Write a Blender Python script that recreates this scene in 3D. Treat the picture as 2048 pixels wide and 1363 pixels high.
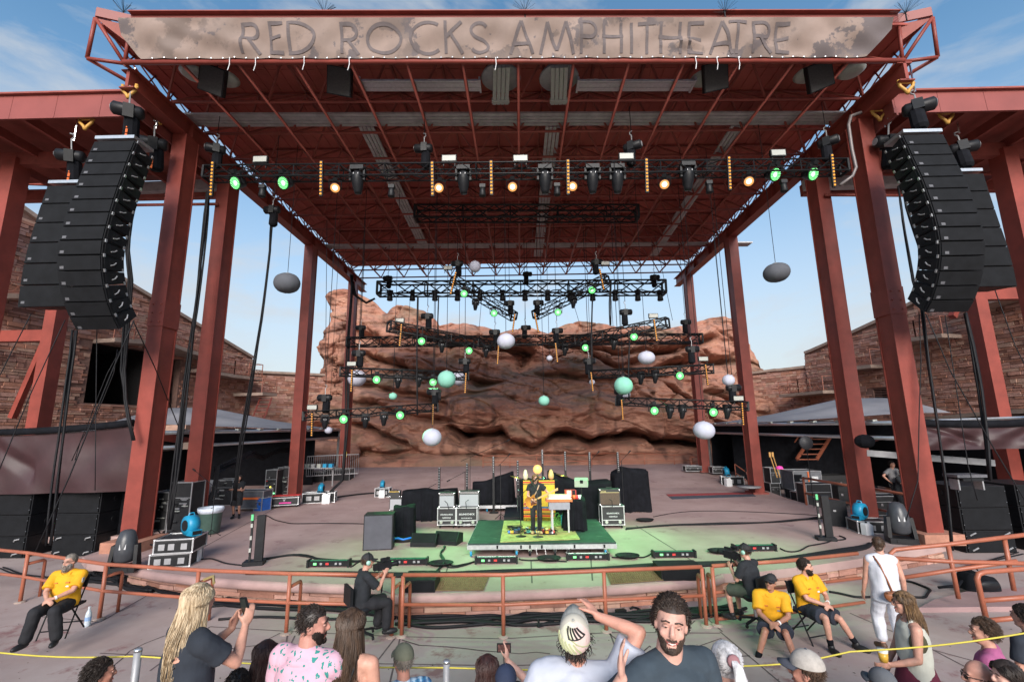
import bpy, bmesh, math, random
from math import sin, cos, pi, radians as rad
from mathutils import Vector, Matrix, Euler, noise
random.seed(7)
S = bpy.context.scene
for _o in list(bpy.data.objects): bpy.data.objects.remove(_o)
# ---------------------------------------------------------------- camera
F_PX, PITCH, YAW, ROLL = 930.0, .1835, -.0153, -.0135
CAM = Vector((-.12, 0, 3.52))
cp, sp, cy_, sy_ = cos(PITCH), sin(PITCH), cos(YAW), sin(YAW)
FW = Vector((sy_*cp, cy_*cp, sp)); R0 = Vector((cy_, -sy_, 0)); U0 = R0.cross(FW)
RT = R0*cos(ROLL)+U0*sin(ROLL); UP = -R0*sin(ROLL)+U0*cos(ROLL)
cam_d = bpy.data.cameras.new('camera'); cam = bpy.data.objects.new('camera', cam_d)
S.collection.objects.link(cam); S.camera = cam
cam_d.sensor_width = 36; cam_d.lens = F_PX/2048*36; cam_d.clip_end = 3000; cam_d.clip_start = .05
cam.matrix_world = Matrix(((RT.x, UP.x, -FW.x, CAM.x), (RT.y, UP.y, -FW.y, CAM.y), (RT.z, UP.z, -FW.z, CAM.z), (0, 0, 0, 1)))
# ---------------------------------------------------------------- sky, sun, exposure
SUN_EL, SUN_ROT = 23, 178
W = bpy.data.worlds.new('World'); S.world = W; W.use_nodes = True
nt = W.node_tree; nt.nodes.clear()
def wn(t, **k):
    n = nt.nodes.new(t)
    for a, b in k.items(): setattr(n, a, b)
    return n
wo = wn('ShaderNodeOutputWorld'); bg = wn('ShaderNodeBackground'); sky = wn('ShaderNodeTexSky')
sky.sky_type = 'NISHITA'; sky.sun_disc = False; sky.sun_elevation = rad(SUN_EL); sky.sun_rotation = rad(SUN_ROT)
sky.air_density = 1.0; sky.dust_density = .7; sky.ozone_density = 1.0; sky.altitude = 1900
tc = wn('ShaderNodeTexCoord'); sep = wn('ShaderNodeSeparateXYZ'); nt.links.new(tc.outputs['Generated'], sep.inputs[0])
# thin evening cloud: stretched noise over the sky direction, and a pale cream veil towards the horizon all round
mp = wn('ShaderNodeMapping'); mp.inputs['Scale'].default_value = (1.5, 1.5, 4.2); mp.inputs['Location'].default_value = (7.3, .9, 3.1)
mp.inputs['Rotation'].default_value = (0, .25, .3)
nt.links.new(tc.outputs['Generated'], mp.inputs[0])
nz = wn('ShaderNodeTexNoise'); nz.inputs['Scale'].default_value = 2.1; nz.inputs['Detail'].default_value = 9; nz.inputs['Roughness'].default_value = .58
nz.inputs['Distortion'].default_value = .35
nt.links.new(mp.outputs[0], nz.inputs['Vector'])
cr = wn('ShaderNodeMapRange'); cr.inputs['From Min'].default_value = .50; cr.inputs['From Max'].default_value = .74; cr.inputs['To Max'].default_value = .92
nt.links.new(nz.outputs['Fac'], cr.inputs[0])
hz = wn('ShaderNodeMapRange'); hz.inputs['From Min'].default_value = .0; hz.inputs['From Max'].default_value = .60; hz.inputs['To Min'].default_value = .9; hz.inputs['To Max'].default_value = 0
hz.interpolation_type = 'SMOOTHSTEP'
nt.links.new(sep.outputs[2], hz.inputs[0])
def wmix(fac, a, b):
    m = wn('ShaderNodeMix'); m.data_type = 'RGBA'
    nt.links.new(fac, m.inputs[0])
    if isinstance(a, tuple): m.inputs[6].default_value = a
    else: nt.links.new(a, m.inputs[6])
    m.inputs[7].default_value = b
    return m.outputs[2]
gm = wn('ShaderNodeHueSaturation'); gm.inputs['Hue'].default_value = .487; gm.inputs['Saturation'].default_value = 1.12; gm.inputs['Value'].default_value = 1.12
nt.links.new(sky.outputs[0], gm.inputs['Color'])
c1 = wmix(hz.outputs[0], gm.outputs[0], (2.95, 2.9, 2.8, 1))
c2 = wmix(cr.outputs[0], c1, (3.1, 3.15, 3.2, 1))
nt.links.new(c2, bg.inputs[0]); bg.inputs[1].default_value = .10
nt.links.new(bg.outputs[0], wo.inputs[0])
sl = bpy.data.lights.new('sun', 'SUN'); sl.energy = 2.7; sl.angle = rad(32); sl.color = (1, .93, .86)
so = bpy.data.objects.new('sun', sl); S.collection.objects.link(so)
so.rotation_euler = (rad(90-SUN_EL), 0, rad(2)); so.location = (0, -30, 30)
S.view_settings.view_transform = 'Standard'; S.view_settings.look = 'None'
S.view_settings.gamma = 1; S.view_settings.use_curve_mapping = False; S.view_settings.exposure = 1.15
# ---------------------------------------------------------------- picture -> place
def ray(x, y): return FW+RT*((x-1024)/F_PX)+UP*((681.5-y)/F_PX)
def G(x, y, z=0):
    d = ray(x, y); return CAM+d*((z-CAM.z)/d.z)
def P(x, y, Y):
    d = ray(x, y); return CAM+d*((Y-CAM.y)/d.y)
def PXX(x, y, X):
    d = ray(x, y); return CAM+d*((X-CAM.x)/d.x)
def PL(x, y, A, B):
    'on the vertical plane through ground points A, B'
    n = Vector((B[1]-A[1], A[0]-B[0], 0)); d = ray(x, y)
    return CAM+d*((Vector((A[0], A[1], 0))-CAM).dot(n)/d.dot(n))
def V(*a): return Vector(a) if a else Vector((0, 0, 0))
# ---------------------------------------------------------------- objects
COL = S.collection; TS = bpy.data.scenes.new('workbench')   # scratch scene where modifiers are applied
def bake(o):
    TS.collection.objects.link(o); vl = TS.view_layers[0]; vl.update(); me = bpy.data.meshes.new_from_object(o.evaluated_get(vl.depsgraph)); bpy.data.objects.remove(o); return me
ORG = {}; KIDS = {}
def tag(o, label=None, cat=None, group=None, kind=None):
    if label: o['label'] = label
    if cat: o['category'] = cat
    if group: o['group'] = group
    if kind: o['kind'] = kind
    return o
def thing(name, label, cat, loc=(0, 0, 0), rot=(0, 0, 0), group=None, local=False):
    o = bpy.data.objects.new(name, None); COL.objects.link(o); o.location = loc; o.empty_display_size = .1
    o.rotation_euler = rot if hasattr(rot, '__len__') else (0, 0, rot)
    ORG[o] = Vector((0, 0, 0)) if local else Vector(loc); KIDS[o] = []
    return tag(o, label, cat, group)
def link(name, me, parent=None):
    o = bpy.data.objects.new(name, me); COL.objects.link(o); KIDS[o] = []
    if parent is not None: o.parent = parent; KIDS[parent].append(o); ORG[o] = ORG[parent]
    else: ORG[o] = Vector((0, 0, 0))
    return o
def dup(root, loc, rot=None, label=None, group=None, scale=None):
    def cp_(o, par):
        c = o.copy(); COL.objects.link(c); KIDS[c] = []; ORG[c] = ORG[o]
        if par is not None: c.parent = par; KIDS[par].append(c)
        for k in KIDS[o]: cp_(k, c)
        return c
    r = cp_(root, None); r.location = loc
    if rot is not None: r.rotation_euler = rot if hasattr(rot, '__len__') else (0, 0, rot)
    if label: r['label'] = label
    if group: r['group'] = group
    if scale: r.scale = (scale,)*3
    return r
def frame(d, up=V(0, 0, 1)):
    d = Vector(d).normalized()
    s = d.cross(up)
    if s.length < 1e-4: s = d.cross(V(0, 1, 0))
    s.normalize(); return s, s.cross(d).normalized(), d
class MB:
    def __init__(s): s.v = []; s.f = []; s.m = []; s.k = 0
    def add(s, vs, fs):
        o = len(s.v); s.v += [tuple(a) for a in vs]; s.f += [tuple(i+o for i in q) for q in fs]; s.m += [s.k]*len(fs); return s
    def box(s, c, d, rz=0, R=None):
        x, y, z = d[0]/2, d[1]/2, d[2]/2; M = R or Matrix.Rotation(rz, 3, 'Z'); c = Vector(c)
        return s.add([c+M@V(a*x, b*y, e*z) for a, b, e in ((-1, -1, -1), (1, -1, -1), (1, 1, -1), (-1, 1, -1), (-1, -1, 1), (1, -1, 1), (1, 1, 1), (-1, 1, 1))],
                     [(0, 3, 2, 1), (4, 5, 6, 7), (0, 1, 5, 4), (1, 2, 6, 5), (2, 3, 7, 6), (3, 0, 4, 7)])
    def beam(s, a, b, w, h=None, up=V(0, 0, 1)):
        h = h or w; a = Vector(a); b = Vector(b); S_, U_, D_ = frame(b-a, up)
        vs = [p+S_*(i*w/2)+U_*(j*h/2) for p in (a, b) for i, j in ((-1, -1), (1, -1), (1, 1), (-1, 1))]
        return s.add(vs, [(0, 1, 2, 3), (7, 6, 5, 4), (0, 4, 5, 1), (1, 5, 6, 2), (2, 6, 7, 3), (3, 7, 4, 0)])
    def tube(s, a, b, r, n=6, r2=None):
        a = Vector(a); b = Vector(b); r2 = r if r2 is None else r2; S_, U_, D_ = frame(b-a)
        vs = [p+(S_*cos(2*pi*i/n)+U_*sin(2*pi*i/n))*q for p, q in ((a, r), (b, r2)) for i in range(n)]
        return s.add(vs, [(i, (i+1) % n, n+(i+1) % n, n+i) for i in range(n)]+[tuple(range(n))[::-1], tuple(range(n, 2*n))])
    def path(s, pts, r, n=5, closed=False, r2=None):
        pts = [Vector(p) for p in pts]; m = len(pts); vs = []; u = V(0, 0, 1)
        for i, p in enumerate(pts):
            d = pts[min(i+1, m-1)]-pts[max(i-1, 0)]
            if closed: d = pts[(i+1) % m]-pts[i-1]
            if d.length < 1e-6: d = V(0, 0, 1)
            S_, U_, D_ = frame(d, u); u = U_
            q = r if r2 is None else r+(r2-r)*i/max(1, m-1)
            vs += [p+(S_*cos(2*pi*k/n)+U_*sin(2*pi*k/n))*q for k in range(n)]
        fs = [(i*n+k, i*n+(k+1) % n, ((i+1) % m)*n+(k+1) % n, ((i+1) % m)*n+k) for i in range(m if closed else m-1) for k in range(n)]
        if not closed: fs += [tuple(range(n))[::-1], tuple(range((m-1)*n, m*n))]
        return s.add(vs, fs)
    def lathe(s, prof, c=(0, 0, 0), n=12, R=None, cap=True):
        c = Vector(c); M = R or Matrix.Identity(3); m = len(prof)
        vs = [c+M@V(r*cos(2*pi*k/n), r*sin(2*pi*k/n), z) for r, z in prof for k in range(n)]
        fs = [(i*n+k, i*n+(k+1) % n, (i+1)*n+(k+1) % n, (i+1)*n+k) for i in range(m-1) for k in range(n)]
        if cap: fs += [tuple(range(n))[::-1], tuple(range((m-1)*n, m*n))]
        return s.add(vs, fs)
    def ball(s, c, r, nu=12, nv=8, R=None):
        c = Vector(c); r = r if hasattr(r, '__len__') else (r,)*3; M = R or Matrix.Identity(3)
        vs = [c+M@V(0, 0, -r[2])]
        for j in range(1, nv):
            t = -pi/2+pi*j/nv
            vs += [c+M@V(r[0]*cos(t)*cos(2*pi*k/nu), r[1]*cos(t)*sin(2*pi*k/nu), r[2]*sin(t)) for k in range(nu)]
        vs.append(c+M@V(0, 0, r[2])); e = len(vs)-1
        fs = [(0, 1+(k+1) % nu, 1+k) for k in range(nu)]
        fs += [(1+j*nu+k, 1+j*nu+(k+1) % nu, 1+(j+1)*nu+(k+1) % nu, 1+(j+1)*nu+k) for j in range(nv-2) for k in range(nu)]
        fs += [(e, 1+(nv-2)*nu+k, 1+(nv-2)*nu+(k+1) % nu) for k in range(nu)]
        return s.add(vs, fs)
    def prism(s, poly, ext):
        n = len(poly); e = Vector(ext); vs = [Vector(p) for p in poly]+[Vector(p)+e for p in poly]
        return s.add(vs, [tuple(range(n))[::-1], tuple(range(n, 2*n))]+[(i, (i+1) % n, n+(i+1) % n, n+i) for i in range(n)])
    def grid(s, fn, nu, nv):
        vs = [fn(i/nu, j/nv) for j in range(nv+1) for i in range(nu+1)]
        return s.add(vs, [(j*(nu+1)+i, j*(nu+1)+i+1, (j+1)*(nu+1)+i+1, (j+1)*(nu+1)+i) for j in range(nv) for i in range(nu)])
    def mesh(s, name, mats, o=V(0, 0, 0), smooth=False):
        me = bpy.data.meshes.new(name)
        me.from_pydata([(a-o.x, b-o.y, c-o.z) for a, b, c in s.v], [], s.f)
        for m in (mats if isinstance(mats, (list, tuple)) else [mats]): me.materials.append(m)
        if any(s.m): me.polygons.foreach_set('material_index', s.m)
        if smooth: me.polygons.foreach_set('use_smooth', [True]*len(s.f))
        me.validate(); me.update(); return me
    def build(s, name, mats, parent=None, smooth=False, solid=True):
        me = s.mesh(name, mats, ORG[parent] if parent is not None else V(0, 0, 0), smooth)
        if solid:
            b = bmesh.new(); b.from_mesh(me); bmesh.ops.recalc_face_normals(b, faces=b.faces); b.to_mesh(me); b.free()
        return link(name, me, parent)
def one(name, mb, mats, label, cat, group=None, kind=None, smooth=False):
    return tag(mb.build(name, mats, None, smooth), label, cat, group, kind)
# ---------------------------------------------------------------- materials
MATS = {}
def mat(name, col, rough=.7, metal=0, var=.18, scale=6, bump=0, bscale=None, col2=None, spec=.4, emit=None, estr=0, stretch=None, detail=5, wear=None):
    if name in MATS: return MATS[name]
    m = bpy.data.materials.new(name); m.use_nodes = True; n = m.node_tree.nodes; L = m.node_tree.links
    b = n['Principled BSDF']; b.inputs['Roughness'].default_value = rough; b.inputs['Metallic'].default_value = metal
    b.inputs['Specular IOR Level'].default_value = spec
    c = (*col, 1)
    t = n.new('ShaderNodeTexCoord'); src = t.outputs['Object']
    if stretch:
        mp_ = n.new('ShaderNodeMapping'); mp_.inputs['Scale'].default_value = stretch; L.new(src, mp_.inputs[0]); src = mp_.outputs[0]
    if var or col2:
        z = n.new('ShaderNodeTexNoise'); z.inputs['Scale'].default_value = scale; z.inputs['Detail'].default_value = detail; z.inputs['Roughness'].default_value = .62
        L.new(src, z.inputs['Vector'])
        r = n.new('ShaderNodeValToRGB'); r.color_ramp.elements[0].position = .32; r.color_ramp.elements[1].position = .68
        r.color_ramp.elements[0].color = tuple(a*(1-var) for a in col)+(1,)
        r.color_ramp.elements[1].color = (*col2, 1) if col2 else tuple(min(1, a*(1+var)) for a in col)+(1,)
        L.new(z.outputs['Fac'], r.inputs[0]); out = r.outputs[0]
        if wear:   # (colour, threshold, scale): chips and scuffs with a shape of their own
            z2 = n.new('ShaderNodeTexNoise'); z2.inputs['Scale'].default_value = wear[2]; z2.inputs['Detail'].default_value = 8; z2.inputs['Roughness'].default_value = .7
            L.new(src, z2.inputs['Vector'])
            r2 = n.new('ShaderNodeMapRange'); r2.inputs['From Min'].default_value = wear[1]; r2.inputs['From Max'].default_value = wear[1]+.08
            L.new(z2.outputs['Fac'], r2.inputs[0]); mx = n.new('ShaderNodeMix'); mx.data_type = 'RGBA'; mx.inputs[7].default_value = (*wear[0], 1)
            L.new(r2.outputs[0], mx.inputs[0]); L.new(out, mx.inputs[6]); out = mx.outputs[2]
        L.new(out, b.inputs['Base Color'])
    else: b.inputs['Base Color'].default_value = c
    if bump:
        z3 = n.new('ShaderNodeTexNoise'); z3.inputs['Scale'].default_value = bscale or scale*4; z3.inputs['Detail'].default_value = 6
        L.new(src, z3.inputs['Vector']); bp = n.new('ShaderNodeBump'); bp.inputs['Strength'].default_value = bump; bp.inputs['Distance'].default_value = .02
        L.new(z3.outputs['Fac'], bp.inputs['Height']); L.new(bp.outputs[0], b.inputs['Normal'])
    if emit:
        b.inputs['Emission Color'].default_value = (*emit, 1); b.inputs['Emission Strength'].default_value = estr
    MATS[name] = m; return m
RED = mat('red_steel_paint', (.215, .042, .030), .5, var=.2, scale=1.3, bump=.12, bscale=30, wear=((.13, .045, .035), .63, 6))
REDD = mat('red_steel_old', (.25, .06, .045), .6, var=.2, scale=2)
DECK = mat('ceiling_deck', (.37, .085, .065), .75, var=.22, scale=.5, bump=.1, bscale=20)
FASC = mat('fascia_metal', (.22, .055, .046), .5, var=.12, scale=.8)
RAIL = mat('rail_paint', (.33, .105, .06), .42, var=.14, scale=3, wear=((.22, .08, .05), .68, 22))
BLK = mat('black_metal', (.009, .0095, .011), .5, var=.25, scale=8, spec=.3)
BLKP = mat('black_plastic', (.0095, .010, .012), .48, var=.3, scale=9, bump=.1, bscale=120, spec=.25)
GRIL = mat('black_grille', (.007, .0075, .009), .8, var=.3, scale=3, bump=.3, bscale=260, spec=.2)
CLOTH = mat('black_drape', (.007, .0075, .010), .95, var=.35, scale=4, spec=.15, bump=.3, bscale=14)
CABLE = mat('black_cable', (.009, .009, .011), .6, var=.2, scale=5, spec=.25)
ALU = mat('aluminium', (.55, .56, .58), .38, .85, var=.1, scale=12)
CHROME = mat('chrome', (.75, .75, .77), .22, 1, var=.05)
GREY = mat('grey_metal', (.30, .30, .31), .5, .3, var=.15, scale=5)
GAL = mat('grey_decking', (.40, .385, .385), .6, .1, var=.2, scale=3)
WHT = mat('white_plastic', (.72, .73, .74), .45, var=.06)
PALE = mat('pale_front', (.34, .35, .32), .4, var=.08, scale=10)
BLUE = mat('blue_plastic', (.02, .26, .46), .4, var=.12, scale=8)
YEL = mat('yellow_plastic', (.62, .45, .05), .5, var=.1)
REDP = mat('red_plastic', (.6, .04, .04), .5, var=.1)
ORGP = mat('orange_tape', (.75, .16, .04), .5, var=.1)
PINKT = mat('pink_tape', (.75, .06, .35), .5, var=.1)
STAGE = mat('stage_concrete', (.38, .25, .23), .72, var=.16, scale=.5, col2=(.45, .315, .29), bump=.12, bscale=40, detail=9, wear=((.26, .15, .15), .585, 1.1))
PIT = mat('pit_concrete', (.37, .275, .255), .8, var=.16, scale=.6, col2=(.43, .345, .322), bump=.15, bscale=45, detail=9, wear=((.25, .135, .13), .565, .9))
CONC = mat('pale_concrete', (.36, .28, .24), .85, var=.2, scale=2, bump=.2, bscale=20)
MORT = mat('mortar', (.22, .13, .105), .95, var=.2, scale=5)
STONES = [mat('sandstone_%s' % n, c, .88, var=.22, scale=3.2, bump=.5, bscale=22, detail=8) for n, c in (
    ('rose', (.41, .21, .16)), ('rust', (.37, .175, .12)), ('buff', (.43, .265, .20)), ('brown', (.26, .125, .092)), ('pink', (.42, .235, .19)))]
COPE = mat('stone_coping', (.33, .245, .20), .85, var=.2, scale=2, bump=.2)
TENT = mat('tent_fabric', (.25, .25, .275), .8, var=.1, scale=.8, bump=.15, bscale=3)
TARP = mat('maroon_tarp', (.036, .013, .015), .55, var=.2, scale=1.5, bump=.25, bscale=5, spec=.5)
GREENE = mat('green_lens', (.005, .06, .015), .6, var=0, emit=(.01, 1, .10), estr=.20)
GREENC = mat('green_core', (.1, .4, .15), .2, var=0, emit=(.35, 1, .40), estr=1.3)
AMB = mat('amber_led', (.12, .05, .006), .8, var=0, spec=.05, emit=(1, .40, .06), estr=.62)
WARM = mat('warm_lens', (.2, .12, .05), .6, var=0, emit=(1, .42, .12), estr=.42)
WARMC = mat('warm_core', (.5, .4, .3), .2, var=0, emit=(1, .78, .5), estr=1.0)
LAN_W = mat('white_lantern', (.43, .44, .53), .8, var=.04, bump=.1, bscale=8)
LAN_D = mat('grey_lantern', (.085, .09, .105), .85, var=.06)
LAN_M = mat('mint_lantern', (.20, .46, .37), .8, var=.05)
# ================================================================ ground and stage
PZ = -.5
one('ground', MB().box((0, 60, PZ-.3), (400, 300, .5)), mat('dry_ground', (.22, .14, .11), .95, var=.3, scale=.2), 'dry reddish ground around the amphitheatre', None, kind='structure')
one('pit_floor', MB().box((0, 14, PZ-.024), (60, 46, .05)), PIT, 'worn pinkish concrete floor between seats and stage', None, kind='structure')
FRONT = [G(x, y, 0) for x, y in ((250, 1130), (320, 1144), (400, 1153), (500, 1160), (600, 1165), (700, 1168), (745, 1170), (785, 1187), (900, 1185), (1000, 1181), (1120, 1176), (1240, 1169), (1340, 1161), (1418, 1155), (1440, 1147), (1520, 1142), (1620, 1131), (1750, 1112), (1890, 1087))]
RIGHT = [G(x, y, 0) for x, y in ((1862, 1072), (1790, 1055), (1714, 1036), (1640, 1014), (1575, 996))]+[V(13.0, 26, 0), V(13.2, 28, 0)]
poly = [V(-22, 28, 0), V(-22, 16.8, 0), V(-13.2, 16.8, 0), V(-12.9, 14.2, 0), V(-12.2, 13.6, 0)]+FRONT+RIGHT
m = MB(); m.prism([p-V(0, 0, .2) for p in poly], (0, 0, .2))
m.add([(-22, 28, 0), (13.2, 28, 0), (14.5, 33, .5), (-22, 33, .5), (17, 38.6, .56), (-22, 38.6, .56), (14.5, 33, -.6), (17, 38.6, -.6), (13.2, 28, -.6)],
      [(0, 1, 2, 3), (3, 2, 4, 5), (2, 6, 7, 4), (1, 8, 6, 2)])
st = one('stage_floor', m, STAGE, 'pink concrete stage floor with curved front edge', None, kind='structure')
def offs(path, d):
    out = []
    for i, p in enumerate(path):
        t = (path[min(i+1, len(path)-1)]-path[max(i-1, 0)]).normalized(); out.append(p+V(-t.y, t.x, 0)*d)
    return out
base = offs(FRONT, .12)
m = MB()
bb = [p+V(0, 0, -.2) for p in base]+[p+V(0, 0, -.2) for p in offs(RIGHT, .05)]
m.add(bb+[V(p.x, p.y, PZ) for p in bb], [(i, i+1, i+1+len(bb), i+len(bb)) for i in range(len(bb)-1)])
wall = one('stage_wall', m, MORT, 'low red sandstone wall along the curved stage front', 'wall')
def stones_on(path, z0, z1, ch, ln, parent, deep=.05, name='stone', seed=3, top=None):
    rnd = random.Random(seed); L = [0]
    for a, b in zip(path, path[1:]): L.append(L[-1]+(b-a).length)
    def at(s):
        for i in range(len(path)-1):
            if s <= L[i+1] or i == len(path)-2: return path[i].lerp(path[i+1], (s-L[i])/(L[i+1]-L[i]))
    z = z0
    while z < z1-.02:
        h = min(ch*rnd.uniform(.75, 1.3), z1-z); s = rnd.uniform(0, .3)
        if z1-z-h < .03: h = z1-z
        while s < L[-1]-.05:
            w = min(ln*rnd.uniform(.45, 1.7), L[-1]-s)
            a = at(s+.006); b = at(s+w-.006); t = (b-a); 
            if t.length > .04:
                t.normalize(); n = V(t.y, -t.x, 0); d = deep*rnd.uniform(.5, 1.3)
                q = [a+V(0, 0, z+.006), b+V(0, 0, z+.006), b+V(0, 0, z+h-.006), a+V(0, 0, z+h-.006)]
                c = (q[0]+q[2])/2
                f = [c+(p-c)*.985+n*d+V(0, 0, rnd.uniform(-.006, .006)) for p in q]
                m = MB(); m.add([p+V(0, 0, 0)-n*.02 for p in q]+f, [(0, 1, 5, 4), (1, 2, 6, 5), (2, 3, 7, 6), (3, 0, 4, 7), (4, 5, 6, 7)])
                m.build(name, rnd.choice(STONES), parent)
            s += w
        z += h
b1 = [p.copy() for p in base]
for p in b1: p.z = 0
iR = 13
stones_on(b1[:iR+1], PZ, -.2, .1, .62, wall)
stones_on(b1[iR:], PZ, -.012, .105, .5, wall, seed=5)
m = MB(); lip = offs(FRONT[:15], -.02)   # rounded concrete lip in front of the slab edge
def lipf(u, v):
    i = min(int(u*(len(lip)-1)), len(lip)-2); p = lip[i].lerp(lip[i+1], u*(len(lip)-1)-i); t = (lip[i+1]-lip[i]).normalized(); n = V(t.y, -t.x, 0)
    a = v*pi; return p+n*(.07*sin(a)+.03)+V(0, 0, -.095+.1*cos(a))
m.grid(lipf, 56, 6)
m.build('concrete_lip', mat('lip_concrete', (.36, .235, .22), .8, var=.15, scale=1.5, bump=.1), wall, True)
# joints, stains and cracks in the concrete are cut as thin dark strips
JNT = mat('joint_filler', (.11, .08, .08), .95, var=.2)
def ribbon(px, z, w, seed=0, jag=0):
    rnd = random.Random(seed); pts = [G(x, y, z) for x, y in px]; out = []
    for a, b in zip(pts, pts[1:]):
        k = max(1, int((b-a).length/.25)) if jag else 1
        for i in range(k): out.append(a.lerp(b, i/k)+V(rnd.uniform(-jag, jag), rnd.uniform(-jag, jag), 0))
    out.append(pts[-1]); m = MB(); vs = []
    for i, p in enumerate(out):
        t = (out[min(i+1, len(out)-1)]-out[max(i-1, 0)]).normalized(); n = V(-t.y, t.x, 0)*w*(.5 if not jag else rnd.uniform(.3, .6)); vs += [p-n, p+n]
    return m.add(vs, [(2*i, 2*i+2, 2*i+3, 2*i+1) for i in range(len(out)-1)])
m = MB(); k = 0
for px in (((395, 1100), (560, 1010), (660, 968)), ((250, 1128), (380, 1085)), ((1272, 1050), (1400, 1130)), ((1062, 1120), (1064, 1165)), ((1330, 985), (1480, 985)),
           ((730, 962), (785, 945)), ((1180, 1095), (1185, 1160)), ((900, 1120), (880, 1180))):
    q = ribbon(px, .004, .035); m.add(q.v, q.f)
tag(m.build('floor_joint', JNT, st, solid=False), kind=None)
m = MB()
for px in (((200, 1243), (330, 1170)), ((420, 1252), (590, 1262), (800, 1272), (1005, 1276), (1230, 1263), (1440, 1265)), ((1008, 1276), (1006, 1200)), ((755, 1320), (790, 1275)), ((1340, 1363), (1215, 1263)),
           ((1445, 1262), (1390, 1215)), ((300, 1340), (420, 1252)), ((1245, 1330), (1220, 1265)), ((60, 1230), (200, 1243)), ((780, 1363), (800, 1275)), ((560, 1363), (575, 1268)), ((1560, 1363), (1440, 1262)), ((200, 1305), (470, 1318), (760, 1326), (1010, 1330), (1280, 1322), (1500, 1310)), ((1700, 1225), (1850, 1290), (1990, 1363)), ((1835, 1290), (2020, 1340)), ((560, 1330), (590, 1270)), ((1010, 1363), (1007, 1300))):
    q = ribbon(px, PZ+.005, .03); m.add(q.v, q.f)
pf = bpy.data.objects['pit_floor']; m.build('floor_joint', JNT, pf, solid=False)
m = MB()
for i, px in enumerate((((800, 1280), (840, 1288), (900, 1292), (960, 1300), (1005, 1304), (1100, 1306)), ((1290, 1310), (1315, 1295), (1330, 1270), (1390, 1240)), ((1285, 1340), (1300, 1320), (1330, 1325), (1345, 1300)),
                        ((1240, 1363), (1252, 1345), (1245, 1320), (1275, 1312), (1300, 1290)), ((1480, 1300), (1445, 1275), (1400, 1290)), ((440, 1300), (520, 1290), (560, 1265)), ((640, 1230), (700, 1245), (770, 1240)), ((230, 1330), (260, 1300), (330, 1270)))):
    q = ribbon(px, PZ+.006, .028, i, .05); m.add(q.v, q.f)
m.build('crack', mat('crack_dark', (.07, .05, .05), 1, var=0), pf, solid=False)
m = MB(); rnd = random.Random(4)
for k in range(150):
    p = G(rnd.uniform(0, 2048), rnd.uniform(1200, 1362), PZ+.004); a = rnd.uniform(0, 6); r = rnd.uniform(.008, .03); m.add([p+V(r*cos(a), r*sin(a), 0), p+V(-r*sin(a)*.5, r*cos(a)*.5, .004), p-V(r*cos(a), r*sin(a), 0), p+V(r*sin(a)*.5, -r*cos(a)*.5, 0)], [(0, 1, 2, 3)])
tag(m.build('litter', mat('litter_dark', (.07, .05, .04), .9, var=.5, scale=1), None, solid=False), 'scattered grit and leaf litter on the pit floor', kind='stuff')
# red grating strip and gratings near the stage front
GRT = mat('grating_steel', (.20, .14, .07), .6, .4, var=.2, scale=9)
for quad, lab in ((((868, 1181), (966, 1180), (978, 1152), (882, 1154)), 'steel floor grating left of the stage front centre'), (((1222, 1168), (1328, 1160), (1310, 1135), (1210, 1138)), 'steel floor grating right of the stage front centre')):
    c = [G(x, y, .006) for x, y in quad]; cc = sum(c, V())/4; t = thing('floor_grating', lab, 'grating', cc)
    MB().add(c, [(0, 1, 2, 3)]).build('pit', mat('grate_void', (.05, .035, .02), 1, var=0), t, solid=False)
    m = MB()
    for i in range(25): m.beam(c[0].lerp(c[1], i/24)+V(0, 0, .012), c[3].lerp(c[2], i/24)+V(0, 0, .012), .014, .02)
    for i in range(13): m.beam(c[0].lerp(c[3], i/12)+V(0, 0, .016), c[1].lerp(c[2], i/12)+V(0, 0, .016), .012, .02)
    tag(m.build('bar', GRT, t), kind='stuff')
c = [G(x, y, .006) for x, y in ((1345, 998), (1512, 992), (1500, 984), (1332, 988))]
t = thing('floor_mat', 'dark floor mat strip with red edge on the stage right', 'mat', c[0])
MB().prism(c, (0, 0, .015)).build('mat', mat('mat_dark', (.06, .065, .085), .9, var=.2), t)
e = [c[3].lerp(c[0], .05), c[2].lerp(c[1], .05), c[2].lerp(c[1], .45), c[3].lerp(c[0], .45)]
MB().prism([p+V(0, 0, .016) for p in e], (0, 0, .005)).build('red_stripe', mat('mat_red', (.34, .05, .05), .8), t)
# seating terraces the audience stands on
for y0, y1, z, lab in ((-8, 3.95, .7, 'upper concrete seating terrace'), (3.95, 6.15, .08, 'lower concrete seating terrace')):
    tag(MB().box((0, (y0+y1)/2, (z+PZ)/2-.3), (46, y1-y0, z-PZ+.6)).build('terrace', PIT), lab, kind='structure')
# ramp kerb on the right
c = [G(x, y, PZ+.1) for x, y in ((1838, 1214), (2120, 1211), (2160, 1165), (1930, 1182), (1868, 1198))]
tag(MB().prism([p-V(0, 0, .14) for p in c], (0, 0, .14)).build('ramp', mat('ramp_concrete', (.34, .22, .215), .8, var=.15, scale=1, bump=.1)), 'raised concrete ramp beside the right railing', kind='structure')
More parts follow.
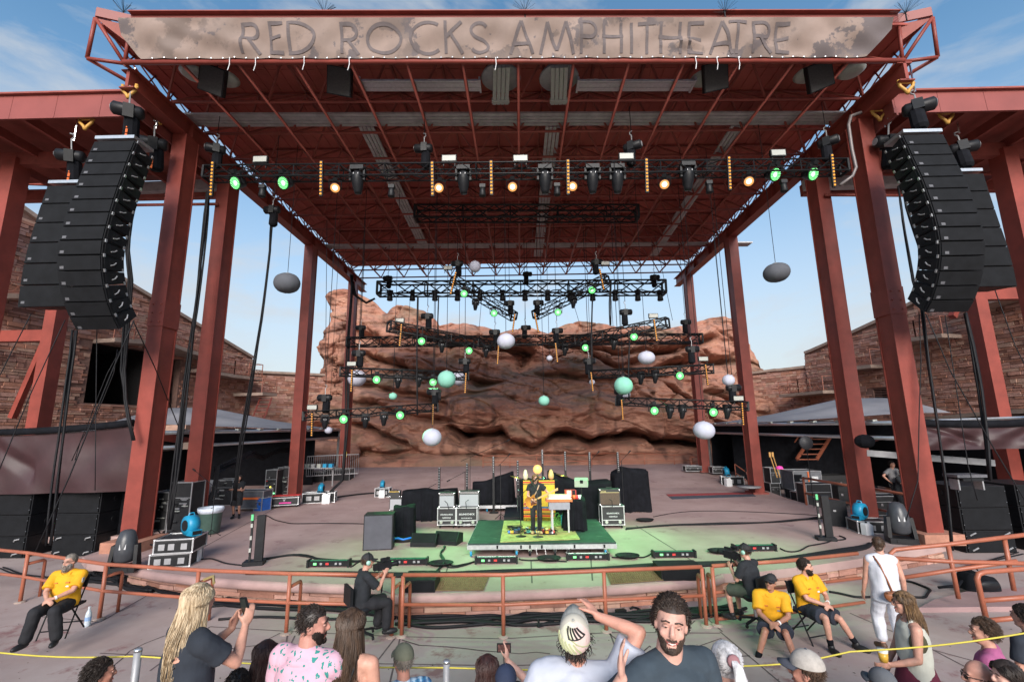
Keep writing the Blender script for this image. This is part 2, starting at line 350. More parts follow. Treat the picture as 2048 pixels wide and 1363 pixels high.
# ================================================================ railings
def rail_run(name, label, pts, hts, r=.041, group=None, posts=None, feet=True, parent=None):
    t = thing(name, label, 'railing', pts[0], group=group)
    for h in hts: MB().path([p+V(0, 0, h) for p in pts], r*(1 if h == max(hts) else .85), 8).build('rail', RAIL, t, True)
    for i, p in enumerate(pts):
        if posts is None or i in posts:
            q = MB().tube(p, p+V(0, 0, max(hts)-.02), r, 8).build('post', RAIL, t, True)
            if feet: MB().lathe([(.11, 0), (.11, .02), (.06, .035)], p, 10).build('base_flange', CONC, q)
    return t
def fr(px): return [G(x, y, PZ) for x, y in px]
r1 = fr(((-120, 1180), (40, 1204), (198, 1238), (386, 1256), (572, 1267), (783, 1273)))
r2 = fr(((803, 1272), (1007, 1273), (1213, 1262), (1413, 1252)))
r3 = fr(((1434, 1250), (1585, 1236), (1730, 1215)))
A1 = rail_run('hand_railing', 'long orange pipe railing in front of the stage, left section', r1, (1.13, .58), group='pit railings')
A2 = rail_run('hand_railing', 'orange pipe railing across the centre between the two camera operators', r2, (1.13, .58), group='pit railings')
A3 = rail_run('hand_railing', 'orange pipe railing behind the two seated guards in yellow', r3, (1.13, .62, .12), group='pit railings', posts=(0,))
for t_, pp in ((A1, r1[1:]), (A2, (r2[0], r2[3])), (A3, (r3[0],))):
    for p in pp:
        q = p+V(.05, .42, 0)
        MB().path([q, q+V(0, 0, .83), q+V(0, -.04, .87), p+V(0, 0, .87)], .036, 6).build('stub_post', RAIL, t_, True)
def P3(x, y, Yd): return P(x, y, Yd)
def pipes(name, label, runs, Y0, r=.045, group='pit railings'):
    t = thing(name, label, 'railing', P(*runs[0][0][:2], Y0), group=group)
    for run in runs:
        MB().path([P(x, y, Y0 if not e else e[0]) for x, y, *e in run], r, 8).build('rail' if abs(run[0][0]-run[-1][0]) > 60 else 'post', RAIL, t, True)
pipes('hand_railing', 'orange pipe railing climbing the right ramp beside the backpack', [((1784, 1118, 11.3), (1781, 1106, 11.3), (1790, 1098, 11.3), (1893, 1088, 11.1), (2120, 1060, 10.6)), ((1784, 1115, 11.3), (1900, 1122, 11.1), (2120, 1128, 10.6)),
      ((1795, 1156, 11.3), (1905, 1139, 11.1), (2000, 1126, 10.9), (2034, 1121, 10.8)), ((1896, 1090, 11.1), (1917, 1196, 11.1)), ((2008, 1074, 10.9), (2028, 1180, 10.9)), ((1786, 1115, 11.3), (1800, 1200, 11.3))], 11)
pipes('hand_railing', 'near end of the orange pipe railing at the right edge, below the backpack', [((1972, 1236), (1954, 1156), (1957, 1147), (1968, 1143), (2120, 1131)), ((1965, 1200), (2120, 1188)), ((1978, 1240), (2120, 1226))], 9.4)
# railing on the right stage edge
e = [G(x, y, 0) for x, y in ((1613, 1009), (1708, 1034))]; f_ = [G(x, y, 0) for x, y in ((1717, 1036), (1862, 1074))]
rail_run('stage_railing', 'orange pipe railing by the road cases on the right stage edge', e, (1.15, .5), .05, 'stage edge railings', feet=False)
t = rail_run('stage_railing', 'orange pipe railing in front of the right front column', f_, (1.18, .5), .05, 'stage edge railings', feet=False)
d_ = (f_[1]-f_[0]).normalized()
MB().path([f_[1]+V(0, 0, 1.18), f_[1]+d_*.25+V(0, 0, 1.13), f_[1]+d_*.25+V(0, 0, .55), f_[1]+V(0, 0, .5)], .05, 8).build('end_loop', RAIL, t, True)
# back-of-stage railings (small, far)
def farrail(px, Yd, label, h=1.0):
    pts = [P(x, y, Yd) for x, y in px]; rail_run('back_railing', label, pts, (h, h*.55), .028, 'railings at the back of the stage', feet=False)
farrail(((966, 938), (1020, 938), (1074, 937), (1128, 937), (1184, 936)), 36.5, 'low brown pipe railing behind the singer, below the rock')
farrail(((1184, 933), (1240, 933), (1290, 933), (1350, 936), (1386, 934)), 37.3, 'low brown pipe railing at the rear stage edge, right of centre')
farrail(((1384, 943), (1440, 946), (1470, 949)), 33.5, 'brown pipe railing beside the rear right column')
farrail(((1473, 966), (1498, 984)), 28.5, 'short brown stair railing by the right canopy corner', 1.1)
farrail(((1381, 940), (1410, 941), (1466, 945)), 36, 'brown pipe railing behind the rear right column')
# ================================================================ rock
TOPP = [(600, 640), (628, 592), (640, 581), (668, 577), (690, 577), (712, 583), (745, 600), (762, 618), (771, 624), (780, 612), (792, 607), (815, 610), (850, 622), (872, 640), (880, 652), (900, 644), (925, 645), (955, 652), (985, 660), (1000, 668), (1020, 660), (1052, 650), (1098, 664), (1130, 648), (1160, 639), (1200, 644), (1235, 652), (1290, 650), (1330, 658), (1390, 644), (1420, 635), (1448, 633), (1464, 640), (1470, 664), (1484, 672), (1502, 690), (1506, 720), (1512, 742), (1530, 768), (1555, 806), (1590, 835), (1640, 850)]
LEFTP = [(628, 592), (640, 606), (655, 622), (662, 650), (660, 700), (666, 750), (660, 780), (640, 830), (620, 900)]
def interp(T, x, k=0):
    for a, b in zip(T, T[1:]):
        if a[k] <= x <= b[k]: return a[1-k]+(b[1-k]-a[1-k])*(x-a[k])/max(1e-6, b[k]-a[k])
    return T[0][1-k] if x < T[0][k] else T[-1][1-k]
def sm(a, b, x):
    t = max(0, min(1, (x-a)/(b-a))); return t*t*(3-2*t)
def fbm(p, o=5): return noise.fractal(p, .9, 2.1, o, noise_basis='PERLIN_ORIGINAL')
def cz(C_, X):
    return interp(C_, X) if C_[0][0] <= X <= C_[-1][0] else (C_[0][1] if X < C_[0][0] else C_[-1][1])
def crv(px): return [(p.x, p.z) for p in (P(x, y, 40.6) for x, y in px)]
BROW = crv(((904, 790), (950, 790), (993, 786), (1023, 796), (1060, 801), (1082, 799), (1107, 786), (1177, 777), (1227, 786), (1331, 799), (1398, 803), (1480, 812)))
CAVE = crv(((898, 852), (925, 866), (1000, 859), (1018, 880), (1060, 890), (1077, 886), (1107, 869), (1123, 865), (1152, 865), (1177, 877), (1215, 869), (1290, 865), (1306, 876), (1398, 885), (1470, 890)))
CLEFTS = [(crv(c), a, w) for c, a, w in ((((773, 634), (798, 648), (857, 659), (883, 668), (917, 666), (959, 672), (1060, 680)), 1.3, .6), (((700, 690), (747, 708), (798, 729), (840, 735), (900, 738)), 1.0, .55), (((668, 640), (720, 655), (765, 672)), .9, .6), (((705, 846), (739, 854), (781, 863), (824, 884), (834, 897)), 1.2, .55),
    (((690, 901), (824, 901), (858, 909), (960, 909), (1027, 905), (1200, 908), (1400, 912)), .9, .4), (((1086, 736), (1111, 745), (1136, 740), (1177, 745), (1230, 752)), .7, .4), (((1273, 720), (1331, 691), (1398, 674), (1468, 653)), 1.3, .6), (((1320, 728), (1402, 709), (1456, 703), (1500, 705)), 1.4, .6), (((1356, 765), (1385, 795), (1406, 828), (1447, 869)), .9, .3),
    (((1160, 682), (1273, 690), (1373, 682)), .8, .45), (((1185, 691), (1240, 720), (1290, 738), (1350, 745)), .9, .5), (((690, 760), (760, 772), (830, 790), (890, 800)), .8, .5), (((1100, 668), (1160, 664), (1230, 668), (1330, 672)), .9, .45), (((690, 800), (740, 806), (800, 822), (860, 835), (896, 838)), .8, .45), (((1420, 780), (1480, 800), (1530, 830)), .9, .6), (((880, 735), (940, 752), (1000, 760)), .7, .4))]
def rock_pt(u, v):
    px = 600+u*1000; ty = interp(TOPP, px)
    top = P(px, ty, 45.5); zb = .35
    # v 0..0.86 climbs the face, the rest runs back over the crest
    if v < .86:
        t = v/.86; z = zb+(top.z-zb)*t; X0 = top.x
        if px < 700:   # the overhanging prow at the left end
            py = 935-(935-ty)*t; lx = interp(LEFTP, py, 1); q = (px-600)/100; px2 = lx+(700-lx)*q; X0 = P(px2, py, 45.5).x
        hgt = top.z-zb
        y = 39.2+6.3*t**1.25
    else:
        s = (v-.86)/.14; z = top.z-.3*s-4.5*s*s; y = 45.5+9*s; t = 1; X0 = top.x if px >= 700 else P(interp(LEFTP, ty, 1)+(700-interp(LEFTP, ty, 1))*(px-600)/100, ty, 45.5).x
    p = V(X0, y, z); w = V(X0*.11, y*.05, z*.3+X0*.018)
    fade = min(1, t*6)*(1 if v < .8 else max(.25, 1-(v-.8)*6))
    d = 1.5*fbm(V(X0*.14, 3.1, z*.16), 3)+.55*fbm(V(X0*.3+7, 1.3, z*.85+X0*.06))+.34*fbm(V(X0*.9, 9.3, z*1.7), 6)
    # tilted bedding: each bed leans out, then steps back in
    q = z*.40+.035*X0+.9*fbm(V(X0*.1, 5, z*.1))+.4*fbm(V(X0*.35, 2, z*.35)); fr_ = q-math.floor(q); amp = .30+.55*abs(noise.noise(V(X0*.12, math.floor(q)*3.7, 1)))
    d += amp*(fr_**2.2-.35)-amp*1.4*sm(.93, .99, fr_)
    q2 = z*1.35-.06*X0+.5*fbm(V(X0*.2, 8, z*.25)); f2 = q2-math.floor(q2); d += .13*abs(noise.noise(V(X0*.2, math.floor(q2)*2.3, 7)))*(f2-1.6*sm(.88, .98, f2))
    cr1 = noise.noise(V(X0*.28+.2*z, 3, z*.5)); d -= .55*math.exp(-(cr1/.03)**2)
    # the great brow: a rounded shelf standing forward between its crest and the cave line below
    mid = sm(-6.9, -6.1, X0)*(1-sm(13.5, 17, X0)); wob = .18*noise.noise(V(X0*.7, 0, 4))
    zt, zc_ = cz(BROW, X0)+wob, cz(CAVE, X0)+wob
    if z < zt: d += mid*2.3*(1-math.exp(-((zt-z)/.55)))*(1-.45*sm(.35, 1, (zt-z)/max(.5, zt-zc_)))
    if z < zc_: d += mid*(-1.3+1.6*sm(0, 1.6, zc_-z))
    d -= mid*3.6*math.exp(-((z-zc_+.22)/.36)**2)*(1+.3*sin(X0*2.3))
    for C_, A_, w_ in CLEFTS:
        if X0 < C_[0][0]-1 or X0 > C_[-1][0]+1: continue
        dz = z-cz(C_, X0)-.22*noise.noise(V(X0*.8, A_*9, 2)); e_ = sm(C_[0][0]-1, C_[0][0]+.6, X0)*(1-sm(C_[-1][0]-.6, C_[-1][0]+1, X0))
        if abs(dz) < 4*w_: d += e_*A_*1.35*(.5*math.exp(-((dz-1.1*w_)/(1.1*w_))**2)-1.15*math.exp(-((dz+.35*w_)/(.5*w_))**2))
    # chute and pocket above the brow
    d -= 3.3*math.exp(-((X0-.3)/1.5)**2)*math.exp(-((z-10.0)/1.7)**2)-1.3*math.exp(-((X0-.2)/1.6)**2)*math.exp(-((z-11.6)/.7)**2)
    d -= 1.5*math.exp(-((X0+4.0)/1.1)**2)*math.exp(-((z-7.7)/.35)**2)
    p.y -= d*1.12*fade
    if v < .9: p.z += .3*fade*(1-sm(.7, .86, v))*noise.noise(V(X0*.5, 4, z*.5))
    p.x += .35*fade*noise.noise(V(X0*.4, y*.4, z*.6))*(1-sm(.75, .86, v))
    if v > .86: p.z += .5*fbm(V(X0*.5, y*.5, 0))*(v-.86)/.14
    return p
ROCK = mat('red_sandstone_rock', (.27, .105, .070), .92, var=.0, col2=(.43, .225, .16), scale=.5, bump=.75, bscale=2.2, detail=11, stretch=(.35, .8, 1.1), wear=((.15, .085, .06), .555, .55))
n = ROCK.node_tree.nodes; L = ROCK.node_tree.links
next(q for q in n if q.type == 'BUMP').inputs['Distance'].default_value = .35
# pale beds, ochre lichen and dark varnish streaks are colours of the stone itself
b = n['Principled BSDF']; src = b.inputs['Base Color'].links[0].from_socket; t = n.new('ShaderNodeTexCoord')
def rk_noise(scale, st, lo, hi, rot=(0, 0, 0), det=6):
    mp_ = n.new('ShaderNodeMapping'); mp_.inputs['Scale'].default_value = st; mp_.inputs['Rotation'].default_value = rot; L.new(t.outputs['Object'], mp_.inputs[0])
    z = n.new('ShaderNodeTexNoise'); z.inputs['Scale'].default_value = scale; z.inputs['Detail'].default_value = det; L.new(mp_.outputs[0], z.inputs[0])
    r = n.new('ShaderNodeMapRange'); r.inputs['From Min'].default_value = lo; r.inputs['From Max'].default_value = hi; L.new(z.outputs['Fac'], r.inputs[0]); return r.outputs[0]
def rk_mix(fac, a, col, amt):
    k = n.new('ShaderNodeMath'); k.operation = 'MULTIPLY'; k.inputs[1].default_value = amt; L.new(fac, k.inputs[0])
    m_ = n.new('ShaderNodeMix'); m_.data_type = 'RGBA'; L.new(k.outputs[0], m_.inputs[0]); L.new(a, m_.inputs[6]); m_.inputs[7].default_value = (*col, 1); return m_.outputs[2]
c = rk_mix(rk_noise(1, (.12, .12, 1.6), .50, .62, (0, .1, 0)), src, (.36, .19, .13), .75)
c = rk_mix(rk_noise(1, (.9, .5, .10), .53, .66), c, (.085, .045, .036), .72)
c = rk_mix(rk_noise(.6, (.4, .4, .9), .60, .70), c, (.34, .21, .11), .3)
c = rk_mix(rk_noise(.35, (.5, .5, 1), .57, .66, (0, .2, 0)), c, (.17, .125, .09), .8)
L.new(c, b.inputs['Base Color'])
m = MB(); m.grid(rock_pt, 400, 230)
rk = one('rock_formation', m, ROCK, 'huge red sandstone rock outcrop rising behind the stage', 'rock', smooth=True)
# low smooth rock apron at the stage back edge, and small boulders at its foot
def apron(u, v):
    X0 = -17+u*40; a = v*pi; h = 1.05+.7*fbm(V(X0*.12, 2, 0))+.15*fbm(V(X0*.5, v*3, 1)); r = 1.5+.8*noise.noise(V(X0*.1, 7, 0))
    return V(X0, 39.6-r*cos(a)*1.15, .3+max(.3, h)*sin(a)**.6*(1+.2*fbm(V(X0*.4, a*2, 0)))*min(1, u*14, (1-u)*8))
one('rock_ledge', MB().grid(apron, 150, 22), ROCK, 'long low rounded red rock ledge at the back of the stage', 'rock', smooth=True)
def boulder(c, r, seed, label):
    m = MB(); m.ball((0, 0, 0), 1, 26, 18); vs = []
    for q in m.v:
        q = Vector(q); k = 1+.35*fbm(q*1.3+V(seed, 0, 0)); vs.append((c[0]+q.x*r[0]*k, c[1]+q.y*r[1]*k, c[2]+q.z*r[2]*k))
    m.v = vs; one('boulder', m, ROCK, label, 'rock', smooth=True)
boulder(P(1535, 848, 43), (3.2, 3, 2.0), 3, 'rounded red boulder behind the right canopy')
boulder(P(660, 905, 39), (2.6, 2, 1.0), 9, 'low red boulder behind the cases at the rear left column')
boulder(P(1470, 905, 40), (2.4, 2, 1.4), 14, 'pale red boulder right of the rear right column')
# ================================================================ stone buildings left and right
def in_poly(x, y, pts):
    r = False
    for (x1, y1), (x2, y2) in zip(pts, pts[1:]+pts[:1]):
        if (y1 > y) != (y2 > y) and x < (x2-x1)*(y-y1)/(y2-y1)+x1: r = not r
    return r
def stone_wall(name, label, A, B, toppx, zb, holes, sgn, seed, n_parts=290, ch=.155, ln=.58):
    'wall along ground line A->B facing n; the nearest stones are parts, the others one part of loose pieces'
    A = V(*A, 0); B = V(*B, 0); D = (B-A).normalized(); n = V(D.y, -D.x, 0)*sgn; Lw = (B-A).length
    tops = []
    for x, y in toppx:
        q = PL(x, y, A, B); tops.append(((q-A).dot(D), q.z))
    tops.sort()
    hs = [[((PL(x, y, A, B)-A).dot(D), PL(x, y, A, B).z) for x, y in h] for h in holes]
    hb = [(min(a for a, _ in h), max(a for a, _ in h), min(z for _, z in h), max(z for _, z in h)) for h in hs]
    t = thing(name, label, 'building', A+V(0, 0, zb))
    def tp(s): return interp(tops, s)
    m = MB(); ss = sorted([0, Lw]+[s for s, _ in tops if 0 < s < Lw]+[k for h in hb for k in h[:2] if 0 < k < Lw])
    for a, b in zip(ss, ss[1:]):
        spans = [(zb, None)]
        for h in hb:
            if a >= h[0]-1e-4 and b <= h[1]+1e-4: spans = [(zb, h[2]), (h[3], None)]
        for z0, z1 in spans:
            q = [A+D*a+V(0, 0, z0), A+D*b+V(0, 0, z0), A+D*b+V(0, 0, z1 if z1 is not None else tp(b)), A+D*a+V(0, 0, z1 if z1 is not None else tp(a))]
            m.prism(q, -n*.7)
    m.build('wall', MORT, t)
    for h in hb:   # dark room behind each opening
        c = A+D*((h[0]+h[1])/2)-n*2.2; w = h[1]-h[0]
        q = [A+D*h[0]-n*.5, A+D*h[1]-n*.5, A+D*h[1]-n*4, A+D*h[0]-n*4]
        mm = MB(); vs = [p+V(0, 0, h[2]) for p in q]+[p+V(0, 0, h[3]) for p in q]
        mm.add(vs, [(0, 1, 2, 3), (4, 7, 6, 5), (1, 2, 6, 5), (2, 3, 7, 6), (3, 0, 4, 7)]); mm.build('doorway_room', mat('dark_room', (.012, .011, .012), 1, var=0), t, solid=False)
    rnd = random.Random(seed); z = zb; items = []
    while z < max(z_ for _, z_ in tops):
        h = ch*rnd.uniform(.6, 1.5); s = rnd.uniform(-.3, .1)
        while s < Lw:
            w = ln*rnd.uniform(.4, 1.9)*(1 if h < .16 else .8); s0, s1 = max(0, s), min(Lw, s+w); mid = (s0+s1)/2
            if s1-s0 > .08 and z+h < min(tp(s0), tp(s1))-.05:
                ok = True
                for q in hb:
                    if s1 > q[0] and s0 < q[1] and z+h > q[2] and z < q[3]: ok = False
                if ok: items.append((s0+.012, s1-.012, z+.012, z+h-.012, rnd.uniform(.03, .11), rnd.randrange(len(STONES)), rnd.uniform(-.012, .012)))
            s += w
        z += h
    items.sort(key=lambda k: (A+D*k[0]-CAM).length-.8*(k[1]-k[0]))
    vis = [k for k in items if -1.2 < ((A+D*k[0]-CAM).dot(RT)/(A+D*k[0]-CAM).dot(FW)) < 1.2 and k[2] > 3.4][:n_parts]
    vs_ = set(id(k) for k in vis); rest = MB()
    for k in items:
        s0, s1, z0, z1, d, mi, j = k; q = [A+D*s0+V(0, 0, z0+j), A+D*s1+V(0, 0, z0), A+D*s1+V(0, 0, z1+j), A+D*s0+V(0, 0, z1)]
        tgt = MB() if id(k) in vs_ else rest; tgt.k = mi
        tgt.add([p-n*.02 for p in q]+[p+n*d for p in q], [(0, 1, 5, 4), (1, 2, 6, 5), (2, 3, 7, 6), (3, 0, 4, 7), (4, 5, 6, 7)])
        if id(k) in vs_: tgt.m = [0]*5; tgt.build('stone', STONES[mi], t)
    if rest.f: tag(rest.build('stone', STONES, t), kind='stuff')
    q = [A+D*s for s, _ in tops]
    for (s0, z0), (s1, z1) in zip(tops, tops[1:]):
        MB().beam(A+D*s0+V(0, 0, z0+.08)-n*.28, A+D*s1+V(0, 0, z1+.08)-n*.28, .95, .2).build('coping', COPE, t)
    return t, A, D, n
LA, LB = (-25.8, 15.5), (-22, 37.4)
lw, A_, D_, N_ = stone_wall('stone_building', 'stone building with dark doorway and balconies on the left', LA, LB, ((-260, 190), (-60, 345), (40, 417), (150, 494), (262, 573), (380, 643), (503, 716)), PZ,
    [((183, 700), (290, 700), (290, 806), (183, 806)), ((320, 717), (347, 717), (347, 850), (320, 850))], 1, 11)
MB().prism([PL(x, y, LA, LB)-N_*.3 for x, y in ((320, 717), (347, 722), (347, 850), (320, 850))], -N_*.1).build('door', mat('brown_door', (.16, .062, .035), .6, var=.15, scale=4, stretch=(4, 4, .4)), lw)
RA_, RB_ = (27.8, 15.5), (23.2, 38.0)
rw, A2_, D2_, N2_ = stone_wall('stone_building', 'stone building with vent and balconies on the right', RA_, RB_, ((2330, 270), (2120, 430), (2048, 480), (1990, 523), (1880, 580), (1762, 641), (1690, 674), (1625, 702), (1612, 707)), PZ,
    [((1749, 777), (1786, 777), (1786, 799), (1749, 799))], -1, 17)
for i in range(5):
    a = PL(1749, 778+4.6*i, RA_, RB_); b = PL(1786, 778+4.4*i, RA_, RB_); MB().beam(a-N2_*.15, b-N2_*.15, .25, .05).build('louvre', mat('louvre', (.22, .12, .1), .7), rw)
MB().beam(PL(1746, 803, RA_, RB_)+N2_*.05, PL(1790, 803, RA_, RB_)+N2_*.05, .3, .12).build('sill', COPE, rw)
stone_wall('stone_wall', 'lower curved stone wall beyond the left building, meeting the rock', (-22.1, 37.6), (-17.0, 43.5), ((480, 744), (505, 745), (600, 749), (668, 752)), PZ, [], 1, 21, 150)
stone_wall('stone_wall', 'lower stone wall beyond the right building, meeting the rock', (23.3, 38.2), (19.3, 44.5), ((1640, 737), (1612, 735), (1560, 741), (1552, 741), (1500, 748)), PZ, [], -1, 23, 150)
bpy.data.objects['stone_wall']['category'] = 'wall'; bpy.data.objects['stone_wall.001']['category'] = 'wall'
# plinth walls in front of the buildings
stone_wall('stone_wall', 'low stone plinth wall behind the right front columns', (23.5, 17), (22.2, 30), ((2120, 822), (1990, 828), (1850, 842), (1770, 850)), PZ, [], -1, 31, 120)
bpy.data.objects['stone_wall.002']['category'] = 'wall'
RAILP = mat('balcony_rail_paint', (.33, .13, .09), .6, var=.15, scale=4)
def balcony(px, A, B, n, depth, label, hgt=1.05, brace=True):
    'concrete slab carried out from the wall, lattice railing on its edge; px = slab top edge on the wall line'
    q = [PL(x, y, A, B) for x, y in px]
    t = thing('balcony', label, 'balcony', q[0])
    m = MB()
    for a, b in zip(q, q[1:]): m.prism([a, b, b+n*depth, a+n*depth], (0, 0, -.22))
    m.build('slab', COPE, t)
    e = [a+n*(depth-.08) for a in q]
    L_ = sum((b-a).length for a, b in zip(e, e[1:]))
    for h in (hgt, hgt*.55, .1): MB().path([p+V(0, 0, h) for p in e], .028, 5).build('rail', RAILP, t)
    lat = MB()
    for a, b in zip(e, e[1:]):
        k = max(1, round((b-a).length/1.3))
        for i in range(k+1):
            p = a.lerp(b, i/k); MB().beam(p, p+V(0, 0, hgt), .05).build('post', RAILP, t)
        kk = max(2, round((b-a).length/.33))
        for i in range(kk):
            p, r_ = a.lerp(b, i/kk), a.lerp(b, (i+1)/kk); lat.beam(p+V(0, 0, .1), r_+V(0, 0, hgt*.55), .018); lat.beam(p+V(0, 0, hgt*.55), r_+V(0, 0, .1), .018)
    tag(lat.build('lattice', RAILP, t), kind='stuff')
    MB().path([q[0]+V(0, 0, hgt), e[0]+V(0, 0, hgt)], .028, 5).build('end_rail', RAILP, t); MB().path([q[-1]+V(0, 0, hgt), e[-1]+V(0, 0, hgt)], .028, 5).build('end_rail', RAILP, t)
    return t
balcony(((186, 678), (300, 686), (345, 702), (400, 716)), LA, LB, N_, 1.5, 'upper concrete balcony over the dark doorway on the left building')
balcony(((372, 738), (440, 750), (497, 756)), LA, LB, N_, 1.3, 'lower balcony with lattice railing near the left building corner')
balcony(((466, 786), (497, 788)), LA, LB, N_, 2.6, 'small stair landing with railing at the left building corner')
balcony(((-60, 590), (36, 592)), LA, LB, N_, 1.4, 'balcony behind the hanging speakers at the left edge')
balcony(((1925, 668), (1870, 675), (1808, 686)), RA_, RB_, N2_, 1.5, 'upper balcony behind the right front column')
balcony(((1776, 729), (1706, 737)), RA_, RB_, N2_, 1.4, 'middle balcony between the two right columns')
balcony(((1692, 780), (1640, 785), (1600, 789)), RA_, RB_, N2_, 2.0, 'lower balcony by the corner of the right building')
balcony(((2120, 572), (1962, 616)), RA_, RB_, N2_, 1.4, 'balcony at the right edge beyond the hanging speakers')
# stair from the left landing
a = PL(535, 792, LA, LB); a = P(532, 795, 36.2); b = P(506, 850, 33.5)
t = thing('stair', 'red steel stair descending from the left landing', 'stair', b)
for s in (-.45, .45): MB().path([a+V(s, 0, 0), a.lerp(b, .5)+V(s*1., 0, -.35), b+V(s, 0, 0)], .06, 4).build('stringer', REDD, t)
for i in range(9):
    p = a.lerp(b, (i+.5)/9)+V(0, 0, -.35*sin(pi*(i+.5)/9)); MB().box(p, (.9, .26, .04)).build('tread', REDD, t)
a = P(1632, 868, 30); b = P(1600, 918, 29)
t = thing('stair', 'orange stair seen under the right canopy', 'stair', b)
for i in range(6): MB().box(a.lerp(b, i/5)+V(.4, 0, 0), (1.1, .28, .05)).build('tread', RAIL, t)
for s in (-.2, 1.0): MB().beam(a+V(s, 0, 0), b+V(s, 0, 0), .08, .2).build('stringer', RAIL, t)
for s in (-.2,): MB().path([a+V(s, 0, 1), b+V(s, 0, 1)], .04).build('handrail', RAIL, t)
# ================================================================ steel columns and beams
CX = 12.1; COLS = [(-1, 15.1, 'left', 'front', 0), (-1, 17.65, 'left', 'second', 0), (-1, 25.4, 'left', 'third', 0), (-1, 32.3, 'left', 'rear', .45),
                   (1, 15.1, 'right', 'front', 0), (1, 17.65, 'right', 'second', 0), (1, 25.4, 'right', 'third', 0), (1, 32.3, 'right', 'rear', .45)]
ZB = 13.97
NEAR = {'front': 'tall red steel column nearest the hanging speakers, %s front of the roof', 'second': 'red steel column just behind the %s front column', 'third': 'red steel column half way back on the %s side, by the canopy edge', 'rear': 'red steel column at the %s rear corner, in front of the rock'}
for s, Y, side, wh, z0 in COLS:
    t = thing('steel_column', NEAR[wh] % side, 'column', (s*CX, Y, z0), group='red roof columns')
    m = MB(); w, d = .5, .62
    m.box((s*CX, Y, (z0+ZB)/2), (w-.06, d, ZB-z0)); m.box((s*CX, Y-d/2-.012, (z0+ZB)/2), (w, .035, ZB-z0)); m.box((s*CX, Y+d/2+.012, (z0+ZB)/2), (w, .035, ZB-z0)); m.build('shaft', RED, t)
    MB().box((s*CX, Y, z0+.04), (.8, .95, .08)).build('base_plate', REDD, t)
    if wh == 'front':
        MB().box((s*CX, Y, 7.4), (w+.03, d+.1, .9)).build('splice_plate', RED, t)
        for i in range(3):
            for k in (-1, 1): MB().ball((s*CX+k*.14, Y-d/2-.06, 7.1+.3*i), .035, 6, 4).build('bolt', REDD, t)
        MB().box((s*CX, Y, z0+.15), (1.15, 1.25, .3)).build('plinth', STONES[1], t)
    if wh == 'rear' and s < 0: MB().box((s*CX+.2, Y-.36, 1.9), (.14, .02, .36)).build('yellow_sign', YEL, t)
for s, side in ((-1, 'left'), (1, 'right')):
    t = thing('roof_beam', 'long red steel beam carrying the %s side of the stage roof' % side, 'beam', (s*CX, 12.3, ZB))
    y0 = 12.45+.5*(s+1)/2
    m = MB()
    m.box((s*CX, (y0+34.6)/2, ZB+.32), (.1, 34.6-y0, .6)); m.box((s*CX, (y0+34.6)/2, ZB+.02), (.46, 34.6-y0, .04)); m.box((s*CX, (y0+34.6)/2, ZB+.62), (.46, 34.6-y0, .04)); m.build('web_and_flanges', RED, t)
    for Y in (15.1, 17.65, 20.5, 23, 25.4, 28, 30.5, 32.3):
        MB().box((s*CX, Y, ZB+.32), (.42, .03, .56)).build('stiffener', RED, t)
# ================================================================ the roof: space frame, deck, fascia
NX, NY = 14, 12; ZF, ZT = 14.66, 15.66; SP = 2*CX/NX; YB = 33.2
def yf(X): return 12.65+.03*X
def node(i, j, top=False):
    if top:
        X = -CX+SP*(i+.5); Y = yf(X)+(YB-yf(X))*(j+.5)/NY; return V(X, Y, ZT)
    X = -CX+SP*i; return V(X, yf(X)+(YB-yf(X))*j/NY, ZF)
roof = thing('stage_roof', 'large flat red stage roof on a tubular space frame', 'roof', (0, 22, ZT))
for i in range(NX+1): MB().tube(node(i, 0), node(i, NY), .055, 6).build('lower_chord', REDD, roof, True)
for j in range(NY+1): MB().tube(node(0, j), node(NX, j), .05, 6).build('lower_cross_chord', REDD, roof, True)
for j in range(NY): MB().tube(node(0, j, 1), node(NX-1, j, 1), .045, 5).build('upper_cross_chord', REDD, roof, True)
for i in range(NX): MB().tube(node(i, 0, 1), node(i, NY-1, 1), .045, 5).build('upper_chord', REDD, roof, True)
dg = []
for i in range(NX):
    for j in range(NY):
        for a, b in ((0, 0), (1, 0), (0, 1), (1, 1)): dg.append((node(i, j, 1), node(i+a, j+b)))
rest = MB()
for k, (a, b) in enumerate(sorted(dg, key=lambda q: q[0].y)):
    if k < 290: MB().tube(a, b, .042, 4).build('diagonal_rod', REDD, roof)
    else: rest.tube(a, b, .042, 4)
tag(rest.build('diagonal_rod', REDD, roof), kind='stuff')
# side edges: verticals and diagonals between beam and eave
for s in (-1, 1):
    ed = MB()
    for j in range(NY*2):
        Y0 = yf(s*CX)+(YB-yf(s*CX))*j/(NY*2); Y1 = yf(s*CX)+(YB-yf(s*CX))*(j+1)/(NY*2); b0 = V(s*CX, Y0, ZF); t1 = V(s*(CX+.55), Y1, ZT+.05)
        ed.tube(b0, t1, .03, 4); ed.tube(V(s*CX, Y1, ZF), V(s*(CX+.55), Y0, ZT+.05), .03, 4)
        if j % 2 == 0: ed.tube(V(s*CX, Y0, ZB+.6), V(s*(CX-.05), Y0, ZF), .05, 5)
    tag(ed.build('edge_lattice', REDD, roof), kind='stuff')
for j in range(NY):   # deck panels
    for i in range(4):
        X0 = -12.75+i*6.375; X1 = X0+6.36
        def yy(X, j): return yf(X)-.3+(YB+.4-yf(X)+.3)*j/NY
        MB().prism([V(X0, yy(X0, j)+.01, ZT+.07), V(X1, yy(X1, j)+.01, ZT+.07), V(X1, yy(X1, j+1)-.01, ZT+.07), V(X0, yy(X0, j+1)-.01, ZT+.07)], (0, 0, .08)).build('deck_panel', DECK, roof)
rb = MB()
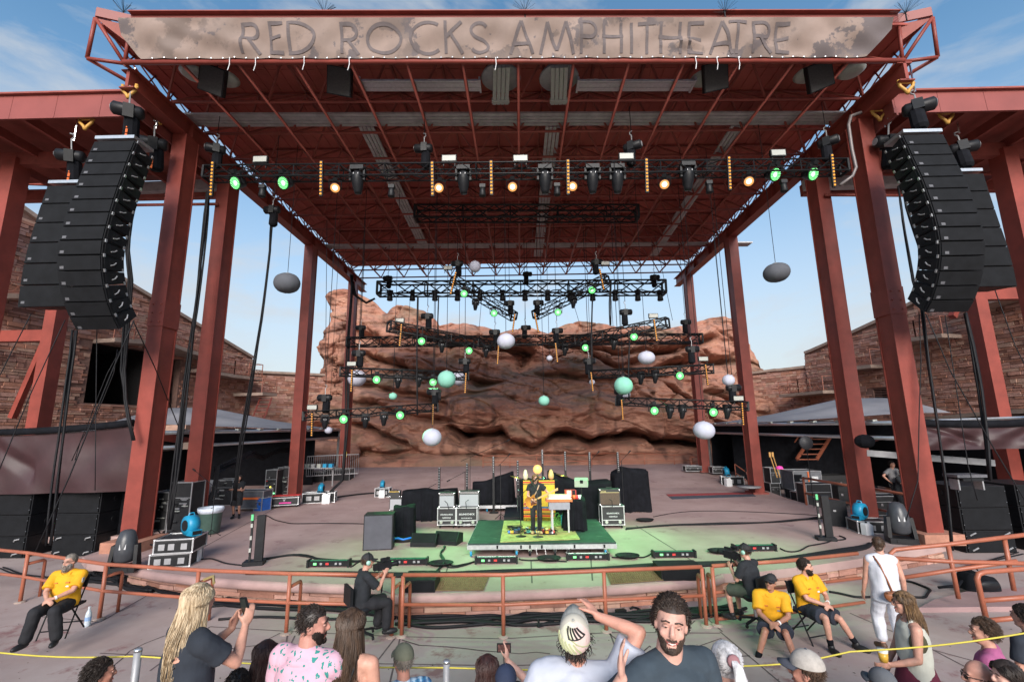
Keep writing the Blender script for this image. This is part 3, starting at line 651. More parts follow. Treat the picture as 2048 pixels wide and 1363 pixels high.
for k in range(58):
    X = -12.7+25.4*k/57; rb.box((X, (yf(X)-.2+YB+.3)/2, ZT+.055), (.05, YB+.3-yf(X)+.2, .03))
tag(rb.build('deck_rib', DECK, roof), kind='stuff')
MB().prism([V(-12.8, 12.2, ZT+.17), V(12.8, 12.9, ZT+.17), V(12.8, YB+.5, ZT+.17), V(-12.8, YB+.5, ZT+.17)], (0, 0, .1)).build('roof_membrane', GREY, roof)
TL, TR = V(-12.72, 11.78, 0), V(12.83, 12.55, 0); IL, IR = V(-11.9, 12.08, 0), V(11.98, 12.78, 0)
def fasc(a, b, z0, z1, nm='fascia', th=.06):
    MB().beam(a+V(0, 0, (z0+z1)/2), b+V(0, 0, (z0+z1)/2), th, z1-z0).build(nm, FASC, roof)
fasc(IL, IR, 15.86, 16.16); fasc(TL, IL, 15.86, 16.16); fasc(IR, TR, 15.86, 16.16)
MB().beam(IL+V(0, -.08, 16.17), IR+V(0, -.08, 16.17), .2, .03).build('gutter', REDD, roof)
MB().beam(IL+V(0, .06, 15.8), IR+V(0, .06, 15.8), .1, .1).build('front_top_chord', RED, roof)
fasc(TL, V(-12.8, YB+.5, 0), 15.86, 16.16); fasc(TR, V(12.85, YB+.5, 0), 15.86, 16.16); fasc(V(-12.8, YB+.5, 0), V(12.85, YB+.5, 0), 15.86, 16.16)
for s, T, I in ((-1, TL, IL), (1, TR, IR)):   # tube frames of the front corners
    Bn = node(0 if s < 0 else NX, 0); An = V(s*13.05, 12.05+.4*(s+1), ZF); Tn = T+V(0, 0, 15.8); In = I+V(0, 0, 15.8)
    for a, b in ((An, Tn), (An, Bn), (Bn, Tn), (Bn, In), (An, V(s*(CX+.1), Bn.y+1.7, ZF)), (An, V(s*CX, Bn.y+1.5, ZB+.6))): MB().tube(a, b, .055, 6).build('corner_tube', RED, roof, True)
    MB().prism([Tn, In, Bn.lerp(In, .55)], (0, .05, .0)).build('soffit_plate', REDD, roof)
MB().tube(node(0, 0)+V(0, -.05, 0), node(NX, 0)+V(0, -.05, 0), .075, 8).build('front_chord', RED, roof, True)
# grey service walkways and fittings under the roof
def walk(a, b, w, label):
    t = thing('catwalk', label, 'catwalk', a)
    for k in range(4):
        S_, U_, D_ = frame(b-a); o = S_*(w*(k-1.5)/4); MB().beam(a+o, b+o, w/4-.03, .07).build('plank', GAL, t)
g = lambda x, y, z: G(x, y, z)
walk(g(340, 240, 14.9), g(1705, 236, 14.9), .75, 'long grey walkway across the front of the roof frame')
walk(g(732, 252, 14.95), g(846, 488, 14.95), .6, 'left of three grey walkways running back under the roof')
walk(g(1106, 252, 14.95), g(1076, 512, 14.95), .6, 'middle of three grey walkways running back under the roof')
walk(g(1478, 250, 14.95), g(1305, 512, 14.95), .6, 'right of three grey walkways running back under the roof')
walk(g(640, 493, 14.9), g(1500, 488, 14.9), .7, 'grey walkway across the rear of the roof frame')
for x0, x1, lab in ((724, 960, 'left'), (1155, 1385, 'right')):
    a, b = g(x0, 170, 14.75), g(x1, 170, 14.75); t = thing('ribbed_panel', '%s silver ribbed heater panel under the front of the roof' % lab, 'panel', a, group='ribbed panels under the roof')
    S_, U_, D_ = frame(b-a)
    for k in range(5): MB().beam(a+S_*(.1*k-.22), b+S_*(.1*k-.22), .09, .06+.02*(k % 2)).build('rib', ALU, t)
    for p in (a, b): MB().box(p, (.06, .6, .14)).build('end_cap', ALU, t)
for x, lab in ((1003, 'left'), (1119, 'right')):
    a, b = g(x, 133, 14.75), g(x-2, 207, 14.55); t = thing('duct_unit', '%s pale finned duct unit at the centre of the roof front' % lab, 'duct', a, group='duct units')
    for k in range(4): MB().beam(a+V(.14*(k-1.5), 0, 0), b+V(.14*(k-1.5), 0, 0), .12, .12).build('fin', PALE, t)
    MB().box(a.lerp(b, .9)+V(0, 0, -.02), (.6, .12, .15)).build('cap', PALE, t); MB().lathe([(.62, -.05), (.66, 0), (.6, .1), (.2, .2)], a.lerp(b, .45)+V(.0, 0, .22), 20).build('round_duct', GREY, t, True)
for x, y, lab, tl in ((426, 160, 'far left', .3), (680, 163, 'left', .15), (1430, 154, 'right', -.15), (1638, 152, 'far right', -.3)):
    c = g(x, y, 14.75); R = Euler((rad(35), tl, tl*.8)).to_matrix()
    t = thing('roof_speaker', '%s flat dark loudspeaker hung under the roof front' % lab, 'speaker', c, group='flat speakers under the roof')
    MB().box(c, (.78, .22, .84), R=R).build('cabinet', BLKP, t); MB().box(c+R@V(0, -.12, 0), (.72, .02, .78), R=R).build('grille', mat('speaker_mesh', (.05, .048, .048), .8, var=.2, scale=20), t)
    MB().path([c+R@V(0, .1, .4), c+V(0, .3, .9)], .02).build('hanger', BLK, t)
for x, y, lab in ((388, 147, 'left white dome fitting'), (452, 158, 'white disc fitting beside the far left roof speaker'), (1702, 142, 'white dome fitting at the right roof corner'), (1614, 150, 'white disc fitting beside the far right roof speaker'), (1405, 158, 'white disc fitting behind the right roof speaker')):
    one('dish_fitting', MB().lathe([(.02, -.12), (.3, -.1), (.42, 0), (.36, .06)], g(x, y, 15.0), 18), PALE, lab+' under the roof', 'fitting', smooth=True)
# bird-spike starbursts on the roof edge
for x, y, lab in ((246, 22, 'at the left roof corner'), (648, 22, 'left of the roof centre'), (1050, 20, 'at the roof centre'), (1450, 22, 'right of the roof centre'), (1812, 24, 'at the right roof corner')):
    c = P(x, y+8, 12.4); t = thing('wire_starburst', 'wire bird spike starburst %s' % lab, 'bird spikes', c, group='bird spikes on the roof edge')
    MB().tube(c+V(0, 0, -.15), c+V(0, 0, .12), .02).build('stem', BLK, t)
    m = MB(); rnd = random.Random(x)
    for k in range(30):
        d = V(rnd.gauss(0, 1), rnd.gauss(0, 1), abs(rnd.gauss(0, .8))+.15).normalized(); m.tube(c+V(0, 0, .1), c+V(0, 0, .1)+d*.42, .004, 3)
    tag(m.build('wire', BLK, t), kind='stuff')
# ---------------------------------------------------------------- the banner with its lettering
def bsurf(px, v, off=0.0):
    'v 0 bottom .. 1 top; px along the roof front; wrinkled cloth'
    a = P(px, 50, 12.25); X = a.x; Yt = 12.22+.03*X; Yb = 12.55+.03*X; zt, zb = 15.82, 14.72
    z = zb+(zt-zb)*v; y = Yb+(Yt-Yb)*v
    left = max(0, 1-abs(X+10)/4.5)+max(0, 1-abs(X-11)/4)*.7
    d = .07*sin(X*2.1+v*2.5+sin(X*.7)*2)+.045*sin(X*4.7-v*5+2*sin(X*.9))+.20*left*noise.noise(V(X*1.1, v*2.2+X*.6, 3))+.09*noise.noise(V(X*.8, v*1.5, 9))
    d += .16*math.exp(-((X-5.2)/.75)**2)*math.exp(-((v-.38+.08*abs(X-5.2))/.09)**2)
    return V(X, y-d*sin(pi*min(1, max(0, v))) - off-.05, z-.035*abs(sin(X*2.9))*(1-v))
def bpx(u): return 262+(1808-262)*u
def bgrid(u, v):
    px = bpx(u); lo = 0
    if u < .022: lo = .6*(1-u/.022)
    if u > .965: lo = .75*(u-.965)/.035
    return bsurf(px, lo+(1-lo)*v)
BAN = mat('banner_cloth', (.195, .145, .122), .75, var=.0, col2=(.27, .20, .168), scale=.9, detail=8, bump=.35, bscale=3.2)
nn = BAN.node_tree.nodes; Lk = BAN.node_tree.links; bs = nn['Principled BSDF']; src = bs.inputs['Base Color'].links[0].from_socket
tcx = nn.new('ShaderNodeTexCoord'); sp_ = nn.new('ShaderNodeSeparateXYZ'); Lk.new(tcx.outputs['Object'], sp_.inputs[0])
def chips(scale, lo, hi, col, src, xr=None, st=(1, 1, 1)):
    mp_ = nn.new('ShaderNodeMapping'); mp_.inputs['Scale'].default_value = st; Lk.new(tcx.outputs['Object'], mp_.inputs[0])
    z = nn.new('ShaderNodeTexNoise'); z.inputs['Scale'].default_value = scale; z.inputs['Detail'].default_value = 7; z.inputs['Roughness'].default_value = .65; Lk.new(mp_.outputs[0], z.inputs[0])
    v = z.outputs['Fac']
    if xr:
        r0 = nn.new('ShaderNodeMapRange'); r0.inputs['From Min'].default_value = xr[0]; r0.inputs['From Max'].default_value = xr[1]; r0.inputs['To Min'].default_value = 0; r0.inputs['To Max'].default_value = xr[2]; Lk.new(sp_.outputs[0], r0.inputs[0])
        ad = nn.new('ShaderNodeMath'); ad.operation = 'ADD'; Lk.new(v, ad.inputs[0]); Lk.new(r0.outputs[0], ad.inputs[1]); v = ad.outputs[0]
    r = nn.new('ShaderNodeMapRange'); r.inputs['From Min'].default_value = lo; r.inputs['From Max'].default_value = hi; Lk.new(v, r.inputs[0])
    mx = nn.new('ShaderNodeMix'); mx.data_type = 'RGBA'; mx.inputs[7].default_value = (*col, 1); Lk.new(r.outputs[0], mx.inputs[0]); Lk.new(src, mx.inputs[6]); return mx.outputs[2]
INK = (.115, .094, .094)
c = chips(3.1, .67, .69, INK, src, st=(1, 1, .8)); c = chips(.75, .56, .585, INK, c, (8.6, 10.2, .09)); c = chips(.7, .555, .60, (.165, .125, .108), c, (-8.2, -10.3, .10))
Lk.new(c, bs.inputs['Base Color'])
ban = thing('banner', 'long weathered brown venue name banner on the front of the roof', 'banner', (0, 12.4, 15.2))
MB().grid(bgrid, 260, 12).build('cloth', BAN, ban, True, solid=False)
INKM = mat('banner_ink', INK, .8, var=.15, scale=6)
def arc(cx, cy, rx, ry, a0, a1, n=14): return [(cx+rx*cos(rad(a0+(a1-a0)*i/n)), cy+ry*sin(rad(a0+(a1-a0)*i/n))) for i in range(n+1)]
GL = {'R': [[(.1, 0), (.1, 1)], [(.1, .95)]+arc(.5, .72, .42, .24, 90, -90)+[(.1, .47)], [(.42, .47), (1, 0)]], 'E': [[(.1, 0), (.1, 1)], [(.1, .95), (1, .95)], [(.1, .5), (.9, .5)], [(.1, .05), (1, .05)]],
      'D': [[(.1, 0), (.1, 1)], [(.1, .95)]+arc(.35, .5, .6, .45, 90, -90)+[(.1, .05)]], 'O': [arc(.5, .5, .46, .46, 0, 360, 28)], 'C': [arc(.6, .5, .54, .46, 48, 312, 22)],
      'K': [[(.1, 0), (.1, 1)], [(.95, 1), (.14, .5)], [(.35, .62), (1, 0)]], 'S': [arc(.5, .73, .38, .23, 30, 270, 12)+arc(.5, .27, .4, .23, 90, -150, 12)],
      'A': [[(0, 0), (.5, 1)], [(.5, 1), (1, 0)], [(.12, .3), (.88, .3)]], 'M': [[(0, 0), (.22, 1)], [(.22, 1), (.5, .12)], [(.5, .12), (.78, 1)], [(.78, 1), (1, 0)]],
      'P': [[(.1, 0), (.1, 1)], [(.1, .95)]+arc(.5, .7, .45, .25, 90, -90)+[(.1, .45)]], 'H': [[(.05, 0), (.05, 1)], [(.95, 0), (.95, 1)], [(-.05, .55), (1.05, .55)]], 'I': [[(.5, 0), (.5, 1)]], 'T': [[(.5, 0), (.5, 1)], [(-.05, .95), (1.05, .95)]]}
for ch, x0, x1 in (('R', 492, 528), ('E', 546, 574), ('D', 580, 639), ('R', 683, 719), ('O', 733, 806), ('C', 818, 880), ('K', 888, 925), ('S', 937, 980), ('A', 1020, 1065), ('M', 1080, 1147), ('P', 1159, 1194), ('H', 1207, 1246), ('I', 1258, 1272), ('T', 1280, 1313), ('H', 1323, 1367),
                   ('E', 1380, 1413), ('A', 1427, 1473), ('T', 1464, 1498), ('R', 1510, 1553), ('E', 1562, 1592)):
    m = MB(); zo = 0
    for stq in GL[ch]:
        pts = []
        for a, b in zip(stq, stq[1:]):
            k = max(1, int(math.hypot((b[0]-a[0])*(x1-x0), (b[1]-a[1])*62)/5))
            pts += [(a[0]+(b[0]-a[0])*i/k, a[1]+(b[1]-a[1])*i/k) for i in range(k)]
        pts.append(stq[-1]); vs = []; zo += .0025
        for i, p in enumerate(pts):
            a, b = pts[max(0, i-1)], pts[min(len(pts)-1, i+1)]; dx, dy = (b[0]-a[0])*(x1-x0), (b[1]-a[1])*62; l = math.hypot(dx, dy) or 1
            for q in (-3.0, 3.0):
                X = x0+p[0]*(x1-x0)-dy/l*q; vv = .09+.80*p[1]+dx/l*q/66; vs.append(bsurf(X, vv, .012+zo))
        m.add(vs, [(2*i, 2*i+2, 2*i+3, 2*i+1) for i in range(len(pts)-1)])
    m.build('letter', INKM, ban, solid=False)
m = MB()
for k in range(64):
    u = (k+.5)/64; p = bsurf(bpx(.03+.93*u), .01, .02); m.lathe([(.0, -.01), (.028, 0), (.0, .01)], p, 6, Matrix.Rotation(pi/2, 3, 'X'))
tag(m.build('eyelet', ALU, ban), kind='stuff')
m = MB()
for px in (468, 518, 612, 700, 990, 1396, 1440, 1485):
    p = bsurf(px, .01, .02); m.path([p, p+V(.02, 0, -.25), p+V(-.02, 0, -.45)], .012, 4)
m.build('tie_cord', WHT, ban)
# ================================================================ side wings of the roof
for s, side, tops, bots in ((-1, 'left', ((0, 192), (268, 184)), ((0, 243), (308, 226))), (1, 'right', ((1762, 180), (2048, 184)), ((1764, 220), (2048, 226)))):
    Yw = 13.5 if s < 0 else 13.9
    a, b = P(*tops[0], Yw), P(*tops[1], Yw); c, d = P(*bots[0], Yw), P(*bots[1], Yw); zt = (a.z+b.z)/2; zb = (c.z+d.z)/2
    xi, xo = s*12.35, s*26
    t = thing('wing_roof', 'flat red wing roof beside the stage roof, %s side' % side, 'roof', (s*18, 15, zb))
    n_ = 9
    for k in range(n_):
        x0, x1 = xi+(xo-xi)*k/n_, xi+(xo-xi)*(k+1)/n_
        MB().prism([V(x0+.006*s, Yw, zb), V(x1-.006*s, Yw, zb), V(x1-.006*s, Yw+.02, zt), V(x0+.006*s, Yw+.02, zt)], (0, .08, 0)).build('fascia_panel', FASC, t)
    MB().box(((xi+xo)/2, Yw+.02, zt+.03), (abs(xo-xi), .22, .06)).build('gutter', REDD, t)
    MB().box(((xi+xo)/2, Yw+2.7, zt-.1), (abs(xo-xi), 5.1, .1)).build('deck', REDD, t)
    for k in range(8): MB().box((xi+(xo-xi)*(k+.5)/8, Yw+2.6, zb+.24), (.12, 5.0, .34)).build('joist', REDD, t)
    for yy_ in (Yw+2.4, Yw+5.1): MB().box(((xi+xo)/2, yy_, zb+.02), (abs(xo-xi), .3, .5)).build('girder', REDD, t)
    MB().box((s*12.45, Yw+2.6, zb+.3), (.06, 5.2, zt-zb)).build('end_fascia', FASC, t)
    # outer columns
    for (px, py), Y, lab in (((40 if s < 0 else 2003, 300), Yw+2.4, 'outer front'), ((126 if s < 0 else 1942, 560), Yw+6.4, 'outer rear')):
        q = P(px, py, Y); tt = thing('wing_column', '%s %s red steel column standing by the stone building' % (side, lab), 'column', (q.x, Y, PZ), group='red wing columns')
        MB().box((q.x, Y, (PZ+zb)/2), (.5, .6, zb-PZ)).build('shaft', RED, tt); MB().box((q.x, Y, PZ+.05), (.8, .9, .1)).build('base_plate', REDD, tt)
        if lab == 'outer rear':
            zz = P(px-20*s if s > 0 else 60, 672 if s < 0 else 590, Y).z
            MB().box((q.x+s*3.2, Y, zz), (6.2, .35, .5)).build('cross_beam', RED, tt)
            MB().beam(V(q.x-s*.1, Y-.1, zz+.9), V(q.x-s*1.6, Y-.5, zz-1.1) if s > 0 else V(q.x+s*1.2, Y, 4.2), .22).build('brace', RED, tt)
    for k, (y0, y1) in enumerate(((347, 349), (364, 380))):
        a = P(-30 if s < 0 else 2080, y0, 18.2+k*.8); b = P(340 if s < 0 else 1735, y1, 18.2+k*.8); one('pipe_bar', MB().tube(a, b, .07, 8), REDD, '%s red horizontal pipe bar %s the hanging speakers' % ('upper' if k == 0 else 'lower', 'behind') + (' on the %s' % side), 'pipe')
    a = P(270 if s < 0 else 1650, 410 if s < 0 else 390, 17.2); b = P(436 if s < 0 else 1820, 408 if s < 0 else 391, 17.2)
    one('pipe_bar', MB().tube(a, b, .06, 8), REDD, 'red cross pipe between the two front columns on the %s' % side, 'pipe', smooth=True)
    # grey duct behind the front column
    a = P(280 if s < 0 else 1610, 378 if s < 0 else 368, 18.4); b = P(440 if s < 0 else 1810, 372 if s < 0 else 362, 18.4); one('grey_duct', MB().beam(a, b, .4, .45), GAL, 'grey box duct behind the %s front columns' % side, 'duct')
    # conduit bend on right column
a = P(1700, 232, 14.9)
one('conduit', MB().path([P(1722, 225, 14.6), P(1702, 232, 14.6), P(1697, 250, 14.6), P(1704, 300, 14.6), P(1712, 335, 14.6), P(1705, 352, 14.6), P(1680, 370, 14.6)], .055, 8), mat('conduit_grey', (.16, .14, .14), .5, .3, var=.15), 'grey conduit pipe bending down the right front column', 'pipe', smooth=True)
# ================================================================ rigging: trusses
def truss(a, b, s, label, group, bay=None, roll=0):
    a, b = Vector(a), Vector(b); t = thing('lighting_truss', label, 'truss', a, group=group); S_, U_, D_ = frame(b-a); L_ = (b-a).length
    n = max(3, round(L_/(bay or s*1.25))); h = s/2; r = s*.07
    cs = [(-h, -h), (h, -h), (h, h), (-h, h)]
    for i, j in cs: MB().tube(a+S_*i+U_*j, b+S_*i+U_*j, r, 6).build('chord', BLK, t, True)
    m = MB()
    for k in range(n):
        p, q = a.lerp(b, k/n), a.lerp(b, (k+1)/n)
        for e in range(4):
            c0, c1 = cs[e], cs[(e+1) % 4]
            u, w = (c0, c1) if k % 2 == 0 else (c1, c0)
            m.tube(p+S_*u[0]+U_*u[1], q+S_*w[0]+U_*w[1], r*.7, 4)
            if k % 3 == 0 or k == n-1:
                pp = p if k < n-1 else q; m.tube(pp+S_*c0[0]+U_*c0[1], pp+S_*c1[0]+U_*c1[1], r*.7, 4)
    tag(m.build('lacing', BLK, t), kind='stuff')
    for p in (a, b):
        m = MB()
        for e in range(4): m.beam(p+S_*cs[e][0]+U_*cs[e][1], p+S_*cs[(e+1) % 4][0]+U_*cs[(e+1) % 4][1], r*2.2)
        m.build('end_frame', BLK, t)
    m = MB(); k = int(L_/.35)    # power cable lying in the truss
    m.path([a.lerp(b, i/k)+U_*(-h*.5+.12*s*sin(i*1.7))+S_*(.2*s*sin(i*2.3)) for i in range(k+1)], .035, 4); m.build('cable_loom', CABLE, t)
    return t
TY = 14.7
Lf = lambda x, y: P(x, y, TY)
truss(Lf(414, 348), Lf(1688, 335), .42, 'long front lighting truss right across the stage roof opening', 'lighting trusses')
truss(P(832, 427, 21), P(1274, 427, 21), .62, 'unlit dark truss hung behind the front truss', 'lighting trusses')
truss(P(758, 578, 27), P(1328, 575, 27), .75, 'wide rear truss above the rock skyline', 'lighting trusses')
def yl(x0, y0, x1, y1): return lambda x: y0+(y1-y0)*(x-x0)/(x1-x0)
V1L, V1R = yl(905, 21.5, 1030, 24.5), yl(1215, 21.5, 1070, 24.5)
V2L, V2R = yl(775, 20, 985, 23.5), yl(1335, 20, 1120, 23.5)
V3L, V3R = yl(680, 20, 935, 22), yl(1425, 20, 1180, 22)
V4L, V4R = yl(607, 19, 875, 20.5), yl(1495, 19, 1232, 20.5)
truss(P(906, 560, 21.5), P(1028, 633, 24.5), .42, 'short left arm of the upper V of trusses, sloping down to the centre', 'lighting trusses')
truss(P(1214, 558, 21.5), P(1070, 630, 24.5), .42, 'short right arm of the upper V of trusses, sloping down to the centre', 'lighting trusses')
truss(P(696, 684, 26), P(1402, 677, 26), .5, 'long straight truss crossing the top of the rock', 'lighting trusses')
truss(P(778, 652, 20), P(985, 692, 23.5), .42, 'left arm of the wide middle V of trusses', 'lighting trusses')
truss(P(1335, 645, 20), P(1120, 689, 23.5), .42, 'right arm of the wide middle V of trusses', 'lighting trusses')
truss(P(680, 743, 20), P(935, 752, 22), .36, 'left truss of the third level, in front of the rock', 'lighting trusses')
truss(P(1427, 737, 20), P(1180, 749, 22), .36, 'right truss of the third level, in front of the rock', 'lighting trusses')
truss(P(607, 832, 19), P(875, 814, 20.5), .34, 'lowest left truss, just above the canopy edge', 'lighting trusses')
truss(P(1496, 812, 19), P(1232, 802, 20.5), .34, 'lowest right truss, just above the right canopy edge', 'lighting trusses')
# ---------------------------------------------------------------- lamp kinds, each built once
def proto_batten():
    t = thing('led_batten', 'x', 'stage light', local=True); MB().box((0, .04, 0), (.085, .06, 1.05)).build('housing', BLK, t)
    l0 = None
    for k in range(10):
        if l0 is None: l0 = MB().lathe([(.0, -.002), (.026, 0), (.030, .012)], (0, 0, 0), 8, Matrix.Rotation(pi/2, 3, 'X')).mesh('led_lens', AMB)
        o = link('led_lens', l0, t); o.location = (0, 0, -.47+.104*k)
    return t
def proto_wash(lensmat, core, energy=0, col=(1, 1, 1), size=rad(50)):
    t = thing('wash_light', 'x', 'stage light', local=True)
    R = Matrix.Rotation(pi/2, 3, 'X')
    MB().lathe([(.10, -.42), (.16, -.38), (.20, -.2), (.235, -.03), (.245, 0), (.22, 0)], (0, 0, 0), 20, R, cap=False).build('body', BLK, t, True)
    MB().lathe([(.001, -.36), (.11, -.36)], (0, 0, 0), 14, R).build('back_cap', BLK, t)
    ln = MB().lathe([(.0, -.012), (.215, -.02), (.215, -.03)], (0, 0, 0), 22, R).build('lens', lensmat, t, True)
    if core:
        m = MB()
        for r, n in ((.05, 6), (.10, 12), (.15, 18), (.19, 22)):
            for k in range(n): a = 2*pi*k/n+r*9; m.ball((r*cos(a), -.016, r*sin(a)), (.017-.02*r, .006, .017-.02*r), 6, 4)
        tag(m.build('led_cell', core, ln), kind='stuff')
    MB().lathe([(.0, -.022), (.085 if core else .12, -.024), (.09 if core else .125, -.012)], (0, 0, 0), 16, R).build('lamp_core', core or WARMC, ln, True)
    for s in (-1, 1): MB().box((s*.275, .12, .12), (.03, .09, .36)).build('yoke_arm', BLK, t)
    MB().box((0, .12, .32), (.6, .1, .06)).build('yoke', BLK, t); MB().box((0, .12, .40), (.2, .16, .14)).build('clamp', BLK, t)
    if energy:
        l = bpy.data.lights.new('beam', 'SPOT'); l.energy = energy; l.color = col; l.spot_size = size; l.spot_blend = 1; l.shadow_soft_size = .2
        lo = bpy.data.objects.new('beam', l); COL.objects.link(lo); lo.parent = t; lo.location = (0, -.06, 0); lo.rotation_euler = (pi/2, 0, 0); KIDS[lo] = []; KIDS[t].append(lo); ORG[lo] = ORG[t]
    return t
def proto_mover(sc=1):
    t = thing('moving_head', 'x', 'stage light', local=True)
    MB().box((0, 0, .34*sc), (.42*sc, .3*sc, .14*sc)).build('base', BLKP, t)
    for s in (-1, 1): MB().prism([(s*.22*sc-.03, -.1*sc, .30*sc), (s*.22*sc-.03, .1*sc, .30*sc), (s*.22*sc-.03, .06*sc, -.06*sc), (s*.22*sc-.03, -.06*sc, -.06*sc)], (.06, 0, 0)).build('yoke_arm', BLKP, t)
    hd = MB().lathe([(.09*sc, .24*sc), (.17*sc, .18*sc), (.19*sc, .0), (.165*sc, -.2*sc), (.12*sc, -.38*sc), (.10*sc, -.46*sc)], (0, 0, 0), 14, Matrix.Rotation(rad(14), 3, 'X')).build('head', BLKP, t, True)
    MB().box((0, -.17*sc, .10*sc), (.16*sc, .04, .05*sc)).build('badge', GREY, hd)
    return t
def proto_hoist():
    t = thing('chain_hoist', 'x', 'hoist', local=True)
    MB().lathe([(.10, -.32), (.15, -.28), (.15, .22), (.11, .28)], (0, 0, 0), 14, Matrix.Rotation(pi/2, 3, 'Y')).build('motor', BLKP, t, True)
    MB().box((.02, 0, -.02), (.2, .34, .3)).build('gear_case', BLK, t)
    MB().lathe([(.09, .0), (.15, -.12), (.16, -.55), (.10, -.62)], (.06, .02, -.05), 10).build('chain_bag', CLOTH, t)
    MB().lathe([(.001, -.331), (.09, -.33), (.09, -.325)], (0, 0, 0), 10, Matrix.Rotation(pi/2, 3, 'Y')).build('end_plate', GREY, t)
    m = MB(); m.tube((0, 0, .12), (0, 0, .42), .018, 5); m.path([(0, 0, .42), (.05, 0, .46), (.05, 0, .54), (-.03, 0, .56)], .018, 5); m.build('hook', GREY, t)
    return t
def proto_blinder():
    t = thing('strobe_panel', 'x', 'stage light', local=True)
    MB().box((0, .06, 0), (.52, .12, .26)).build('housing', BLK, t); MB().box((0, -.005, 0), (.47, .02, .20)).build('face', PALE, t)
    for s in (-1, 1): MB().box((s*.2, .08, -.2), (.03, .05, .22)).build('bracket', BLK, t)
    return t
def proto_small():
    t = thing('spot_fixture', 'x', 'stage light', local=True)
    MB().box((0, 0, .1), (.2, .16, .12)).build('bracket', BLK, t); MB().lathe([(.08, .12), (.1, 0), (.12, -.2), (.1, -.22)], (0, 0, -.05), 10).build('can', BLK, t, True)
    return t
PB, PG, PWm, PM, PH, PBL, PSM = proto_batten(), proto_wash(GREENE, GREENC), proto_wash(WARM, None), proto_mover(), proto_hoist(), proto_blinder(), proto_small()
USED = {}
def put(proto, loc, rot, label, group, scale=1):
    if proto not in USED:
        USED[proto] = 1; proto.location = loc; proto.rotation_euler = rot; proto['label'] = label; proto['group'] = group; proto.scale = (scale,)*3; return proto
    return dup(proto, loc, rot, label, group, scale)
def green(x, y, Y, lab, rot=(0, 0, 0), sc=1): return put(PG, P(x, y, Y), rot, 'green LED wash light '+lab, 'green stage lights', sc)
def batten(x0, y0, x1, y1, Y, lab):
    a, b = P(x0, y0, Y), P(x1, y1, Y); d = (a-b).normalized(); sc = (a-b).length/1.05
    R = Matrix((V(1, 0, 0), V(1, 0, 0).cross(-d) if False else d.cross(V(1, 0, 0)), d)).transposed(); x = V(1, 0, 0)-d*d.x; x.normalize(); yv = d.cross(x); R = Matrix((x, yv, d)).transposed()
    return put(PB, (a+b)/2, R.to_euler(), 'lit amber LED strip light '+lab, 'amber LED strips', sc)
for x, y, rz, lab in ((470, 366, -.35, 'first from the left on the front truss'), (566, 366, -.3, 'second from the left on the front truss'), (1551, 349, .35, 'second from the right end of the front truss'), (1627, 348, .35, 'nearest the right end of the front truss')):
    green(x, y, TY-.1, lab, (rad(30), 0, rz), .95)
for x, y, lab, sgn in ((670, 376, 'left of the first big moving head', -1), (878, 376, 'left of the front truss centre', -1), (1025, 374, 'at the front truss centre', 0), (1145, 373, 'half behind an amber strip right of centre', 1), (1329, 369, 'right of centre beside a thin fixture', 1), (1498, 363, 'beside the right green lights', 1)):
    put(PWm, P(x, y, TY-.05), (rad(38), 0, -.3*sgn), 'lit warm white spotlight on the front truss, '+lab, 'warm spotlights', .72)
for x, y, lab in ((715, 358, 'first from the left'), (927, 358, 'second from the left'), (1090, 357, 'third from the left'), (1185, 356, 'third from the right'), (1235, 356, 'second from the right'), (1376, 351, 'nearest the right end')):
    put(PM, P(x, y, TY-.05), (0, 0, 0), 'large black moving head under the front truss, '+lab, 'front moving heads', 1.1)
for x, y, lab in ((525, 379, 'between the two left green lights'), (783, 379, 'right of the first moving head'), (965, 378, 'left of the centre warm light'), (1114, 376, 'right of the third moving head'), (1418, 371, 'right of the last moving head'), (1567, 369, 'under the right green light')):
    put(PSM, P(x, y, TY), (0, 0, 0), 'small black fixture under the front truss, '+lab, 'small fixtures', 1.0)
for x, ya, yb, dx, lab in ((425, 322, 392, -4, 'at the left end of the front truss'), (642, 321, 391, -1, 'left of the first moving head'), (864, 322, 391, 1, 'beside the warm light left of centre'), (982, 320, 389, 1, 'left of the front truss centre'), (1136, 318, 388, 1, 'right of the front truss centre'), (1293, 316, 384, 2, 'right of the paired moving heads'), (1458, 312, 379, 3, 'left of the right warm light'), (1664, 307, 373, 6, 'at the right end of the front truss')):
    batten(x, ya, x+dx, yb, TY-.32, lab)
for x, y, lab in ((520, 318, 'above the second left green light'), (898, 316, 'left of centre'), (1041, 316, 'at the centre'), (1253, 312, 'right of centre beside a hoist'), (1557, 305, 'above the right green lights')):
    put(PBL, P(x, y, TY-.1), (0, 0, 0), 'pale fronted strobe panel on top of the front truss, '+lab, 'strobe panels', .98)
def hoist(x, y, Y, lab, rz=0, sc=1, up=True, rx=0):
    h = put(PH, P(x, y, Y), (rx, 0, rz), 'black chain hoist '+lab, 'chain hoists', sc); p = P(x, y, Y)
    return p, lab
HOI = []
for x, y, rz, lab in ((432, 298, .5, 'at the left end of the front truss'), (848, 297, 0, 'left of the front truss centre'), (1264, 293, 2.6, 'right of the front truss centre'), (1655, 284, 2.4, 'at the right end of the front truss')): HOI.append(hoist(x, y, TY+.1, lab, rz, 1.05))
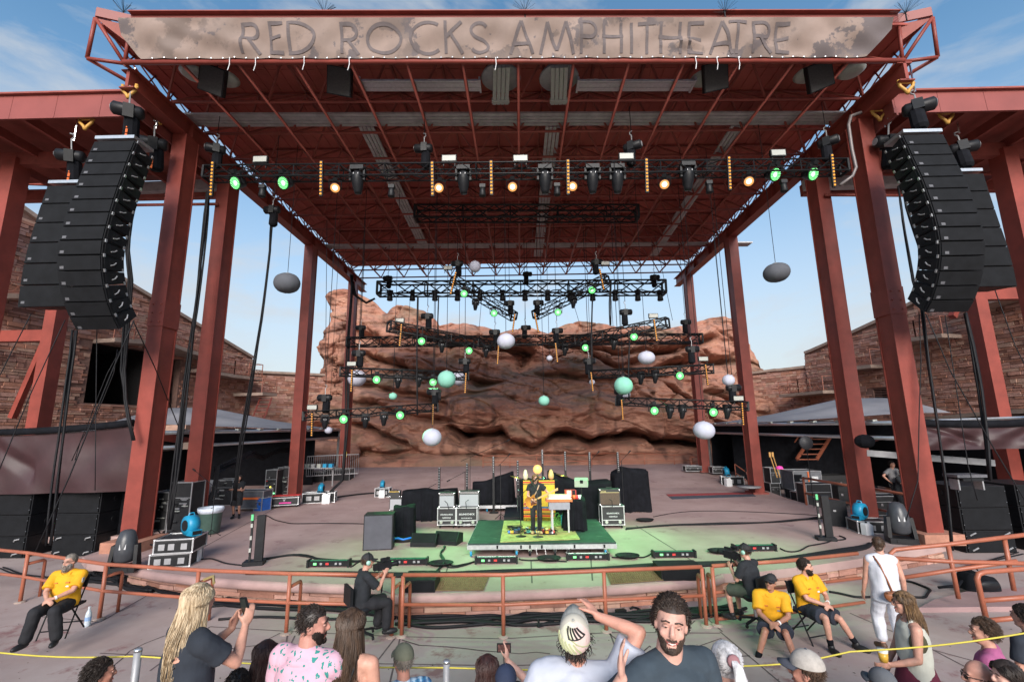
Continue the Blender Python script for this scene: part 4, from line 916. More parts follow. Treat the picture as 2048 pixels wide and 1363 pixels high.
GL_ = [(928, 587, V1L, 'upper left arm of the V, outer'), (988, 626, V1L, 'upper left arm of the V, inner'), (1184, 580, V1R, 'upper right arm of the V, outer'), (1116, 624, V1R, 'upper right arm of the V, inner'),
       (843, 682, V2L, 'left arm of the wide V, outer'), (938, 701, V2L, 'left arm of the wide V, inner'), (1171, 695, V2R, 'right arm of the wide V, inner'), (1268, 673, V2R, 'right arm of the wide V, outer'),
       (753, 759, V3L, 'left truss of the third level, outer'), (866, 764, V3L, 'left truss of the third level, by a lantern'), (1360, 751, V3R, 'right truss of the third level, outer'), (1246, 764, V3R, 'right truss of the third level, behind a lantern'),
       (687, 838, V4L, 'lowest left truss, outer'), (800, 830, V4L, 'lowest left truss, inner'), (1309, 821, V4R, 'lowest right truss, inner'), (1427, 824, V4R, 'lowest right truss, outer')]
for x, y, f, lab in GL_: green(x, y, f(x)-.25, 'on the '+lab, (rad(8), 0, 0), .78)
for x0, y0, x1, y1, f, lab in ((912, 543, 901, 588, V1L, 'tilted at the outer end of the upper left V arm'), (1199, 537, 1208, 579, V1R, 'tilted at the outer end of the upper right V arm'), (1030, 627, 1025, 664, V1L, 'at the inner tip of the upper left V arm'), (1069, 625, 1077, 664, V1R, 'at the inner tip of the upper right V arm'),
        (803, 647, 799, 692, V2L, 'at the outer end of the left wide V arm'), (1308, 638, 1314, 682, V2R, 'at the outer end of the right wide V arm'), (997, 690, 995, 728, V2L, 'at the inner end of the left wide V arm'), (1111, 685, 1115, 724, V2R, 'at the inner end of the right wide V arm'),
        (704, 738, 702, 783, V3L, 'at the outer end of the third level left truss'), (932, 745, 930, 786, V3L, 'at the inner end of the third level left truss'), (1182, 743, 1186, 782, V3R, 'at the inner end of the third level right truss'), (1411, 728, 1416, 770, V3R, 'at the outer end of the third level right truss'),
        (624, 825, 623, 872, V4L, 'at the outer end of the lowest left truss'), (866, 807, 865, 849, V4L, 'at the inner end of the lowest left truss'), (1243, 798, 1246, 839, V4R, 'at the inner end of the lowest right truss'), (1484, 804, 1487, 850, V4R, 'at the outer end of the lowest right truss')):
    batten(x0, y0, x1, y1, f(x0)-.35, lab)
for x, y, f, lab in ((915, 527, V1L, 'over the outer end of the upper left V arm'), (1193, 524, V1R, 'over the outer end of the upper right V arm'), (1019, 606, V1L, 'over the inner tip of the upper left V arm'), (1076, 605, V1R, 'over the inner tip of the upper right V arm'), (855, 632, V2L, 'over the left arm of the wide V'), (1251, 624, V2R, 'over the right arm of the wide V'),
        (990, 664, V2L, 'over the inner end of the left wide V arm'), (1114, 661, V2R, 'over the inner end of the right wide V arm'), (1051, 655, yl(0, 26, 1, 26), 'over the middle of the straight truss'), (722, 655, yl(0, 26, 1, 26), 'over the left end of the straight truss'), (1371, 644, yl(0, 26, 1, 26), 'over the right end of the straight truss'),
        (718, 706, V3L, 'over the outer end of the third level left truss'), (930, 722, V3L, 'over the inner end of the third level left truss'), (1178, 722, V3R, 'over the inner end of the third level right truss'), (1384, 698, V3R, 'over the outer end of the third level right truss'), (650, 795, V4L, 'over the outer end of the lowest left truss'), (868, 783, V4L, 'over the inner end of the lowest left truss'),
        (1241, 782, V4R, 'over the inner end of the lowest right truss'), (1466, 775, V4R, 'over the outer end of the lowest right truss'), (776, 556, yl(0, 27, 1, 27), 'at the left end of the rear truss'), (1054, 548, yl(0, 27, 1, 27), 'at the middle of the rear truss'), (1309, 554, yl(0, 27, 1, 27), 'at the right end of the rear truss'), (545, 420, yl(0, 16, 1, 16), 'hung beside the left cable drop')):
    HOI.append(hoist(x, y, f(x), lab, 0 if x < 1050 else pi, .95))
for x, y, f, lab in ((896, 535, V1L, 'on the upper left V arm'), (1211, 526, V1R, 'on the upper right V arm'), (799, 640, V2L, 'on the left wide V arm'), (1307, 631, V2R, 'on the right wide V arm'), (703, 727, V3L, 'on the third level left truss'), (1407, 717, V3R, 'on the third level right truss'), (624, 814, V4L, 'on the lowest left truss'), (1477, 796, V4R, 'on the lowest right truss')):
    put(PBL, P(x, y, f(x)-.15), (0, 0, 0), 'pale fronted strobe panel '+lab, 'strobe panels', .8)
PM2 = proto_mover(.8)
for x, y, f, lab in ((951, 608, V1L, 'on the upper left V arm'), (1147, 604, V1R, 'on the upper right V arm'), (884, 692, V2L, 'on the left wide V arm'), (1228, 686, V2R, 'on the right wide V arm'), (972, 702, V2L, 'at the inner end of the left wide V arm'), (1130, 699, V2R, 'at the inner end of the right wide V arm'), (796, 762, V3L, 'between the green lights of the third level left truss'), (1311, 752, V3R, 'between the green lights of the third level right truss'),
        (731, 840, V4L, 'between the green lights of the lowest left truss'), (1365, 822, V4R, 'between the green lights of the lowest right truss'), (838, 760, V3L, 'beside the inner green light of the third level left truss'), (1282, 755, V3R, 'beside the mint lantern on the third level right truss'), (768, 836, V4L, 'left of the inner green light on the lowest left truss'), (1340, 822, V4R, 'right of the inner green light on the lowest right truss'), (650, 842, V4L, 'near the outer end of the lowest left truss'), (1455, 822, V4R, 'near the outer end of the lowest right truss')):
    put(PM2, P(x, y, f(x)-.1), (0, 0, rad(20)), 'small black moving head '+lab, 'small moving heads', .85)
m = MB()
for p, lab in HOI:
    one('hoist_chain', MB().tube(p+V(0, 0, .5), V(p.x, p.y, ZF), .014, 4), BLK, 'chain of the hoist '+lab, 'chain', 'hoist chains')
k = 0
for x in range(780, 1330, 45):   # row of cable coils and small lamps along the rear truss
    put(PSM, P(x, 588, 27)+V(0, 0, .15*((x*7) % 5)/5), (0, 0, x), 'small dark fixture in the rear truss row, %s from the left' % ('first','second','third','fourth','fifth','sixth','seventh','eighth','ninth','tenth','eleventh','twelfth','thirteenth')[(x-780)//45], 'fixtures along the rear truss', 1.5)
# ================================================================ hung loudspeaker arrays
DBX = BLKP
def array(profile, X, side, edge, w, h_boxes, dep, lab, handle):
    pts = [PXX(x, y, X+edge) for x, y in profile]; pts = [V(X, p.y, p.z) for p in pts]
    L = [0]
    for a, b in zip(pts, pts[1:]): L.append(L[-1]+(b-a).length)
    def at(s):
        for i in range(len(pts)-1):
            if s <= L[i+1] or i == len(pts)-2: return pts[i].lerp(pts[i+1], (s-L[i])/(L[i+1]-L[i]))
    n = h_boxes; t = thing('speaker_array', lab, 'speaker array', pts[0])
    for k in range(n):
        a, b = at(L[-1]*k/n), at(L[-1]*(k+1)/n); d = (b-a).normalized(); nrm = V(0, d.z, -d.y); hh = (b-a).length
        c = (a+b)/2; R = Matrix((V(1, 0, 0), -nrm, -d)).transposed()
        def w2(x, y, z): return c+R@V(x, y, z)
        # a cabinet: trapezoid in side view, narrower at the back
        g_ = .012; bk = .36
        vs = [w2(sx*w/2, 0, sz*(hh/2-g_)) for sx, sz in ((-1, -1), (1, -1), (1, 1), (-1, 1))]+[w2(sx*w/2*.98, dep, sz*bk*hh) for sx, sz in ((-1, -1), (1, -1), (1, 1), (-1, 1))]
        cb = MB().add(vs, [(0, 1, 2, 3), (7, 6, 5, 4), (0, 4, 5, 1), (1, 5, 6, 2), (2, 6, 7, 3), (3, 7, 4, 0)]).build('cabinet', DBX, t)
        MB().box(w2(0, -.018, 0), (w-.05, .03, hh-.045), R=R).build('grille', GRIL, cb)
        ms = MB(); ms.box(w2(side*-1*(w/2+.004), dep*.5, 0), (.02, dep*.82, hh*.66), R=R); ms.build('side_plate', BLKP, cb)
        if handle:
            mh = MB(); mh.box(w2(-side*(w/2+.012), dep*.45, 0), (.015, .2, .15), R=R); mh.build('handle_recess', mat('recess_black', (.006, .006, .007), .9, var=0), cb)
            mh = MB(); mh.path([w2(-side*(w/2+.03), dep*.45-.09, -.05), w2(-side*(w/2+.045), dep*.45, -.02), w2(-side*(w/2+.03), dep*.45+.09, .05)], .018, 5); mh.build('handle', GREY, cb)
        for q in (.06, dep*.9): MB().box(w2(-side*(w/2+.015), q, hh/2), (.03, .05, .09), R=R).build('rigging_pin', ALU, cb)
        MB().box(w2(-w/2+.16, -.036, -hh*.28), (.11, .004, .075), R=R).build('badge', mat('badge_grey', (.10, .10, .11), .6, var=.3, scale=60), cb)
    MB().box(pts[0]+V(0, .32, .12), (w*.95, .75, .1)).build('top_frame', ALU, t)
    return pts
LM = [(231, 283), (218, 312), (207, 341), (196, 370), (185, 401), (175, 433), (167, 463), (160, 490), (158, 520), (160, 548), (165, 577), (172, 605), (183, 632), (197, 659)]
RM = [(1844, 270), (1857, 296), (1870, 324), (1884, 352), (1897, 384), (1908, 415), (1917, 445), (1923, 470), (1926, 500), (1924, 530), (1918, 558), (1911, 585), (1902, 606), (1891, 624)]
lp = array(LM, -12.1, -1, 0, 1.25, 14, .72, 'long curved black line array of speakers hanging at the left front', True)
rp = array(RM, 12.1, 1, 0, 1.22, 14, .72, 'long curved black line array of speakers hanging at the right front', True)
lq = array([(96, 372), (82, 412), (70, 449), (58, 488), (48, 530), (41, 572), (36, 615)], -14.4, -1, -.75, 1.5, 6, .9, 'straight column of larger speakers hung outside the left array', False)
rq = array([(1966, 347), (1978, 386), (1990, 422), (2003, 460), (2016, 496), (2026, 534), (2034, 573)], 14.4, 1, .75, 1.5, 6, .9, 'straight column of larger speakers hung outside the right array', False)
for px, py, Y, rz, sc, lab in ((258, 222, lp[0].y+.3, .5, 1.35, 'over the left line array'), (308, 287, lp[0].y+1.6, .4, 1.35, 'behind the left line array'), (143, 312, lq[0].y+.3, .3, 1.3, 'over the outer left speakers'), (1836, 215, rp[0].y+.3, 2.6, 1.35, 'over the right line array'), (1776, 283, rp[0].y+1.6, 0, 1.35, 'behind the right line array'), (1925, 296, rq[0].y+.3, 2.7, 1.3, 'over the outer right speakers')):
    hoist(px, py, Y, lab, rz, sc, rx=.25)
    p = P(px, py, Y); one('hoist_chain', MB().tube(p+V(0, 0, .55), p+V(0, 0, 1.5), .03, 5), CHROME, 'steel chain of the black hoist '+lab, 'chain')
    m = MB()
    for q in range(4): m.tube(p+V(.02, 0, -.3-.16*q), p+V(.02, 0, -.42-.16*q), .03, 5)
    one('shackle_chain', m, ORGP, 'orange red shackle chain below the black hoist '+lab, 'chain')
YELR = mat('yellow_clamp', (.50, .27, .06), .5, var=.2)
for px, py, Y, lab in ((258, 182, 12.6, 'on the left beam end above the array'), (322, 236, 14.2, 'on the left beam by the column'), (1813, 173, 13.1, 'on the right beam end above the array'), (1758, 228, 14.4, 'on the right beam by the column'), (172, 246, 13.7, 'under the left wing roof'), (1893, 234, 14.2, 'under the right wing roof')):
    p = P(px, py, Y); m = MB()
    for s in (-1, 1): m.path([p+V(s*.22, 0, .22), p+V(s*.2, 0, .02), p+V(s*.06, 0, -.12), p+V(0, 0, -.25)], .05, 6)
    m.tube(p+V(-.28, 0, .12), p+V(.28, 0, .12), .03, 6); one('beam_clamp', m, YELR, 'yellow beam clamp '+lab, 'clamp', smooth=True)
# ================================================================ paper lanterns
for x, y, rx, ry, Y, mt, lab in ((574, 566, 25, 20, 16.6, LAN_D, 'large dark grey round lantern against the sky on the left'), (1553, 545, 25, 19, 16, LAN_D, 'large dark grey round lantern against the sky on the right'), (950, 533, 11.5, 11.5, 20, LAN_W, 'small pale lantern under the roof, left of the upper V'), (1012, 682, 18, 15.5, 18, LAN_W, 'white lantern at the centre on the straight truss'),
        (1293, 715, 17, 13, 19, LAN_W, 'white lantern under the right wide V arm'), (1099, 716, 6.2, 5.6, 22, LAN_W, 'tiny white lantern right of the centre, above the chute in the rock'), (714, 756, 18, 16, 23, LAN_W, 'white lantern behind the third level left truss'), (893, 758, 18, 17, 18, LAN_M, 'mint green lantern left of the centre'), (918, 756, 14, 14, 23.5, LAN_W, 'white lantern half hidden behind the left mint lantern'),
        (1247, 771, 18.5, 17.5, 18, LAN_M, 'mint green lantern right of the centre'), (1184, 764, 6, 5.5, 23.4, LAN_W, 'tiny white lantern behind an amber strip right of centre'), (1250, 788, 11, 9, 23, LAN_W, 'small white lantern peeping out below the right mint lantern'), (786, 792, 8, 7, 20, LAN_M, 'small mint green lantern on the left over the rock'), (1088, 801, 11, 10, 20, LAN_M, 'small mint green lantern low at the centre'),
        (1457, 760, 12, 11, 17.5, LAN_W, 'white lantern beside the right third column'), (657, 860, 7.5, 6.5, 24, LAN_W, 'tiny white lantern by the left canopy edge'), (864, 874, 19, 17, 18, LAN_W, 'large white lantern hanging low left of the singer'), (1408, 860, 21, 17.5, 17.5, LAN_W, 'large white lantern hanging low on the right')):
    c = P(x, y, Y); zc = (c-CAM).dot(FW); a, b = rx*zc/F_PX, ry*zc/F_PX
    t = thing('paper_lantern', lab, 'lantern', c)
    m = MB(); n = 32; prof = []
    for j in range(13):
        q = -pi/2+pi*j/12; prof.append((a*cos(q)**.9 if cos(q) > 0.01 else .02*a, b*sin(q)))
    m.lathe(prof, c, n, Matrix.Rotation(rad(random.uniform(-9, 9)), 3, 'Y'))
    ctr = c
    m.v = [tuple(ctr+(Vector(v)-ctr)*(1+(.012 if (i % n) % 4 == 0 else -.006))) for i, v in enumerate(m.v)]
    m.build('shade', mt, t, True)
    MB().path([c+V(0, 0, b*.97), V(c.x, c.y, ZF)], .011, 4).build('cord', BLK, t)
    MB().lathe([(a*.16, -.02), (a*.16, .02)], c+V(0, 0, b), 10).build('ring', GREY, t)
# ================================================================ hanging cables and lines
CG = 'hanging cables'
def cable(name, label, px, Y, r, n=1, spread=.05, sag=0, group=CG, mt=CABLE, cat='cable'):
    m = MB(); rnd = random.Random(int(px[0][0]*7+px[-1][1]))
    Y0, Y1 = Y if hasattr(Y, '__len__') else (Y, Y)
    base_ = []
    for i in range(len(px)): base_.append(P(px[i][0], px[i][1], Y0+(Y1-Y0)*i/(len(px)-1)))
    fine = []
    for a, b in zip(base_, base_[1:]):
        k = max(2, int((b-a).length/.7))
        for i in range(k): fine.append(a.lerp(b, i/k)-V(0, 0, sag*4*(i/k)*(1-i/k)))
    fine.append(base_[-1])
    for q in range(n):
        ph = rnd.uniform(0, 6); o = V(rnd.uniform(-spread, spread), rnd.uniform(-spread, spread), 0)
        m.path([p+o+V(spread*.6*sin(i*.5+ph), spread*.5*cos(i*.37+ph), 0) if 0 < i < len(fine)-1 else p+o for i, p in enumerate(fine)], r, 5)
    return one(name, m, mt, label, cat, group, smooth=True)
cable('cable_bundle', 'thick black cable loom dropping beside the left front column', ((416, 384), (408, 470), (392, 620), (374, 760), (357, 900), (345, 1000), (338, 1058)), 15.6, .032, 5, .07)
cable('cable_bundle', 'black cable drop in front of the left third column', ((545, 432), (541, 500), (522, 640), (500, 780), (484, 880), (470, 1000)), (17, 19), .03, 3, .045)
cable('cable_bundle', 'black cable bundle behind the left line array by the front column', ((272, 398), (264, 440), (258, 500), (262, 560), (254, 640), (246, 740), (252, 800), (268, 880)), 14.4, .032, 4, .06)
cable('cable_bundle', 'twin black cables falling from the left line array to the sub stack', ((150, 660), (138, 760), (125, 880), (112, 975), (98, 1090)), 13.2, .03, 3, .05)
cable('guy_line', 'thin line from the left array to the railing', ((268, 640), (225, 740), (140, 950), (70, 1105)), (12.2, 12.2), .016, 1, 0, group='guy lines', cat='line')
cable('guy_line', 'thin line from the outer left speakers down to the left', ((62, 628), (30, 690), (-40, 830)), 13, .014, 1, 0, group='guy lines', cat='line')
cable('guy_line', 'thin slanting line below the left array', ((130, 640), (60, 790), (-10, 960)), 13, .014, 1, 0, group='guy lines', cat='line')
cable('guy_line', 'thin line crossing in front of the dark doorway to the left column', ((268, 645), (310, 735), (348, 830), (372, 890)), (12.2, 18), .016, 1, 0, group='guy lines', cat='line')
cable('guy_line', 'thin vertical line left of the left front column', ((194, 640), (192, 800), (190, 980)), 13.3, .012, 1, 0, group='guy lines', cat='line')
cable('guy_line', 'thin slanting pair line beside the dark doorway', ((240, 700), (190, 840), (150, 920)), 14, .012, 2, .2, group='guy lines', cat='line')
cable('cable_bundle', 'black cable drop left of the right line array', ((1797, 372), (1806, 440), (1826, 560), (1845, 620), (1858, 730), (1880, 880), (1894, 980), (1905, 1100)), (15, 13.6), .028, 3, .05)
cable('cable_bundle', 'black cable loops behind the right line array', ((1806, 385), (1822, 440), (1840, 500), (1846, 560), (1835, 610)), 14.8, .03, 3, .08)
cable('cable_bundle', 'black cables below the outer right speakers', ((1932, 625), (1946, 690), (1962, 780), (1975, 880), (1982, 960)), 13.6, .035, 3, .06)
cable('guy_line', 'thin line below the right array slanting right', ((1852, 628), (1900, 740), (1990, 900), (2080, 1050)), (12.6, 12.6), .015, 1, 0, group='guy lines', cat='line')
cable('guy_line', 'thin line from the right array towards the right column', ((1838, 625), (1842, 720), (1838, 840), (1836, 960), (1812, 1040)), 14, .014, 1, 0, group='guy lines', cat='line')
cable('guy_line', 'thin line from the outer right speakers', ((1990, 580), (2030, 690), (2100, 830)), 13.6, .014, 1, 0, group='guy lines', cat='line')
cable('guy_line', 'thin vertical line below the right array', ((1890, 630), (1910, 760), (1936, 930), (1955, 1000)), 13.2, .013, 1, 0, group='guy lines', cat='line')
for i, (x0, y0, x1, y1, Y) in enumerate(((654, 440, 651, 745, 20), (1427, 470, 1455, 748, 19), (1310, 470, 1345, 640, 22), (1050, 590, 1050, 648, 25), (820, 600, 815, 690, 24), (963, 600, 958, 660, 25), (1145, 600, 1160, 650, 25), (1220, 560, 1228, 680, 24))):
    cable('guy_line', 'thin vertical wire '+('by the left third column', 'down to the right white lantern', 'past the right arm of the wide V', 'below the rear truss centre', 'left of the upper V', 'below the upper left V arm', 'below the upper right V arm', 'by the outer upper right green light')[i], ((x0, y0), (x1, y1)), Y, .012, 1, 0, group='suspension wires', cat='line')
cable('cable_bundle', 'black feed cables from the left rear column curving to the rear truss', ((704, 550), (712, 590), (735, 606), (752, 597)), 27, .06, 3, .08)
cable('cable_bundle', 'tall black cable loom beside the left rear column', ((704, 550), (700, 640), (695, 740), (692, 850), (684, 960), (655, 990)), (27, 24), .04, 4, .07)
for x, y0, y1, Y, lab in ((836, 592, 830, 20, 'the longest, left of centre'), (878, 592, 690, 22, 'behind the left wide V arm'), (1186, 590, 745, 21, 'below the upper right green light'), (1258, 680, 800, 20, 'by the right mint lantern'), (1222, 560, 650, 21, 'to the right wide V arm'), (880, 780, 800, 20, 'short, over the lowest left truss')):
    cable('cable_bundle', 'black cable drop among the rear trusses, '+lab, ((x, y0), (x-2, (y0+y1)/2), (x-1, y1)), Y, .03, 2, .03, group='cable drops linking the rear trusses')
# ================================================================ stage equipment
def text_part(s, c, size, mt, parent, R=None, align='CENTER', thick=.002):
    cu = bpy.data.curves.new('lettering', 'FONT'); cu.body = s; cu.size = size; cu.align_x = align; cu.align_y = 'CENTER'; cu.extrude = thick
    o = bpy.data.objects.new('tmp', cu); me = bake(o)
    M = (R or Matrix.Identity(3)).to_4x4(); M.translation = Vector(c)-ORG[parent]; me.transform(M @ Matrix.Rotation(pi/2, 4, 'X')); me.materials.clear(); me.materials.append(mt)
    return link('lettering', me, parent)
WPR = mat('white_print', (.75, .77, .78), .6, var=0)
def case(c, d, label, rz=0, mt=None, name='flight_case', cat='case', group=None, wheels=False, trim=ALU, latch=True, e=.03):
    'road case standing at c (centre of its base)'
    t = thing(name, label, cat, c, rz, group, local=True); w, dp, h = d; z0 = .12 if wheels else .01
    MB().box((0, 0, z0+h/2), (w-.02, dp-.02, h-.02)).build('panel', mt or mat('case_black', (.02, .02, .022), .6, var=.25, scale=5), t)
    x, y = w/2, dp/2; m = MB()
    cs = [(sx*x, sy*y, z0+q*h) for sx in (-1, 1) for sy in (-1, 1) for q in (0, 1)]
    for a in range(8):
        for b in range(a+1, 8):
            if sum(abs(cs[a][k]-cs[b][k]) > 1e-6 for k in range(3)) == 1: m.beam(cs[a], cs[b], e)
    for p in cs: m.ball(p, e*.85, 6, 4)
    m.build('edge_trim', trim, t)
    if latch:
        for s in (-1, 1): MB().box((s*w*.25, -y-.012, z0+h*.55), (.09, .02, .1)).build('latch', CHROME, t)
        MB().box((0, -y-.01, z0+h*.7), (w-.04, .012, .02)).build('lid_seam', trim, t)
    if wheels:
        for sx in (-1, 1):
            for sy in (-1, 1): MB().lathe([(.055, -.02), (.055, .02)], (sx*(x-.08), sy*(y-.08), .055), 10, Matrix.Rotation(pi/2, 3, 'Y')).build('caster', BLKP, t)
    return t
def wedge(c, w, rz, label, h=.36, dep=.55, group='floor monitor wedges'):
    t = thing('monitor_wedge', label, 'speaker', c, rz, group, local=True)
    MB().prism([(-w/2, dep/2, 0), (-w/2, -dep/2, 0), (-w/2, -dep/2, h*.35), (-w/2, -dep*.1, h), (-w/2, dep/2, h*.75)], (w, 0, 0)).build('cabinet', BLKP, t)
    a, b = V(0, -dep/2, h*.35), V(0, -dep*.1, h); d = (b-a); n = V(0, -d.z, d.y).normalized()
    MB().add([V(sx*(w/2-.03), 0, 0)+a.lerp(b, q)+n*.012 for sx, q in ((-1, .06), (1, .06), (1, .95), (-1, .95))], [(0, 1, 2, 3)]).build('grille', GRIL, t, solid=False)
    return t
def drape(c, d, label, rz=0, seed=0, top=None, name='draped_gear', flare=.08, mt=CLOTH, dip=0):
    'a black cloth thrown over equipment: folds down all sides'
    w, dp, h = d; t = thing(name, label, 'draped equipment', c, rz, local=True); n = 72; rings = 9
    rnd = random.Random(seed); ph = [rnd.uniform(0, 6) for _ in range(4)]; m = MB(); vs = []
    def outline(a):
        ca, sa = cos(a), sin(a); k = max(abs(ca)/(w/2), abs(sa)/(dp/2)); k2 = (abs(ca/(w/2))**5+abs(sa/(dp/2))**5)**.2; return V(ca/k2, sa/k2, 0)
    for j in range(rings+1):
        v = j/rings
        for i in range(n):
            a = 2*pi*i/n; o = outline(a); f = (1-v)
            fold = (flare*f+.022)*1.5*(.6*sin(9*a+ph[0])+.5*sin(17*a+ph[1])+.4*sin(5*a+ph[2]))
            z = h*v
            tz = h*(1+(top(o.x/(w/2), o.y/(dp/2)) if top else 0)+.03*sin(3*a+ph[3]))
            zz = tz*v+(.05*f*sin(4*a+ph[1]) if j == 0 else 0); vs.append(o*(1+fold+flare*.5*f*f)+V(0, 0, max(0.005, zz)))
    tp = [Vector(v) for v in vs[-n:]]; m.add(vs, [(j*n+i, j*n+(i+1) % n, (j+1)*n+(i+1) % n, (j+1)*n+i) for j in range(rings) for i in range(n)])
    b = len(m.v); ctr = sum(tp, V())/n
    for r in (.66, .33):
        m.add([ctr.lerp(p, r)+V(0, 0, -dip*h*(1-r)) for p in tp], [])
    m.v.append(tuple(ctr-V(0, 0, dip*h))); k0 = rings*n
    for a0, a1 in ((k0, b), (b, b+n)): m.f += [(a0+i, a0+(i+1) % n, a1+(i+1) % n, a1+i) for i in range(n)]; m.m += [0]*n
    m.f += [(b+n+i, b+n+(i+1) % n, b+2*n) for i in range(n)]; m.m += [0]*n
    m.build('cloth', mt, t, True); return t
# the rolling riser
RH = .36
fl, frt = G(934, 1090, RH), G(1229, 1080, RH); bk = G(1199, 1037, RH).y
t = thing('rolling_riser', 'low wheeled stage riser with green black deck under the singer', 'riser', (.35, fl.y, 0))
xl, xr, y0, y1 = fl.x, frt.x, (fl.y+frt.y)/2, bk
MB().box(((xl+xr)/2, (y0+y1)/2, RH-.02), (xr-xl, y1-y0, .04)).build('deck', mat('riser_deck', (.020, .036, .032), .7, var=.4, scale=2.5, bump=.2, wear=((.06, .08, .07), .58, 4)), t)
for yy_ in (y0, y1): MB().box(((xl+xr)/2, yy_, RH-.1), (xr-xl+.04, .05, .12)).build('edge_rail', ALU, t)
for xx in (xl, xr): MB().box((xx, (y0+y1)/2, RH-.1), (.05, y1-y0, .12)).build('edge_rail', ALU, t)
for px_, blue in ((.02, 1), (.33, 1), (.42, 0), (.59, 0), (.68, 0), (.93, 1)):
    xx = xl+(xr-xl)*px_; q = MB().lathe([(.07, -.03), (.085, -.02), (.085, .02), (.07, .03)], (xx, y0+.1, .085), 12, Matrix.Rotation(pi/2, 3, 'Y')).build('caster', BLUE if blue else BLKP, t, True); MB().box((xx, y0+.1, .17), (.09, .1, .09)).build('fork', CHROME, q)
for px_ in (.46, .52): MB().tube((xl+(xr-xl)*px_, y0-.02, RH-.14), (xl+(xr-xl)*px_+.03, y0-.04, .06), .012, 5).build('latch_bar', CHROME, t)
for px_ in (.2, .36, .42, .5, .72, .92): MB().box((xl+(xr-xl)*px_, y0-.035, RH-.09), (.05, .02, .09)).build('clip', BLK, t)
rugp = [G(x, y, RH+.004) for x, y in ((1000, 1084), (1160, 1078), (1150, 1062), (1142, 1050), (1112, 1040), (1008, 1041))]
RUG = mat('yellow_rug', (.22, .17, .06), .95, var=.0, col2=(.47, .40, .18), scale=7, detail=8, bump=.4, bscale=30, wear=((.22, .2, .06), .56, 3.5))
tag(MB().prism(rugp, (0, 0, .012)).build('stage_rug', RUG), 'yellow patterned rug on the riser under the singer', 'rug')
# serape blanket over an amp behind the singer
SB = mat('serape_cloth', (.66, .40, .04), .9, var=.12, scale=30)
cx = P(1079, 1040, y1-.25); wS = 1.12; yB = y1-.3; zt = P(1079, 961, yB).z; x0 = P(1047, 1000, yB).x; x1 = P(1110, 1000, yB).x
t = thing('covered_amp', 'amplifier stack behind the singer draped with a yellow striped blanket', 'amplifier', ((x0+x1)/2, yB, RH))
MB().box(((x0+x1)/2, yB+.35, (RH+zt)/2), (x1-x0+.28, .6, zt-RH)).build('cabinet', CLOTH, t)
def ser(u, v): return V(x0+(x1-x0)*u, yB-.012-.02*sin(u*9+v*3)*(1-v), RH+.12+(zt-RH-.1)*v)
MB().grid(ser, 24, 24).build('blanket', SB, t, True, solid=False)
ZL = [(.02, .07, (.62, .06, .03)), (.09, .12, (.03, .03, .05)), (.14, .17, (.62, .30, .05)), (.19, .235, (.55, .05, .04)), (.25, .29, (.03, .12, .35)), (.93, .97, (.6, .06, .04)), (.89, .91, (.05, .05, .07))]
for i, (a, b, c) in enumerate(ZL):
    MB().grid(lambda u, v: ser(u, a+(b-a)*v)+V(0, -.006, 0), 24, 1).build('stripe', mat('serape_stripe_%d' % i, c, .9, var=.1), t, solid=False)
for ux in (.05, .95):
    for r, c in ((.17, (.55, .05, .04)), (.12, (.7, .5, .1)), (.07, (.45, .05, .05))):
        pts = [ser(min(1, max(0, ux+r*.9*cos(k*pi/2))), .37+r*.62*sin(k*pi/2))+V(0, -.01-(.2-r)*.05, 0) for k in range(4)]; MB().add(pts, [(0, 1, 2, 3)]).build('diamond', mat('serape_d%d' % int(r*100), c, .9, var=.1), t, solid=False)
m = MB()
for k in range(44): p = ser(k/43, 0); m.tube(p, p+V(random.uniform(-.01, .01), 0, -.11), .006, 3)
tag(m.build('fringe', SB, t), kind='stuff')
# figurines/lamps on top, and the round orange lamp
for x, y, r, mt_, lab in ((1051, 955, .085, PALE, 'pale egg shaped ornament left on the covered amplifier'), (1102, 953, .095, ORGP, 'orange egg shaped ornament right on the covered amplifier')):
    c = P(x, y, yB+.25); one('ornament', MB().lathe([(.02, -.16), (r, -.1), (r*1.05, .02), (r*.6, .16), (.02, .2)], V(c.x, c.y, zt+.16), 14), mat('ornament_peach', (.75, .42, .18), .5, var=.15) if mt_ is ORGP else mat('ornament_cream', (.7, .55, .4), .5, var=.15), lab, 'ornament', smooth=True)
c = P(1075, 938, 18.2); t = thing('round_lamp', 'round orange lamp head above the drums behind the singer', 'lamp', c); MB().ball(c, (.17, .1, .17), 16, 10).build('globe', mat('orange_globe', (.5, .27, .10), .4, var=.1, emit=(1, .5, .15), estr=.5), t, True); MB().tube(c-V(0, 0, .15), V(c.x, c.y, .4), .02).build('stand', BLK, t)
# drum kit behind
dk = thing('drum_kit', 'chrome and white drum kit on the riser behind the singer', 'drum kit', (P(1078, 1000, 18.3).x, 18.3, .4))
dc = Vector(dk.location)
MB().box(dc+V(0, .4, -.2), (2.6, 2.2, .3)).build('riser_deck', BLK, dk)
for ox, oz, r, h in ((-.45, .95, .2, .25), (.1, 1.0, .19, .25), (.5, .75, .26, .35), (-.6, .62, .22, .18)):
    MB().lathe([(r, 0), (r, h)], dc+V(ox, 0, oz), 18, Matrix.Rotation(rad(-18), 3, 'X')).build('drum', CHROME, dk, True); MB().lathe([(.001, h+.005), (r, h+.005)], dc+V(ox, 0, oz), 18, Matrix.Rotation(rad(-18), 3, 'X')).build('drumhead', WHT, dk)
MB().lathe([(.34, -.22), (.34, .22)], dc+V(0, .1, .38), 22, Matrix.Rotation(pi/2, 3, 'X')).build('bass_drum', CHROME, dk, True)
